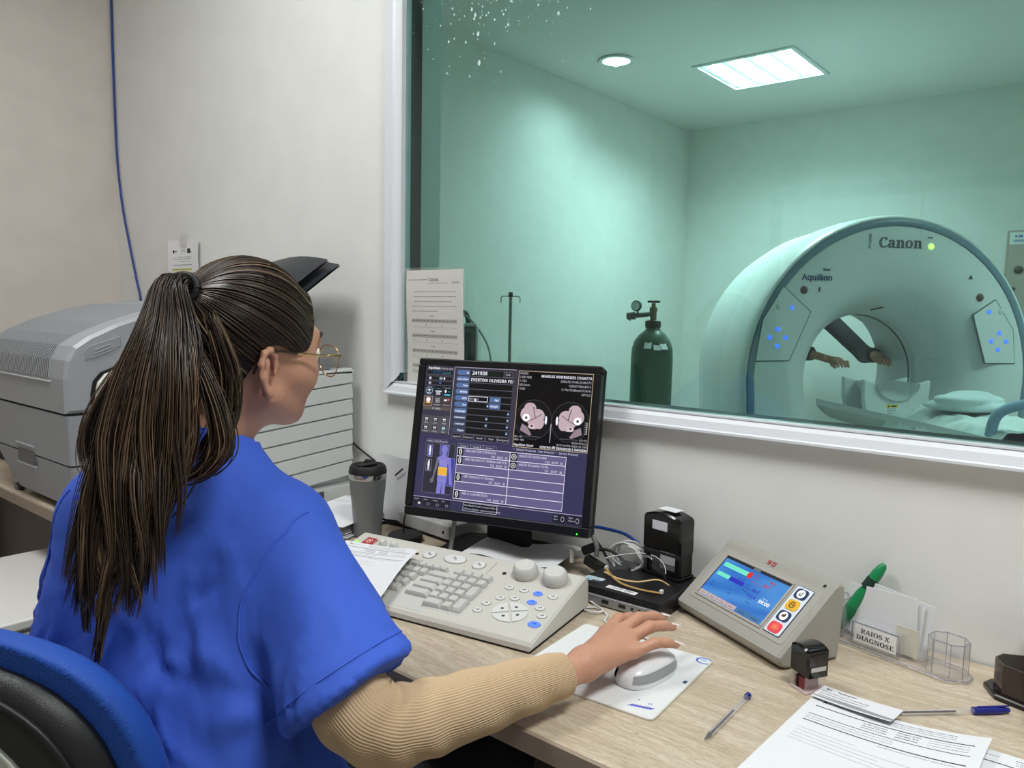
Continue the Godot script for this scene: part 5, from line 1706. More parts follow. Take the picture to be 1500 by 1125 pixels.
	tag(obj("flat_box", G.new().box(Vector3(0, .02, 0), Vector3(.3, .04, .3), .004).box(Vector3(0, .046, 0), Vector3(.28, .012, .28), .003), M.black_matt), "flat black device on the desk at the photo's left edge", "device").position = Vector3(-2.82, DESK, .33)
	# white copier right of it
	var b := thing("copier", "white copier with horizontally ribbed side behind the operator's head", "copier", Vector3(-1.78, DESK, .27))
	var wm := mat(rgb8(208, 212, 210), .4)
	obj("body", G.new().box(Vector3(-.012, .18, 0), Vector3(.265, .352, .48), .006), wm, b)
	obj("top_cover", G.new().box(Vector3(-.002, .352, 0), Vector3(.296, .014, .49), .005), wm, b)
	for i in 7:
		obj("side_panel", G.new().at(Transform3D(Basis(Vector3.RIGHT, deg_to_rad(4.5)), Vector3(.128, .325 - i * .0415, 0))).box(Vector3.ZERO, Vector3(.036, .039, .478), .003), wm, b)
	obj("base", G.new().box(Vector3(.0, .028, 0), Vector3(.29, .05, .49), .006), wm, b)
	obj("tray_slot", G.new().box(Vector3(.142, .034, -.10), Vector3(.01, .022, .09), .003), mat(rgb8(80, 82, 82), .5), b)
	obj("scanner_hinge", G.new().box(Vector3(.10, .375, -.16), Vector3(.05, .035, .05), .006), mat(rgb8(120, 124, 126), .4), b)
	var rows := []
	for n in 2:
		rows = []
		for j in 8:
			var r := PackedVector3Array()
			for i in 7:
				var v := j / 7.0
				var u := i / 6.0
				r.append(Vector3(-.14 + .255 * u + (.022 if n else 0.0), .362 + .285 * v + .012 * sin(u * PI) + (-.012 if n else 0.0), .2 - .38 * v + .04 * v * (1 - v) + (-.02 if n else 0.0)))
			rows.append(r)
		var g := G.new()
		g.grid(rows)
		for r in rows.size(): rows[r] = PackedVector3Array(Array(rows[r]).map(func(p): return p - Vector3(0, .004, .003)))
		g.grid(rows, false, false, true)
		obj("output_tray", g, mat(rgb8(34, 37, 44), .35), b)
	# low white cabinet left of the chair
	var c := thing("equipment_cabinet", "low white equipment cabinet with stickers left of the chair", "cabinet", Vector3(-2.05, 0, .76))
	obj("body", G.new().box(Vector3(0, .30, 0), Vector3(.47, .56, .52), .004), mat(rgb8(206, 204, 199), .45), c)
	obj("top", G.new().box(Vector3(0.005, .588, 0), Vector3(.5, .024, .54), .006), mat(rgb8(228, 226, 222), .35), c)
	for s in [-1, 1]: obj("door", G.new().box(Vector3(.238, .30, s * .128), Vector3(.008, .53, .25), .002), mat(rgb8(196, 193, 188), .45), c)
	var rng := RandomNumberGenerator.new()
	rng.seed = 2
	var cv := Cv.new(96, 64, rgb8(222, 220, 216))
	cv.rect(4, 6, 44, 14, rgb8(40, 36, 40)); cv.rect(4, 20, 44, 9, rgb8(190, 30, 60)); cv.oval(66, 16, 13, 12, rgb8(235, 228, 228)); cv.oval(66, 16, 13, 12, rgb8(200, 90, 100), .06); cv.text(66, 22, 14, "CE", rgb8(200, 60, 70), .5)
	cv.fine(6, 40, 40, 6, rgb8(70, 70, 70), rng); cv.fine(6, 52, 70, 4, rgb8(110, 110, 110), rng)
	var lg := G.new()
	lg.quad(Vector3(.2425, .515, .01), Vector3(.2425, .515, -.06), Vector3(.2425, .56, -.06), Vector3(.2425, .56, .01))
	obj("stickers", lg, printed(cv.tex(), .5), c)
	for i in 3: obj("foot", G.new().box(Vector3(-.18 + .18 * i, .01, 0), Vector3(.04, .02, .4)), M.black_matt, c)

# ---------------------------------------------------------------- office chair
func chair() -> void:
	var t := thing("office_chair", "blue office chair with black plastic back shell", "chair", Vector3(-1.0, 0, .93), deg_to_rad(20))
	var blue := grainy(mat(rgb8(20, 74, 168), .7), 9.0, 2.0, .2)
	blue.rim_enabled = true
	blue.rim = .3
	blue.rim_tint = .6
	var shell := grainy(mat(rgb8(24, 25, 27), .42), 14.0, 1.5, .3)
	# back: local +z is the rear; outline in x,y, curved to the sitter
	var dish := func(p: Vector2, z: float) -> Vector3:
		return Vector3(p.x, p.y, z - .75 * p.x * p.x + .10 * (p.y))
	var slab := func(hw: float, hh: float, zs: Array) -> G:
		var rows := []
		for e in zs:
			var r := PackedVector3Array()
			for p in ring2(hw * e[1], hh * e[1], 48, 3.0): r.append(dish.call(p, e[0]))
			rows.append(r)
		var g := G.new()
		g.grid(rows, true)
		return g
	var B := Transform3D(Basis(), Vector3(BX, BY, BZ))
	var cush := obj("back_cushion", slab.call(.235, .25, [[-.045, .0], [-.045, .6], [-.043, .88], [-.034, .96], [-.018, 1.0], [.0, 1.0], [.012, .985], [.014, .0]]), blue, t)
	cush.transform = B
	var sh := obj("back_shell", slab.call(.214, .229, [[.008, .0], [.008, .985], [.018, .995], [.030, .97], [.040, .93], [.048, .86], [.053, .7], [.056, .3], [.056, .0]]), shell, t)
	sh.transform = B
	var rimp := []
	for p in ring2(.214 * .925, .229 * .925, 60, 3.0): rimp.append(dish.call(p, .043))
	rimp.append(rimp[0])
	var rim := obj("shell_rib", G.new().tube(rimp, .004, 6, false), shell, t)
	rim.transform = B
	var plate := obj("back_plate", slab.call(.165, .185, [[.050, .0], [.050, 1.0], [.060, .97], [.062, .0]]), mat(rgb8(196, 200, 190), .5), t)
	plate.transform = B * Transform3D(Basis(), Vector3(.0, -.005, -.002))
	obj("back_bar", G.new().tube(curve([Vector3(BX, BY - .14, BZ + .055), Vector3(BX, .46, BZ + .04), Vector3(BX * .6, .40, BZ - .1), Vector3(0, .40, 0)], 6), .022, 10, true, .5), shell, t)
	# seat: rounded slab
	var rows := []
	for e in [[.42, .0], [.42, .9], [.43, .97], [.455, 1.0], [.475, .98], [.488, .88], [.494, .5], [.494, .0]]:
		var r := PackedVector3Array()
		for p in ring2(.235 * e[1], .225 * e[1], 40, 3.2): r.append(Vector3(p.x, e[0], -p.y - .05))
		rows.append(r)
	obj("seat", G.new().loft(rows, false, false), blue, t)
	obj("seat_pan", G.new().box(Vector3(0, .41, -.03), Vector3(.36, .025, .34), .01), M.black_matt, t)
	obj("gas_column", G.new().lathe([[.045, .10], [.045, .12], [.028, .13], [.028, .28], [.018, .285], [.018, .40]], 16), M.black, t)
	for i in 5:
		var a := TAU * i / 5 + .3
		var d := Vector3(cos(a), 0, sin(a))
		obj("base_leg", G.new().tube([Vector3(0, .11, 0) + d * .03, Vector3(0, .10, 0) + d * .16, Vector3(0, .075, 0) + d * .30], [.028, .024, .016], 8, true, .8), M.black_matt, t)
		obj("caster", G.new().at(Transform3D(Basis(Vector3.UP, -a) * Basis(Vector3.RIGHT, PI / 2), Vector3(0, .028, 0) + d * .30)).lathe([[.024, -.024], [.028, -.02], [.028, -.004], [.02, -.002], [.02, .002], [.028, .004], [.028, .02], [.024, .024]], 16), M.black, t)

const BX := -.05
const BY := .665
const BZ := .14

# ---------------------------------------------------------------- the operator
var HEAD := Transform3D(Basis(Vector3.UP, deg_to_rad(1)) * Basis(Vector3.RIGHT, deg_to_rad(-1)) * Basis(Vector3(0, 0, 1), deg_to_rad(-7)), Vector3(-.955, 1.207, .752))

func cap(a: Vector3, b: Vector3, ra: float, rb: float, k := .02) -> Dictionary:
	return {"a": a, "b": b, "ra": ra, "rb": rb, "k": k}

func egg(c: Vector3, e: Vector3, k := .02, q := Basis()) -> Dictionary:
	return {"c": c, "e": e, "k": k, "q": q}

func head_bones(H: Transform3D) -> Array:
	var l := [egg(Vector3(0, .025, .012), Vector3(.072, .091, .094), .02), egg(Vector3(0, -.018, -.034), Vector3(.0605, .076, .060), .03), egg(Vector3(0, -.056, -.034), Vector3(.046, .042, .050), .02)]
	l.append(cap(Vector3(0, -.0875, -.070), Vector3(0, -.083, -.06), .0160, .018, .02))
	for s in [-1.0, 1.0]:
		l.append(cap(Vector3(s * .041, -.026, -.058), Vector3(s * .05, -.02, -.035), .018, .016, .025))
		l.append(cap(Vector3(s * .054, -.05, .0), Vector3(s * .018, -.083, -.06), .014, .013, .022))
	l.append(cap(Vector3(-.026, .026, -.083), Vector3(.026, .026, -.083), .011, .011, .02))
	for s in [-1.0, 1.0]:
		var c := egg(Vector3(s * .031, .004, -.099), Vector3(.0145, .0052, .011), .006)
		c["sub"] = true
		l.append(c)
	l.append(cap(Vector3(0, .008, -.090), Vector3(0, -.030, -.1085), .0065, .0088, .01))
	for s in [-1.0, 1.0]: l.append(cap(Vector3(s * .0085, -.0345, -.0985), Vector3(s * .006, -.033, -.103), .0062, .006, .006))
	l.append(egg(Vector3(0, -.0560, -.0865), Vector3(.020, .0050, .0085), .006))
	l.append(egg(Vector3(0, -.0645, -.0855), Vector3(.017, .0052, .0085), .006))
	# ears
	for s in [-1.0, 1.0]:
		var o := Vector3(s * .0745, -.012, .014)
		var pts := [Vector2(-.006, .006), Vector2(-.002, .022), Vector2(.008, .030), Vector2(.019, .026), Vector2(.024, .012), Vector2(.021, -.006), Vector2(.012, -.021), Vector2(.004, -.030), Vector2(-.002, -.026)]
		for i in pts.size() - 1:
			var a: Vector2 = pts[i]
			var b: Vector2 = pts[i + 1]
			l.append(cap(o + Vector3(s * (.001 + a.x * .42), a.y, a.x), o + Vector3(s * (.001 + b.x * .42), b.y, b.x), .0042, .0042, .004))
		l.append(cap(o + Vector3(s * .004, -.012, .012), o + Vector3(s * .003, .014, .012), .005, .006, .004))
		l.append(cap(o + Vector3(s * .0025, -.028, .004), o + Vector3(s * .002, -.024, .004), .0068, .006, .006))
		l.append(cap(o + Vector3(s * .001, -.004, -.004), o + Vector3(s * .001, .0, -.004), .0035, .003, .003))
	for b in l:
		if b.has("a"):
			b.a = H * b.a
			b.b = H * b.b
		else:
			b.c = H * b.c
			b.q = H.basis
	return l

# right hand resting on the mouse; joints in world space
const HAND := [
	[[-.579, .810, .415], [-.581, .818, .376], [-.578, .813, .349], [-.575, .806, .327], .0086],
	[[-.559, .815, .409], [-.553, .824, .366], [-.547, .819, .336], [-.542, .812, .313], .0090],
	[[-.540, .811, .414], [-.529, .821, .377], [-.522, .816, .349], [-.517, .809, .328], .0086],
	[[-.524, .802, .426], [-.508, .810, .398], [-.500, .806, .377], [-.494, .799, .360], .0076],
]

func vv(a: Array) -> Vector3:
	return Vector3(a[0], a[1], a[2])

func hand_bones(X: Callable) -> Array:
	var l := []
	var wr: Vector3 = X.call(Vector3(-.5585, .7985, .505))
	for f in HAND:
		var j := [X.call(vv(f[0])), X.call(vv(f[1])), X.call(vv(f[2])), X.call(vv(f[3]))]
		var r: float = f[4]
		l.append(cap(wr.lerp(j[0], .12), j[0], .0135, r * 1.22, .016))
		l.append(cap(j[0], j[1], r * 1.12, r, .005))
		l.append(cap(j[1], j[2], r * 1.03, r * .88, .004))
		l.append(cap(j[2], j[3], r * .9, r * .72, .004))
	var t := [Vector3(-.570, .789, .482), Vector3(-.590, .783, .450), Vector3(-.598, .777, .418), Vector3(-.596, .774, .390)]
	l.append(cap(X.call(t[0]), X.call(t[1]), .0130, .0105, .014))
	l.append(cap(X.call(t[1]), X.call(t[2]), .0108, .0092, .005))
	l.append(cap(X.call(t[2]), X.call(t[3]), .0092, .0076, .004))
	l.append(cap(X.call(Vector3(-.5585, .7985, .505)), X.call(Vector3(-.5615, .797, .56)), .0185, .0205, .02))
	l.append(cap(X.call(Vector3(-.553, .800, .47)), X.call(Vector3(-.55, .803, .43)), .0165, .014, .016))
	return l

func nail(a: Vector3, b: Vector3, r: float, up: Vector3) -> G:
	var d := (b - a).normalized()
	var n := (up - d * up.dot(d)).normalized()
	var s := d.cross(n)
	var rows := []
	for j in 6:
		var row := PackedVector3Array()
		for i in 7:
			var u := (i / 6.0 - .5) * 2.0
			var v := j / 5.0
			var w := r * .78 * (1.0 - .25 * pow(maxf(0, v - .6) / .4, 2.0))
			row.append(b + d * (-.008 + .0215 * v) + s * u * w + n * (r * 1.06 - .35 * w * u * u / maxf(w, .001) * .004 - .0016 * v * v))
		rows.append(row)
	var g := G.new()
	g.grid(rows)
	return g

func scalp(dirv: Vector3, lift: float) -> Vector3:
	var u := dirv.normalized()
	return Vector3(0, .025, .012) + u * (Vector3(.0765, .0965, .0985)) + u * lift

func unscale(p: Vector3) -> Vector3:
	return ((p - Vector3(0, .025, .012)) / Vector3(.0765, .0965, .0985)).normalized()

func operator() -> void:
	var base := Vector3(-1.0, 0, .85)
	var t := thing("person", "seated woman in blue scrubs with a brown ponytail, hand on mouse", "person", base)
	var H := HEAD
	var skin := mat(Color.WHITE, .48)
	skin.albedo_texture = mottled(rgb8(188, 138, 112), rgb8(201, 151, 125), .09)
	skin.uv1_triplanar = true
	skin.uv1_scale = Vector3.ONE * 9
	skin.subsurf_scatter_enabled = true
	skin.subsurf_scatter_strength = .12
	# one skin: head, neck, trunk, arms, both hands
	var neck := Vector3(-.985, 1.055, .815)
	var body := nets(head_bones(H) + [cap(H * Vector3(0, -.05, .022), neck, .050, .056, .03)], .0036)
	var trunk := [cap(neck, Vector3(-.985, .94, .82), .054, .08, .04), cap(Vector3(-.87, .97, .78), Vector3(-1.09, .975, .865), .036, .036, .03), cap(Vector3(-.985, .94, .82), Vector3(-.96, .60, .87), .085, .11, .04)]
	trunk += [cap(Vector3(-.845, .965, .768), Vector3(-.655, .80, .79), .036, .036), cap(Vector3(-.655, .80, .79), Vector3(-.5615, .797, .55), .035, .021), cap(Vector3(-1.11, .965, .88), Vector3(-1.24, .795, .85), .036, .036), cap(Vector3(-1.245, .795, .85), Vector3(-1.172, .772, .645), .035, .021)]
	body.join(nets(trunk, .012))
	var ident := func(p: Vector3) -> Vector3: return p
	var left := func(p: Vector3) -> Vector3: return Vector3(-1.73 - p.x, p.y - .026, p.z + .088)
	body.join(nets(hand_bones(ident), .003))
	body.join(nets(hand_bones(left), .0036))
	obj("body", body.move(-base), skin, t)
	var nm := mat(rgb8(238, 222, 216), .2)
	for hd in [ident, left]:
		for f in HAND:
			obj("fingernail", nail(hd.call(vv(f[2])), hd.call(vv(f[3])), f[4] * .76, Vector3(.1, 1, .1)).move(-base), nm, t)
	# eyes, brows, lips
	for s in [-1.0, 1.0]:
		var e := obj("eye", G.new().at(H * Transform3D(Basis(Vector3.RIGHT, -PI / 2), Vector3(s * .031, .004, -.0805))).lathe([[.0, -.011], [.007, -.0085], [.011, 0], [.0095, .0055], [.0055, .0095]], 18).move(-base), mat(rgb8(236, 232, 228), .15), t)
		obj("iris", G.new().at(H * Transform3D(Basis(Vector3.RIGHT, -PI / 2), Vector3(s * .031, .004, -.0805))).lathe([[.0055, .0093], [.004, .0103], [.0, .0112]], 14).move(-base), mat(rgb8(58, 36, 24), .1), e)
		var bp := []
		for i in 8:
			var u := i / 7.0
			bp.append(H * Vector3(s * (.013 + .036 * u), .027 + .006 * sin(u * 2.6), -.0965 + .017 * u * u))
		obj("eyebrow", G.new().tube(bp, [.0018, .0026, .003, .003, .0028, .0022, .0016, .0008], 6).move(-base), mat(rgb8(44, 30, 22), .7), t)
	for q in [[-.0555, .0046, .0], [-.0640, .0050, .0008]]:
		var lp := []
		for i in 11:
			var u := i / 5.0 - 1.0
			lp.append(H * Vector3(u * .0205, q[0] + (.0022 if q[1] < .0048 else -.0018) * (1.0 - u * u) - .001, -.0925 + .012 * u * u + q[2]))
		obj("lip", G.new().tube(lp, [.0006, .0022, .0032, .0038, .004, .0036, .004, .0038, .0032, .0022, .0006], 8).move(-base), mat(rgb8(176, 104, 96), .4), t)
	clothes(t, base)
	hair(t, base, H)
	spectacles(H)

func wrinkles(g: G, folds: Array) -> void:
	var nz := FastNoiseLite.new()
	nz.seed = 77
	nz.frequency = 1.0
	nz.fractal_octaves = 2
	var da := Vector3(.35, -.9, .25).normalized()
	var db := Vector3(.86, .40, -.30).normalized()
	var dc := da.cross(db)
	for i in g.v.size():
		var p := g.v[i]
		var low := smoothstep(1.02, .80, p.y)
		var w := nz.get_noise_3d(p.x * 4.0, p.y * 4.0, p.z * 4.0)
		var rg := 1.0 - absf(nz.get_noise_3d(p.dot(da) * 4.5 + 9.0, p.dot(db) * 13.0 + w * .9, p.dot(dc) * 8.0)) * 2.6
		var d := .006 * low * maxf(rg, -.4) + .003 * w + .0012 * nz.get_noise_3d(p.x * 26, p.y * 15, p.z * 26)
		for f in folds:
			var best := 1.0
			var along := 0.0
			var m: int = f[0].size() - 1
			for k in m:
				var a: Vector3 = f[0][k]
				var ab: Vector3 = f[0][k + 1] - a
				var u := clampf((p - a).dot(ab) / ab.length_squared(), 0, 1)
				var q := (p - a - ab * u).length()
				if q < best:
					best = q
					along = (k + u) / m
			if best < f[2] * 2.6: d += f[1] * exp(-best * best / (f[2] * f[2])) * (sin(along * PI) * .7 + .3)
		g.v[i] = p + g.n[i] * d
	g.renormal()

# seam laid on the cloth along the nearest points of a path
func seam_line(g: G, pts: Array, rad: float) -> G:
	var path := []
	for p in curve(pts, 5):
		var bi := 0
		var bd := 1.0
		for i in g.v.size():
			var q := g.v[i].distance_squared_to(p)
			if q < bd:
				bd = q
				bi = i
		path.append(g.v[bi] + g.n[bi] * rad * .3)
	for it in 3:
		for i in range(1, path.size() - 1): path[i] = (path[i - 1] + path[i] * 2.0 + path[i + 1]) / 4.0
	return G.new().tube(path, rad, 6)

# line of stitching where the cloth meets a plane, within reach of a point
func stitch_loop(g: G, o: Vector3, nn: Vector3, reach: float, rad: float) -> G:
	nn = nn.normalized()
	var u := nn.cross(Vector3.UP).normalized()
	var w := nn.cross(u)
	var bins := []
	bins.resize(56)
	var cnt := []
	cnt.resize(56)
	cnt.fill(0)
	bins.fill(Vector3.ZERO)
	for i in g.v.size():
		var q := g.v[i] - o
		var h := q.dot(nn)
		if absf(h) < .005 and q.length() < reach:
			var k := int(fposmod(atan2(q.dot(w), q.dot(u)), TAU) / TAU * 56.0) % 56
			bins[k] += g.v[i] - nn * h + g.n[i] * rad * .4
			cnt[k] += 1
	var path := []
	for k in 56:
		if cnt[k] > 0: path.append(bins[k] / float(cnt[k]))
	if path.size() > 3: path.append(path[0])
	return G.new().tube(curve(path, 2), rad, 5, false)

func clothes(t: Node3D, base: Vector3) -> void:
	var blue := mat(rgb8(54, 92, 200), .8)
	var nz := FastNoiseLite.new()
	nz.seed = 3
	nz.frequency = .4
	var wv := nz.get_seamless_image(256, 256)
	wv.bump_map_to_normal_map(1.4)
	wv.generate_mipmaps()
	blue.normal_enabled = true
	blue.normal_texture = ImageTexture.create_from_image(wv)
	blue.normal_scale = .35
	blue.uv1_triplanar = true
	blue.uv1_scale = Vector3.ONE * 14
	blue.rim_enabled = true
	blue.rim = .25
	blue.rim_tint = .7
	var ad := (Vector3(-.655, .80, .79) - Vector3(-.835, 1.01, .757)).normalized()
	var slv := cap(Vector3(-.838, .974, .764), Vector3(-.642, .782, .795), .052, .091, .035)
	slv["cp"] = Vector3(-.682, .832, .783)
	slv["cn"] = (ad + Vector3(.05, -.05, -.25)).normalized()
	var al := (Vector3(-1.245, .795, .85) - Vector3(-1.13, 1.01, .885)).normalized()
	var sll := cap(Vector3(-1.115, .970, .88), Vector3(-1.235, .77, .85), .052, .084, .035)
	sll["cp"] = Vector3(-1.228, .83, .86)
	sll["cn"] = al
	var b := [cap(Vector3(-.88, .945, .79), Vector3(-.84, .62, .86), .088, .125, .07), cap(Vector3(-1.085, .945, .865), Vector3(-1.06, .62, .93), .088, .125, .07), cap(Vector3(-.985, .95, .835), Vector3(-.95, .62, .89), .100, .13, .06),
		cap(Vector3(-.860, .988, .776), Vector3(-1.10, .992, .868), .046, .046, .05), cap(Vector3(-.985, 1.025, .825), Vector3(-.975, 1.082, .812), .084, .062, .05), cap(Vector3(-.885, .990, .785), Vector3(-.955, 1.045, .805), .050, .056, .05), cap(Vector3(-1.085, .995, .862), Vector3(-1.01, 1.045, .835), .050, .056, .05), cap(Vector3(-.83, .58, .83), Vector3(-1.06, .58, .92), .135, .14, .06), slv, sll]
	var cutn := cap(Vector3(-.976, 1.10, .797), Vector3(-.972, 1.16, .785), .059, .066, .008)
	cutn["sub"] = true
	b.append(cutn)
	var g := nets(b, .0068, .03)
	var folds := [
		[[Vector3(-0.849, 0.996, 0.878), Vector3(-0.823, 0.979, 0.868), Vector3(-0.805, 0.951, 0.866), Vector3(-0.797, 0.925, 0.868)], 0.01, 0.016],
		[[Vector3(-0.822, 0.952, 0.878), Vector3(-0.839, 0.935, 0.894), Vector3(-0.856, 0.921, 0.907)], -0.013, 0.012],
		[[Vector3(-0.856, 0.917, 0.909), Vector3(-0.839, 0.882, 0.913), Vector3(-0.826, 0.847, 0.919)], -0.014, 0.012],
		[[Vector3(-0.863, 0.908, 0.915), Vector3(-0.861, 0.875, 0.925), Vector3(-0.841, 0.856, 0.923)], -0.01, 0.012],
		[[Vector3(-0.789, 0.796, 0.915), Vector3(-0.767, 0.807, 0.886), Vector3(-0.748, 0.818, 0.858)], 0.015, 0.02],
		[[Vector3(-0.780, 0.842, 0.886), Vector3(-0.763, 0.821, 0.871), Vector3(-0.744, 0.810, 0.857)], -0.015, 0.014],
		[[Vector3(-0.886, 0.883, 0.933), Vector3(-0.861, 0.849, 0.934), Vector3(-0.814, 0.834, 0.917)], -0.013, 0.013],
		[[Vector3(-0.882, 0.898, 0.927), Vector3(-0.862, 0.864, 0.929), Vector3(-0.830, 0.839, 0.924)], 0.01, 0.012],
		[[Vector3(-0.834, 0.908, 0.901), Vector3(-0.816, 0.870, 0.906), Vector3(-0.790, 0.842, 0.897)], 0.01, 0.014],
		[[Vector3(-0.745, 0.801, 0.856), Vector3(-0.734, 0.773, 0.827), Vector3(-0.745, 0.731, 0.790)], -0.015, 0.016],
		[[Vector3(-1.040, 0.963, 0.959), Vector3(-1.023, 0.908, 0.971), Vector3(-0.998, 0.864, 0.978)], -0.012, 0.012],
		[[Vector3(-1.021, 0.982, 0.950), Vector3(-1.002, 0.928, 0.960), Vector3(-0.970, 0.869, 0.969)], 0.01, 0.012],
		[[Vector3(-1.11, .94, .97), Vector3(-1.12, .7, 1.03)], -.010, .015], [[Vector3(-1.17, .93, .93), Vector3(-1.22, .82, .93)], .008, .014], [[Vector3(-.78, .90, .84), Vector3(-.71, .83, .865)], .006, .014], [[Vector3(-.79, .88, .85), Vector3(-.73, .80, .875)], -.006, .013],
		[[Vector3(-.90, .80, .96), Vector3(-.80, .70, .97), Vector3(-.74, .68, .92)], -.014, .016], [[Vector3(-.93, .77, .98), Vector3(-.82, .66, .99), Vector3(-.74, .64, .92)], .013, .018], [[Vector3(-1.0, .9, .96), Vector3(-.97, .72, 1.0)], -.008, .014]]
	wrinkles(g, folds)
	var arm := seam_line(g, [Vector3(-0.769, 1.041, 0.771), Vector3(-0.770, 1.030, 0.800), Vector3(-0.776, 1.002, 0.830), Vector3(-0.790, 0.967, 0.851), Vector3(-0.796, 0.921, 0.869), Vector3(-0.791, 0.892, 0.875), Vector3(-0.777, 0.862, 0.872), Vector3(-0.756, 0.832, 0.862)], .0016).move(-base)
	obj("armhole_seam", seam_line(g, [Vector3(-1.10, 1.02, .93), Vector3(-1.11, .99, .945), Vector3(-1.115, .94, .955), Vector3(-1.12, .89, .96)], .0014).move(-base), blue, t)
	var hem := stitch_loop(g, slv["cp"] - slv["cn"] * .024, slv["cn"], .13, .0009).move(-base)
	obj("armhole_seam", arm, blue, t)
	obj("hem_stitching", hem, blue, t)
	obj("scrub_top", g.move(-base), blue, t, "loose royal blue scrub top with short sleeves")
	# ribbed undershirt sleeves
	var bm := mat(rgb8(199, 172, 138), .85)
	bm.rim_enabled = true
	bm.rim = .3
	bm.rim_tint = .6
	for s in [[[Vector3(-.79, .935, .772), Vector3(-.73, .875, .788), Vector3(-.672, .818, .798), Vector3(-.640, .795, .772), Vector3(-.617, .793, .71), Vector3(-.594, .795, .635), Vector3(-.573, .797, .57), Vector3(-.5625, .797, .537)], [.044, .048, .048, .046, .042, .037, .031, .0272]],
			[[Vector3(-1.15, .92, .88), Vector3(-1.205, .86, .87), Vector3(-1.245, .80, .85), Vector3(-1.235, .79, .80), Vector3(-1.205, .782, .72), Vector3(-1.178, .775, .66), Vector3(-1.170, .772, .64)], [.05, .05, .046, .044, .039, .031, .028]]]:
		var path := curve(s[0], 14)
		var rows := []
		var side := Vector3.ZERO
		var m := path.size()
		for j in m:
			var tg: Vector3 = (path[mini(j + 1, m - 1)] - path[maxi(j - 1, 0)]).normalized()
			if side == Vector3.ZERO: side = tg.cross(Vector3.UP).normalized()
			side = (side - tg * side.dot(tg)).normalized()
			var up := side.cross(tg)
			var f = float(j) / (m - 1) * (s[1].size() - 1)
			var i0 := mini(int(f), s[1].size() - 2)
			var r: float = lerpf(s[1][i0], s[1][i0 + 1], f - i0)
			var row := PackedVector3Array()
			for i in 320:
				var a := TAU * i / 320
				var rib: float = [.0, .0006, .0, -.0006][i % 4]
				var cr := .0022 * sin(j * .75 + 2.0 * sin(a * 2.0)) * exp(-pow((f - 2.9) / 1.1, 2.0)) + .0013 * sin(j * .5 + 3.0 * sin(a)) * exp(-pow((f - 5.0) / 1.4, 2.0))
				if j == m - 1: rib = -.004
				row.append(path[j] + (side * cos(a) + up * sin(a)) * (r + rib + cr))
			rows.append(row)
		var sg := G.new()
		sg.grid(rows, true, false, true)
		obj("undershirt_sleeve", sg.move(-base), bm, t, "beige ribbed undershirt sleeve")
	# trousers and shoes
	var tr := [cap(Vector3(-.85, .565, .83), Vector3(-.775, .565, .44), .092, .068, .05), cap(Vector3(-1.05, .565, .9), Vector3(-1.0, .565, .45), .092, .068, .05), cap(Vector3(-.87, .57, .85), Vector3(-1.04, .57, .91), .105, .105, .05)]
	for s in [[-.775, -.79], [-1.0, -1.0]]:
		var k := cap(Vector3(s[0], .565, .44), Vector3(s[1], .07, .36), .066, .048, .03)
		k["cp"] = Vector3(s[1], .09, .36)
		k["cn"] = Vector3.DOWN
		tr.append(k)
	var tg2 := nets(tr, .014)
	obj("trousers", tg2.move(-base), mat(rgb8(20, 21, 30), .8), t, "black trousers")
	for x in [-.79, -1.0]:
		obj("shoe", nets([cap(Vector3(x, .045, .38), Vector3(x, .04, .25), .042, .036), cap(Vector3(x, .075, .37), Vector3(x, .09, .365), .042, .044)], .009).move(-base), mat(rgb8(230, 230, 230), .5), t)

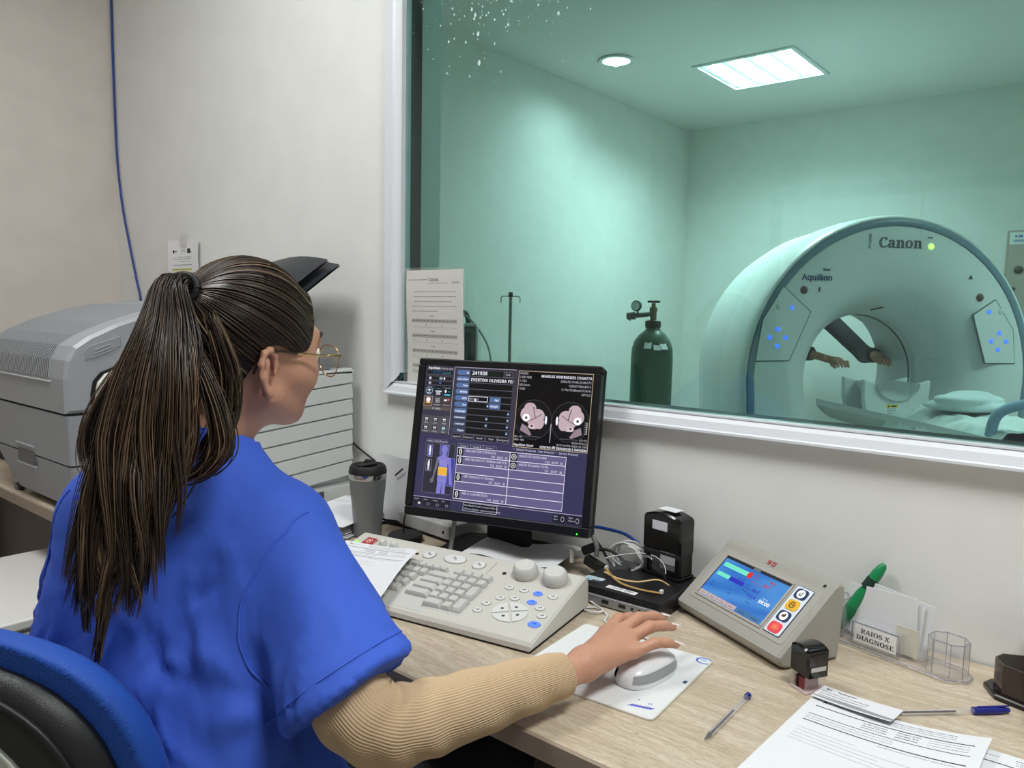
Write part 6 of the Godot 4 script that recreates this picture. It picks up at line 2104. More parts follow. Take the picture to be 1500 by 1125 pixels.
func hair(t: Node3D, base: Vector3, H: Transform3D) -> void:
	var rng := RandomNumberGenerator.new()
	rng.seed = 99
	var T := Vector3(.004, .082, .099)
	var dt := unscale(T)
	var half := [Vector3(0, .092, -.068), Vector3(.026, .088, -.068), Vector3(.048, .070, -.062), Vector3(.062, .044, -.056), Vector3(.068, .018, -.046), Vector3(.074, .012, -.022), Vector3(.077, .022, .002), Vector3(.077, .020, .024), Vector3(.072, -.008, .042), Vector3(.062, -.034, .056), Vector3(.038, -.056, .078), Vector3(0, -.062, .09)]
	var line := curve(half, 8)
	var loop := []
	for p in line: loop.append(p)
	for i in range(line.size() - 2, 0, -1): loop.append(Vector3(-line[i].x, line[i].y, line[i].z))
	var n := loop.size()
	var route := func(root: Vector3, s: float, lift: float) -> Vector3:
		var d := unscale(root).slerp(dt, s)
		var p := scalp(d, lift + .007 * sin(PI * minf(1.0, s * 1.1)))
		if s < .12: p = root.lerp(p, s / .12)
		return p.lerp(T, smoothstep(.9, 1.0, s) * .8)
	# under-layer
	var rows := []
	for j in 22:
		var r := PackedVector3Array()
		for i in n: r.append(H * (route.call(loop[i], j / 21.0, -.0012) as Vector3))
		rows.append(r)
	var cv := mat(rgb8(30, 21, 16), .55)
	var sc := G.new()
	sc.grid(rows, true)
	obj("hair_under", sc.move(-base), cv, t)
	var hm := mat(Color.WHITE, .36)
	hm.vertex_color_use_as_albedo = true
	var tone := func(hi: float) -> Color:
		var u := rng.randf()
		var dark := Color(.016, .011, .008)
		var mid := Color(.05, .031, .02)
		var lite := Color(.21, .135, .08)
		var k := dark.lerp(mid, rng.randf())
		if u < hi: k = mid.lerp(lite, rng.randf())
		return k
	var g := G.new()
	for i in 1500:
		var f := rng.randf() * n
		var root: Vector3 = (loop[int(f) % n] as Vector3).lerp(loop[(int(f) + 1) % n], f - int(f))
		var lift := rng.randf_range(-.001, .0028)
		var s0 := 0.0 if rng.randf() < .6 else rng.randf_range(0, .5)
		var amp := rng.randf_range(-.05, .05)
		var path := []
		for j in 15:
			var s := lerpf(s0, 1.0, j / 14.0)
			var p: Vector3 = route.call(root, s, lift)
			path.append(H * (p + Vector3(0, 1, 0).cross(p - T) * amp * sin(PI * s) * .6))
		g.col = tone.call(.10 + (.18 if root.y > .05 else 0.0))
		g.tube(path, rng.randf_range(.0006, .0012), 3, false)
	obj("hair_crown", g.move(-base), hm, t).set_meta("kind", "stuff")
	# hair tie
	var Tw := H * T
	var back := (H.basis * Vector3(.05, .30, 1.0)).normalized()
	var lat := Vector3(.82, 0, -.57)
	var mid := [Tw - back * .012, Tw + back * .008, Tw + back * .024 + Vector3(.004, -.010, 0), Vector3(-.906, 1.236, .890), Vector3(-.893, 1.178, .912), Vector3(-.889, 1.110, .934), Vector3(-.878, 1.058, .950), Vector3(-.872, 1.008, .962), Vector3(-.870, .962, .973), Vector3(-.874, .918, .981)]
	var cen := curve(mid, 6)
	var m := cen.size()
	var nors := []
	for j in m:
		var tg: Vector3 = (cen[mini(j + 1, m - 1)] - cen[maxi(j - 1, 0)]).normalized()
		nors.append(lat.cross(tg).normalized() * (1.0 if lat.cross(tg).dot(Vector3(.3, .6, .8)) > 0 else -1.0))
	var tp := []
	for i in 17:
		var a := TAU * i / 16
		tp.append(cen[5] + lat * cos(a) * .0185 + nors[5] * sin(a) * .0175)
	obj("hair_tie", G.new().tube(tp, .0052, 8, false).move(-base), M.black_matt, t)
	# tail of many locks
	var wid := [.013, .0125, .019, .032, .045, .053, .057, .054, .047, .036]
	var thk := [.012, .0125, .017, .021, .021, .020, .017, .014, .012, .010]
	var spread := func(s: float, arr: Array) -> float:
		var f := s * (arr.size() - 1)
		var i := mini(int(f), arr.size() - 2)
		return lerpf(arr[i], arr[i + 1], f - i)
	var core := []
	for j in range(1, m - 14):
		var s := float(j) / (m - 1)
		var r := PackedVector3Array()
		for p in ring2((spread.call(s, wid) as float) * .78, (spread.call(s, thk) as float) * .66, 14): r.append(cen[j] + lat * p.x + nors[j] * p.y)
		core.append(r)
	var cg := G.new()
	cg.loft(core)
	obj("tail_under", cg.move(-base), cv, t)
	g = G.new()
	for i in 92:
		var a := rng.randf() * TAU
		var q := sqrt(rng.randf())
		var ox := cos(a) * q
		var oz := sin(a) * q
		var end := clampf(1.02 - absf(rng.randfn(0, .15)) - .06 * absf(ox), .5, 1.0)
		var ph := rng.randf() * TAU
		var fr := rng.randf_range(6, 12)
		var am := rng.randf_range(.005, .019)
		var lite := pow(rng.randf(), 1.6) * (1.0 if oz > -.3 else .4)
		var drift := rng.randf_range(-.034, .030)
		for n2 in 19:
			var sa := rng.randf() * TAU
			var sq := sqrt(rng.randf())
			var e2 := end - absf(rng.randfn(0, .035))
			var path := []
			var rad := []
			var cols := []
			var r0 := rng.randf_range(.0005, .0011)
			var kd := Color(.014, .0095, .007).lerp(Color(.035, .022, .015), rng.randf())
			var kl := Color(.05, .031, .02).lerp(Color(.34, .22, .125), lite * pow(rng.randf(), .8))
			for j in 22:
				var s := e2 * j / 21.0
				var ci := s * (m - 1)
				var c0: Vector3 = (cen[int(ci)] as Vector3).lerp(cen[mini(int(ci) + 1, m - 1)], ci - int(ci))
				var nr: Vector3 = nors[int(ci)]
				var w: float = spread.call(s, wid)
				var k: float = spread.call(s, thk)
				var tight := lerpf(.24, .07, smoothstep(.55, 1.0, s / end))
				var wob := smoothstep(.1, .6, s)
				path.append(c0 + lat * (w * (ox + cos(sa) * sq * tight) + am * wob * sin(ph + s * fr) + drift * s * s * s) + nr * (k * (oz + sin(sa) * sq * tight * 1.4) + am * .6 * wob * cos(ph + s * fr)))
				rad.append(r0 * (1.0 if s < e2 - .12 else lerpf(1.0, .2, (s - e2 + .12) / .12)))
				cols.append(kd.lerp(kl, smoothstep(.12, .55, s) * (.25 + .75 * lite)))
			var from := g.v.size()
			g.tube(path, rad, 3, false)
			g.tint_rows(from, 3, cols)
	# loose locks: left curl, right curl over the collar, thin ends
	for lk in [[[Vector3(-.925, 1.235, .905), Vector3(-.96, 1.175, .935), Vector3(-.985, 1.125, .95), Vector3(-.985, 1.085, .955), Vector3(-.955, 1.068, .96), Vector3(-.93, 1.05, .962)], 110, .010],
			[[Vector3(-.90, 1.25, .88), Vector3(-.862, 1.19, .87), Vector3(-.838, 1.14, .865), Vector3(-.828, 1.105, .868), Vector3(-.84, 1.08, .882), Vector3(-.868, 1.065, .90)], 170, .014],
			[[Vector3(-.90, 1.24, .89), Vector3(-.875, 1.18, .89), Vector3(-.86, 1.12, .895), Vector3(-.862, 1.06, .915), Vector3(-.872, 1.01, .94)], 140, .016],
			[[Vector3(-.90, 1.05, .955), Vector3(-.915, .99, .978), Vector3(-.925, .94, .985), Vector3(-.915, .895, .99)], 46, .006],
			[[Vector3(-.89, 1.0, .965), Vector3(-.875, .93, .985), Vector3(-.878, .87, .995)], 60, .008],
			[[Vector3(-.862, 1.26, .86), Vector3(-.845, 1.19, .845), Vector3(-.85, 1.13, .85), Vector3(-.865, 1.085, .875)], 120, .016]]:
		var cl := curve(lk[0], 6)
		for i in lk[1]:
			var off = Vector3(rng.randfn(0, 1), rng.randfn(0, .6), rng.randfn(0, .6)) * lk[2] * .5
			var st := rng.randi_range(0, 3)
			var en := cl.size() - rng.randi_range(0, 6)
			var path := []
			var ph := rng.randf() * TAU
			for j in range(st, en):
				var s := float(j) / cl.size()
				path.append(cl[j] + off * (.6 + .6 * sin(s * PI)) + lat * .003 * s * sin(ph + s * 6.0))
			if path.size() < 3: continue
			g.col = tone.call(.33)
			g.tube(path, rng.randf_range(.0006, .0011), 3, false)
	obj("ponytail", g.move(-base), hm, t, "brown ponytail with lighter streaks").set_meta("kind", "stuff")

func spectacles(H: Transform3D) -> void:
	var o := Node3D.new()
	o.name = numbered("eyeglasses")
	add_child(o)
	o.transform = H
	tag(o, "thin gold wire eyeglasses worn by the woman in scrubs", "glasses")
	var gold := mat(rgb8(205, 165, 120), .22, 1.0)
	for s in [-1.0, 1.0]:
		var rim := []
		var lens := PackedVector3Array()
		var sh := [Vector2(-.024, .012), Vector2(-.012, .020), Vector2(.008, .021), Vector2(.026, .016), Vector2(.031, .004), Vector2(.026, -.014), Vector2(.014, -.026), Vector2(-.004, -.027), Vector2(-.019, -.018), Vector2(-.025, -.003)]
		for i in sh.size() * 3:
			var f := i / 3.0
			var k := int(f)
			var p: Vector2 = (sh[k] as Vector2).cubic_interpolate(sh[(k + 1) % 10], sh[(k + 9) % 10], sh[(k + 2) % 10], f - k)
			var v := Vector3(s * (.0345 + p.x * .92), -.004 + p.y * .92, -.1085 + .0045 * pow(maxf(0.0, p.x + .01) / .04, 2.0))
			rim.append(v)
			lens.append(v)
		rim.append(rim[0])
		obj("rim", G.new().tube(rim, .0009, 6, false), gold, o)
		var lg := G.new()
		lg.fan(lens, Vector3(0, 0, 1))
		obj("lens", lg, clear(rgb8(190, 195, 200), .10, .03), o)
		obj("temple_arm", G.new().tube(curve([Vector3(s * .0625, .006, -.1035), Vector3(s * .0695, .007, -.098), Vector3(s * .0765, .009, -.06), Vector3(s * .0785, .012, -.02)], 5), .0016, 6, true, 1.3), gold, o)
		obj("temple_tip", G.new().tube(curve([Vector3(s * .0785, .012, -.02), Vector3(s * .0795, .016, .012), Vector3(s * .080, .008, .034), Vector3(s * .078, -.014, .043)], 5), .0019, 6), mat(rgb8(46, 26, 20), .3), o)
		obj("nose_pad", G.new().tube([Vector3(s * .010, -.004, -.1085), Vector3(s * .0095, -.012, -.104)], .002, 6), clear(rgb8(220, 220, 220), .3, .1), o)
	obj("bridge", G.new().tube(curve([Vector3(-.0125, .003, -.1088), Vector3(0, .007, -.1105), Vector3(.0125, .003, -.1088)], 4), .0009, 6), gold, o)

# ---------------------------------------------------------------- scanner room
const GC := Vector3(-1.085, .938, -3.205)
const GY := 46.0

func outline(rx: float, ry: float, f: float, z: float, seg := 72) -> PackedVector3Array:
	# f 0: ellipse; f 1: arch standing on the floor
	var r := PackedVector3Array()
	for i in seg:
		var a := TAU * i / seg
		var e := Vector2(cos(a) * rx, sin(a) * ry)
		if sin(a) < 0.0 and f > 0.0:
			var yb := -.90
			var s := sin(a)
			var c := cos(a)
			var k := minf(rx * .96 / maxf(absf(c), 1e-4), -yb / maxf(-s, 1e-4))
			var p := Vector2(c, s) * k
			p.x = lerpf(signf(c) * rx, p.x, clampf(-s * 1.6, 0, 1)) if absf(p.x) > rx * .9 else p.x
			e = e.lerp(p, f)
		r.append(Vector3(e.x, e.y, z))
	return r

func wording(s: String, size: float, deep: float, face := "Droid Sans", bold := false) -> G:
	var f := SystemFont.new()
	f.font_names = PackedStringArray([face])
	f.font_weight = 700 if bold else 400
	var tm := TextMesh.new()
	tm.text = s
	tm.font = f
	tm.font_size = 48
	tm.pixel_size = size / 48.0
	tm.depth = deep
	tm.curve_step = 2.0
	var g := G.new()
	for k in tm.get_surface_count():
		var a := tm.surface_get_arrays(k)
		var b := g.v.size()
		for i in a[Mesh.ARRAY_VERTEX].size():
			g.add(a[Mesh.ARRAY_VERTEX][i], a[Mesh.ARRAY_NORMAL][i])
		if a[Mesh.ARRAY_INDEX]:
			for i in a[Mesh.ARRAY_INDEX]: g.ix.append(b + i)
		else:
			for i in a[Mesh.ARRAY_VERTEX].size(): g.ix.append(b + i)
	return g

func placed(g: G, x: Transform3D) -> G:
	for i in g.v.size():
		g.v[i] = x * g.v[i]
		g.n[i] = (x.basis * g.n[i]).normalized()
	return g

func scanner_room() -> void:
	gantry()
	couch()
	technician()
	cylinder()
	drip_stand()
	patient_monitor()
	wall_box()

func gantry() -> void:
	var t := thing("ct_gantry", "large white ring-shaped scanner gantry behind the glass", "scanner", Vector3(GC.x, 0, GC.z), deg_to_rad(GY))
	var up := Vector3(0, GC.y, 0)
	var X := Transform3D(Basis(), up)
	var wm := mat(rgb8(232, 234, 234), .32)
	var wm2 := mat(rgb8(224, 227, 228), .35)
	var ring := mat(rgb8(118, 142, 160), .35)
	var band := func(rows: Array, m: Material, nm: String, flip := false) -> MeshInstance3D:
		var g := G.new().at(X)
		g.grid(rows, true, false, flip)
		return obj(nm, g, m, t)
	var rx := .83
	var ry := .885
	band.call([outline(rx * .62, ry * .62, 1, -.95), outline(rx * .84, ry * .84, 1, -.93), outline(rx * .94, ry * .94, 1, -.84), outline(rx * .99, ry * .98, 1, -.64), outline(rx * 1.01, ry, 1, -.33)], wm2, "rear_cover")
	band.call([outline(rx * 1.005, ry * .996, 1, -.333), outline(rx * .99, ry * .985, 1, -.327), outline(rx * .99, ry * .985, 1, -.322)], mat(rgb8(90, 96, 98), .6), "cover_joint")
	band.call([outline(rx * 1.012, ry * 1.004, 1, -.325), outline(rx * 1.022, ry * 1.012, 1, -.22), outline(rx * 1.02, ry * 1.012, 1, -.06), outline(rx * 1.008, ry * 1.004, 1, -.012), outline(rx * .99, ry * .99, 1, .0), outline(rx * .985, ry * .985, 1, -.004)], wm, "flank_cover")
	band.call([outline(rx * .985, ry * .985, 1, -.006), outline(rx * .982, ry * .982, 1, .004), outline(rx * .945, ry * .945, 1, .006), outline(rx * .94, ry * .94, 1, -.004)], ring, "blue_rim")
	band.call([outline(rx * .94, ry * .94, 1, -.004), outline(rx * .935, ry * .935, 1, .003), outline(rx * .84, ry * .84, .8, .004), outline(rx * .74, ry * .74, .3, .0), outline(.56, .59, 0, -.02), outline(.50, .52, 0, -.055), outline(.45, .46, 0, -.11), outline(.405, .41, 0, -.19), outline(.375, .375, 0, -.27), outline(.365, .365, 0, -.32)], wm, "face_cover")
	band.call([outline(.365, .365, 0, -.32), outline(.36, .36, 0, -.33), outline(.36, .36, 0, -.50), outline(.38, .38, 0, -.68), outline(.44, .45, 0, -.85), outline(rx * .62, ry * .62, 1, -.95)], wm2, "bore_liner")
	obj("scan_slot", G.new().at(X).tube(range(49).map(func(i): return Vector3(cos(TAU * i / 48.0) * .361, sin(TAU * i / 48.0) * .361, -.39)), .006, 6, false), mat(rgb8(70, 76, 82), .2), t)
	obj("cable_mark", G.new().at(X).tube(curve([Vector3(-.02, .385, -.2), Vector3(.06, .405, -.2), Vector3(.11, .45, -.13)], 5), .004, 6), M.black_matt, t)
	obj("plinth", G.new().box(Vector3(0, .03, -.45), Vector3(1.4, .06, .85), .01), mat(rgb8(110, 114, 116), .5), t)
	# maker's name, model name
	obj("maker_name", placed(wording("Canon", .078, .004, "Droid Serif", true), Transform3D(Basis(), up + Vector3(.002, .742, .005))), mat(rgb8(92, 98, 102), .4), t)
	obj("model_name", placed(wording("Aquilion", .046, .004, "Droid Sans", false), Transform3D(Basis(), up + Vector3(-.455, .548, .006))), mat(rgb8(34, 66, 140), .4), t)
	obj("model_name", placed(wording("Start", .020, .003, "Droid Sans", false), Transform3D(Basis(), up + Vector3(-.405, .59, .006))), mat(rgb8(60, 84, 140), .4), t)
	obj("model_mark", G.new().at(X).box(Vector3(-.44, .485, .006), Vector3(.006, .024, .003)), mat(rgb8(60, 66, 74), .4), t)
	obj("status_lamp", G.new().at(Transform3D(Basis(Vector3.RIGHT, PI / 2), up + Vector3(.178, .728, .006))).lathe([[.016, 0], [.014, .004], [.0, .006]], 16), glowing(Color(.85, 1, .45), 1.6), t)
	for q in [[-.07, .76, .05], [-.072, .72, .024]]: obj("small_print", G.new().at(X).box(Vector3(q[0] - .1, q[1], .005), Vector3(.012, q[2], .002)), mat(rgb8(150, 158, 160), .5), t)
	obj("arrow_mark", G.new().at(X).box(Vector3(.17, .775, .005), Vector3(.03, .006, .002)), mat(rgb8(60, 66, 70), .5), t)
	for q in [[-.525, .48], [.484, .462]]:
		var k := obj("emergency_button", G.new().at(Transform3D(Basis(Vector3.RIGHT, PI / 2), up + Vector3(q[0], q[1], .004))).lathe([[.022, 0], [.020, .004], [.012, .006], [.011, .012], [.0, .013]], 18), mat(rgb8(120, 84, 84), .4), t)
	obj("warning_mark", G.new().at(Transform3D(Basis(), up + Vector3(.42, .56, .005))).prism(PackedVector2Array([Vector2(-.012, 0), Vector2(.012, 0), Vector2(0, .022)]), 0, .002), M.black_matt, t)
	# control panels each side of the bore
	for s in [0, 1]:
		var pl := [Vector2(-.640, .495), Vector2(-.484, .365), Vector2(-.59, .105), Vector2(-.775, .100), Vector2(-.745, .32)]
		if s: pl = [Vector2(.575, .449), Vector2(.452, .365), Vector2(.541, .105), Vector2(.715, .105), Vector2(.69, .29)]
		var big := PackedVector2Array(pl)
		obj("panel_joint", G.new().at(X).prism(Geometry2D.offset_polygon(big, .005)[0], .001, .0055), mat(rgb8(86, 96, 100), .5), t)
		var p := obj("control_panel", G.new().at(X).prism(big, .002, .009, .001), wm, t)
		var ox := -.66 if s == 0 else .61
		var bl := glowing(rgb8(90, 130, 255), .8)
		for q in [[0, .045], [0, -.045], [-.045, 0], [.045, 0], [.07, .16]]:
			obj("blue_lamp_button", G.new().at(Transform3D(Basis(Vector3.RIGHT, PI / 2), up + Vector3(ox + q[0] * (1 if s == 0 else -1), .225 + q[1], .009))).lathe([[.0135, 0], [.0125, .003], [.0, .005]], 16), bl, p)
		obj("white_button", G.new().at(Transform3D(Basis(Vector3.RIGHT, PI / 2), up + Vector3(ox, .39, .009))).lathe([[.016, 0], [.015, .003], [.0, .005]], 16), mat(rgb8(210, 225, 222), .3), p)

func couch() -> void:
	var t := thing("patient_table", "white patient table reaching into the scanner bore", "table", Vector3(GC.x, 0, GC.z), deg_to_rad(GY))
	var wm := mat(rgb8(226, 229, 228), .4)
	obj("base", G.new().box(Vector3(0, .30, 1.35), Vector3(.5, .6, 1.0), .03), wm, t)
	obj("bellows", G.new().box(Vector3(0, .66, 1.25), Vector3(.46, .14, 1.5), .02), mat(rgb8(196, 202, 204), .5), t)
	var rows := []
	for j in 2:
		var r := PackedVector3Array()
		for i in 25:
			var u := i / 12.0 - 1.0
			r.append(Vector3(u * .235, .715 + .055 * u * u * u * u + .03 * u * u, -.35 if j == 0 else 2.1))
		rows.append(r)
	var low := []
	for r in rows: low.append(PackedVector3Array(Array(r).map(func(p): return Vector3(p.x, p.y - .035 - .02 * (1.0 - absf(p.x) / .235), p.z))))
	var g := G.new()
	g.grid(rows, false, false, true)
	g.grid(low)
	for e in [0, 1]: g.grid([rows[e], low[e]], false, false, e == 1)
	g.grid([PackedVector3Array([rows[0][0], rows[1][0]]), PackedVector3Array([low[0][0], low[1][0]])])
	g.grid([PackedVector3Array([rows[0][24], rows[1][24]]), PackedVector3Array([low[0][24], low[1][24]])], false, false, true)
	obj("table_top", g, wm, t)
	obj("mattress", G.new().box(Vector3(0, .755, 1.1), Vector3(.40, .05, 1.5), .018), mat(rgb8(70, 92, 130), .6), t)
	# white head holder with cut-outs standing on the end of the table
	var h := thing("head_holder", "white cradle-shaped head holder with a yellow warning label", "head holder", Vector3(GC.x, .742, GC.z), deg_to_rad(GY))
	var yoke := func(z: float) -> G:
		var p := PackedVector2Array()
		for i in 9:
			var a := PI + PI * i / 8.0
			p.append(Vector2(cos(a) * .12, .185 + sin(a) * .09))
		p.append(Vector2(.19, .205))
		p.append(Vector2(.185, .10))
		p.append(Vector2(.16, .0))
		p.append(Vector2(-.16, .0))
		p.append(Vector2(-.185, .10))
		p.append(Vector2(-.19, .205))
		return G.new().prism(p, z, z + .035, .004)
	obj("yoke", yoke.call(-.17), wm, h)
	obj("yoke", yoke.call(.03), wm, h)
	var cr := []
	for z in [-.2, .08]:
		var r := PackedVector3Array()
		for i in 13:
			var a := PI + PI * i / 12.0
			r.append(Vector3(cos(a) * .122, .187 + sin(a) * .092, z))
		cr.append(r)
	var cg := G.new()
	cg.grid(cr, false, false, true)
	obj("cradle", cg, wm, h)
	var lb := Cv.new(64, 48, rgb8(240, 240, 236))
	lb.rect(2, 2, 60, 14, rgb8(240, 208, 40)); lb.poly([Vector2(10, 14), Vector2(22, 14), Vector2(16, 3)], Color.BLACK); lb.rect(28, 6, 28, 6, Color.BLACK)
	for i in 4: lb.rect(6, 20 + i * 7, 50, 3, rgb8(150, 150, 150))
	var lg := G.new()
	lg.quad(Vector3(-.06, .02, .066), Vector3(.01, .02, .066), Vector3(.01, .075, .066), Vector3(-.06, .075, .066))
	obj("warning_label", lg, printed(lb.tex(), .5), h)
	# crumpled sheet and a bent blue tube on the table
	var nz := FastNoiseLite.new()
	nz.seed = 15
	nz.frequency = 5.0
	var sh := []
	for j in 40:
		var r := PackedVector3Array()
		for i in 26:
			var u := i / 25.0 - .5
			var v := j / 39.0
			var edge := 1.0 - pow(absf(u) * 2.0, 4.0)
			r.append(Vector3(u * .5 + .03 * nz.get_noise_2d(j * .1, 3.0), .79 + .05 * edge + .035 * nz.get_noise_2d(u * .8, v * .9) * edge - .05 * pow(absf(u) * 2.0, 6.0), .35 + v * .75))
		sh.append(r)
	var sg := G.new()
	sg.grid(sh, false, false, true)
	var so := obj("bed_sheet", sg, mat(rgb8(226, 232, 230), .9))
	so.position = Vector3(GC.x, 0, GC.z)
	so.rotation.y = deg_to_rad(GY)
	tag(so, "crumpled white sheet lying on the patient table", "sheet")
	var sp := obj("blanket", nets([egg(Vector3(0, .875, .60), Vector3(.2, .030, .13)), egg(Vector3(.05, .905, .57), Vector3(.15, .024, .10)), egg(Vector3(-.06, .912, .65), Vector3(.13, .022, .085)), egg(Vector3(.02, .93, .60), Vector3(.10, .016, .05))], .011, .01), mat(rgb8(214, 224, 226), .85))
	sp.position = Vector3(GC.x, 0, GC.z)
	sp.rotation.y = deg_to_rad(GY)
	tag(sp, "bunched white blanket on top of the bed sheet", "blanket")
	var bt := obj("arm_rest_tube", G.new().tube(curve([Vector3(-.2, .80, 1.02), Vector3(-.19, .90, 1.05), Vector3(-.08, .945, 1.1), Vector3(.06, .93, 1.16), Vector3(.16, .86, 1.22), Vector3(.18, .80, 1.24)], 6), .022, 10), mat(rgb8(150, 178, 205), .4))
	bt.position = Vector3(GC.x, 0, GC.z)
	bt.rotation.y = deg_to_rad(GY)
	tag(bt, "pale blue bent tube lying across the patient table", "tube")

func technician() -> void:
	# stands behind the gantry and reaches through the bore
	var t := thing("person", "person in dark clothes behind the scanner reaching through its bore", "person", Vector3(GC.x - .10, 0, GC.z - .097), deg_to_rad(GY))
	var skin := mat(rgb8(190, 140, 116), .55)
	var hl := Vector3(-.085, 1.005, -.26)
	var hr := Vector3(.20, 1.02, -.30)
	var sk := [egg(Vector3(-.05, 1.60, -1.02), Vector3(.075, .11, .095)), cap(Vector3(-.05, 1.53, -1.06), Vector3(-.05, 1.42, -1.12), .05, .055), cap(Vector3(-.05, 1.4, -1.12), Vector3(-.05, 1.0, -1.2), .1, .11, .05), egg(Vector3(-.05, 1.585, -.92), Vector3(.013, .016, .018))]
	for s in [[Vector3(-.30, 1.34, -1.08), Vector3(-.40, 1.14, -.80), hl + Vector3(-.06, .03, -.06)], [Vector3(.20, 1.34, -1.1), Vector3(.44, 1.03, -.86), hr + Vector3(.03, .03, -.06)]]:
		sk.append(cap(s[0], s[1], .045, .038))
		sk.append(cap(s[1], s[2], .036, .024))
	var g := nets(sk, .012)
	for s in [[hl, -1.0], [hr, 1.0]]:
		var o: Vector3 = s[0]
		var q: float = s[1]
		var hb := [cap(o + Vector3(-.06 if q < 0 else .03, .03, -.08), o + Vector3(0, .012, -.02), .022, .024, .02), cap(o + Vector3(-.02, .012, -.01), o + Vector3(.02, .012, -.01), .018, .018, .02)]
		for i in 4:
			var a := o + Vector3(-.027 + .018 * i, .008, .01)
			var b := a + Vector3(.003 * (i - 1.5), .004, .036 + .006 * (1.5 - absf(i - 1.5)))
			hb.append(cap(a, b, .0095, .009, .005))
			hb.append(cap(b, b + Vector3(0, -.026, .016), .0088, .0075, .004))
		hb.append(cap(o + Vector3(-q * -.028, .0, -.02), o + Vector3(q * .042, -.01, .012), .012, .010, .01))
		hb.append(cap(o + Vector3(q * .042, -.01, .012), o + Vector3(q * .036, -.022, .036), .0098, .008, .004))
		g.join(nets(hb, .0042))
	obj("body", g, skin, t)
	var cl := [cap(Vector3(-.21, 1.4, -1.12), Vector3(.11, 1.4, -1.12), .075, .075, .05), cap(Vector3(-.05, 1.33, -1.13), Vector3(-.05, .92, -1.2), .16, .16, .06), cap(Vector3(-.14, .9, -1.2), Vector3(-.16, .45, -1.16), .10, .08), cap(Vector3(.04, .9, -1.2), Vector3(.06, .45, -1.16), .10, .08), cap(Vector3(-.16, .45, -1.16), Vector3(-.16, .07, -1.18), .078, .06), cap(Vector3(.06, .45, -1.16), Vector3(.06, .07, -1.18), .078, .06)]
	for s in [[Vector3(-.30, 1.34, -1.08), Vector3(-.40, 1.14, -.80), hl + Vector3(-.06, .03, -.06)], [Vector3(.20, 1.34, -1.1), Vector3(.44, 1.03, -.86), hr + Vector3(.03, .03, -.06)]]:
		cl.append(cap(s[0], s[1], .065, .056, .03))
		var k := cap(s[1], s[2], .054, .045, .02)
		k["cp"] = s[1].lerp(s[2], .86 if s[0].x < 0 else .7)
		k["cn"] = (s[2] - s[1]).normalized()
		cl.append(k)
	obj("dark_clothes", nets(cl, .018), mat(rgb8(34, 36, 44), .8), t)
	obj("hair", nets([egg(Vector3(-.05, 1.635, -1.045), Vector3(.083, .095, .095))], .012), mat(rgb8(36, 26, 20), .6), t)

func cylinder() -> void:
	var t := thing("oxygen_cylinder", "tall dark green gas cylinder with gauge left of the scanner", "gas cylinder", Vector3(-2.145, 0, -2.47))
	obj("bottle", G.new().lathe([[.10, 0], [.115, .012], [.1155, .04], [.1155, 1.04], [.112, 1.085], [.10, 1.125], [.075, 1.16], [.05, 1.18], [.04, 1.19], [.04, 1.205]], 32), mat(rgb8(62, 94, 80), .35), t)
	obj("collar", G.new().lathe([[.042, 1.20], [.044, 1.205], [.044, 1.235], [.03, 1.24]], 20), mat(rgb8(60, 60, 58), .4, .7), t)
	obj("valve", G.new().lathe([[.016, 1.235], [.018, 1.24], [.018, 1.285], [.022, 1.29], [.022, 1.31], [.012, 1.315], [.012, 1.335]], 16), mat(rgb8(120, 112, 90), .35, .8), t)
	obj("hand_wheel", G.new().box(Vector3(0, 1.343, 0), Vector3(.075, .012, .02), .004).box(Vector3(0, 1.343, 0), Vector3(.02, .012, .075), .004), M.black_matt, t)
	obj("regulator", G.new().tube([Vector3(-.015, 1.275, .01), Vector3(-.09, 1.265, .04)], .014, 12).tube([Vector3(-.09, 1.265, .04), Vector3(-.135, 1.26, .058)], [.022, .02], 12), mat(rgb8(120, 124, 120), .3, .8), t)
	obj("gauge", G.new().at(Transform3D(Basis(Vector3.RIGHT, PI / 2) , Vector3(-.075, 1.318, .048))).lathe([[.028, 0], [.030, .004], [.030, .018], [.026, .02]], 24), mat(rgb8(70, 72, 70), .4), t)
	obj("gauge_dial", G.new().at(Transform3D(Basis(Vector3.RIGHT, PI / 2), Vector3(-.075, 1.318, .0672))).lathe([[.0245, 0], [.0245, .0015], [.0, .0017]], 24), mat(rgb8(228, 232, 228), .4), t)
	obj("gauge_stem", G.new().tube([Vector3(-.075, 1.27, .036), Vector3(-.075, 1.295, .05)], .007, 8), M.steel, t)
	obj("hose_nipple", G.new().tube([Vector3(-.115, 1.262, .05), Vector3(-.118, 1.235, .055)], .006, 8), M.steel, t)
	for q in [[.30, 1.108], [.75, 1.100], [1.1, 1.104]]:
		obj("tag_label", G.new().at(Transform3D(Basis(Vector3.UP, q[0]) * Basis(Vector3.RIGHT, deg_to_rad(-38)), Vector3(sin(q[0]) * .108, q[1] - .005, cos(q[0]) * .108))).box(Vector3(0, 0, .004), Vector3(.04, .045, .001)), M.paper, t)

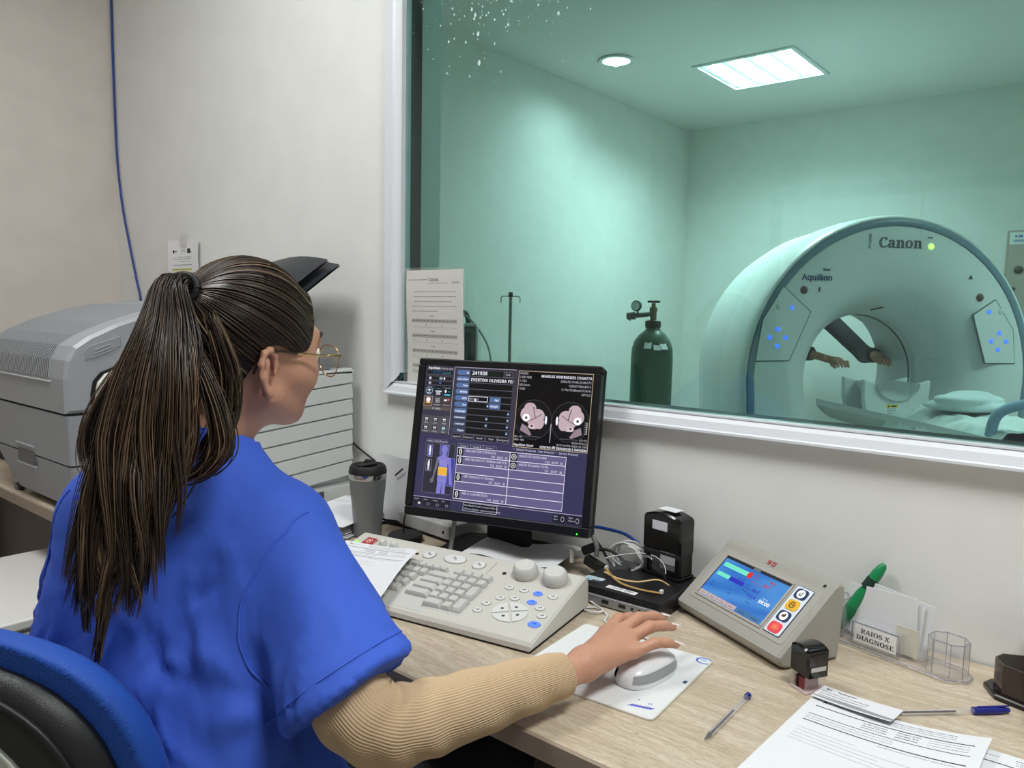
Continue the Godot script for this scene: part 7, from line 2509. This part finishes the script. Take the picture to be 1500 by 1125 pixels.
func drip_stand() -> void:
	var t := thing("drip_stand", "thin metal drip stand with two hooks near left wall", "drip stand", Vector3(-2.62, 0, -1.80))
	var m := mat(rgb8(126, 134, 134), .35, .7)
	obj("pole", G.new().tube([Vector3(0, .05, 0), Vector3(0, 1.36, 0)], .0085, 10), m, t)
	obj("pole_cap", G.new().lathe([[.012, 1.35], [.012, 1.37], [.008, 1.374]], 12), M.black_matt, t)
	var u := Vector3(.77, 0, -.64)
	for s in [-1.0, 1.0]:
		obj("hook", G.new().tube(curve([Vector3(0, 1.352, 0), u * s * .03 + Vector3(0, 1.353, 0), u * s * .046 + Vector3(0, 1.35, 0), u * s * .05 + Vector3(0, 1.338, 0), u * s * .05 + Vector3(0, 1.318, 0)], 4), .0028, 6), m, t)
	for i in 5:
		var a := TAU * i / 5
		obj("foot_leg", G.new().tube([Vector3(0, .07, 0), Vector3(cos(a) * .19, .05, sin(a) * .19)], .011, 8), m, t)
		obj("caster", G.new().at(Transform3D(Basis(Vector3.RIGHT, PI / 2), Vector3(cos(a) * .19, .025, sin(a) * .19))).lathe([[.022, -.01], [.025, -.006], [.025, .006], [.022, .01]], 12), M.black_matt, t)

func patient_monitor() -> void:
	var t := thing("equipment_trolley", "trolley carrying a dark medical device left of the drip stand", "trolley", Vector3(-2.60, 0, -1.33), deg_to_rad(38))
	var m := mat(rgb8(200, 206, 206), .4)
	for sx in [-1, 1]:
		for sz in [-1, 1]:
			obj("post", G.new().tube([Vector3(sx * .17, .04, sz * .13), Vector3(sx * .17, .98, sz * .13)], .012, 8), m, t)
			obj("caster", G.new().at(Transform3D(Basis(Vector3(0, 0, 1), PI / 2), Vector3(sx * .17, .03, sz * .13))).lathe([[.026, -.01], [.03, -.006], [.03, .006], [.026, .01]], 12), M.black_matt, t)
	for y in [.3, .96]: obj("shelf", G.new().box(Vector3(0, y, 0), Vector3(.40, .02, .32), .005), m, t)
	var d := thing("medical_device", "dark medical device with carry handle standing on trolley", "medical device", Vector3(-2.60, .971, -1.33), deg_to_rad(38))
	obj("body", G.new().box(Vector3(0, .115, 0), Vector3(.26, .23, .2), .012), mat(rgb8(44, 62, 62), .4), d)
	obj("top_rim", G.new().box(Vector3(0, .235, 0), Vector3(.27, .016, .21), .006), m, d)
	obj("front_plate", G.new().box(Vector3(0, .11, .1005), Vector3(.22, .18, .006), .003), mat(rgb8(24, 34, 36), .25), d)
	for s in [-1, 1]: obj("side_rail", G.new().box(Vector3(s * .135, .115, 0), Vector3(.012, .23, .2), .004), m, d)
	obj("handle", G.new().tube(curve([Vector3(-.1, .235, 0), Vector3(-.09, .285, 0), Vector3(0, .30, 0), Vector3(.07, .29, 0), Vector3(.09, .235, 0)], 5), .013, 8), mat(rgb8(60, 70, 70), .5), d)
	obj("hose", G.new().tube(curve([Vector3(.03, .24, .04), Vector3(.06, .285, .05), Vector3(.12, .24, .06), Vector3(.18, .15, .07), Vector3(.2, .07, .07), Vector3(.19, .012, .07)], 6), .0045, 6), mat(rgb8(120, 140, 140), .4), d)

func wall_box() -> void:
	var t := thing("electrical_panel", "grey metal electrical panel with round buttons right of scanner", "electrical panel", Vector3(-.52, 1.36, -4.66))
	var m := mat(rgb8(176, 166, 156), .5)
	obj("case", G.new().box(Vector3(0, 0, .08), Vector3(.5, .98, .16), .008), m, t)
	obj("door", G.new().box(Vector3(0, -.02, .165), Vector3(.46, .88, .012), .004), m, t)
	var c := Cv.new(128, 40, rgb8(228, 232, 228))
	c.fine(8, 8, 44, 10, rgb8(70, 110, 180), RandomNumberGenerator.new())
	c.rect(70, 4, 50, 14, rgb8(220, 215, 90)); c.rect(6, 24, 110, 8, rgb8(150, 165, 190))
	var g := G.new()
	g.quad(Vector3(-.23, .40, .1725), Vector3(.23, .40, .1725), Vector3(.23, .475, .1725), Vector3(-.23, .475, .1725))
	obj("name_plate", g, printed(c.tex(), .5), t)
	for q in [[-.17, .24, .026], [.0, .24, .026], [.12, .24, .026], [-.19, .12, .012]]: obj("push_button", G.new().at(Transform3D(Basis(Vector3.RIGHT, PI / 2), Vector3(q[0], q[1], .171))).lathe([[q[2], 0], [q[2] * .9, .01], [.0, .014]], 16), mat(rgb8(60, 52, 48), .4), t)
	obj("slot", G.new().box(Vector3(-.15, -.12, .171), Vector3(.1, .012, .003)), M.black_matt, t)
	obj("conduit", G.new().tube([Vector3(.1, .48, .06), Vector3(.1, 1.43, .06)], .018, 10), m, t)

func _ready() -> void:
	materials()
	setup()
	structure()
	desk()
	control_room()
	operator()
	scanner_room()
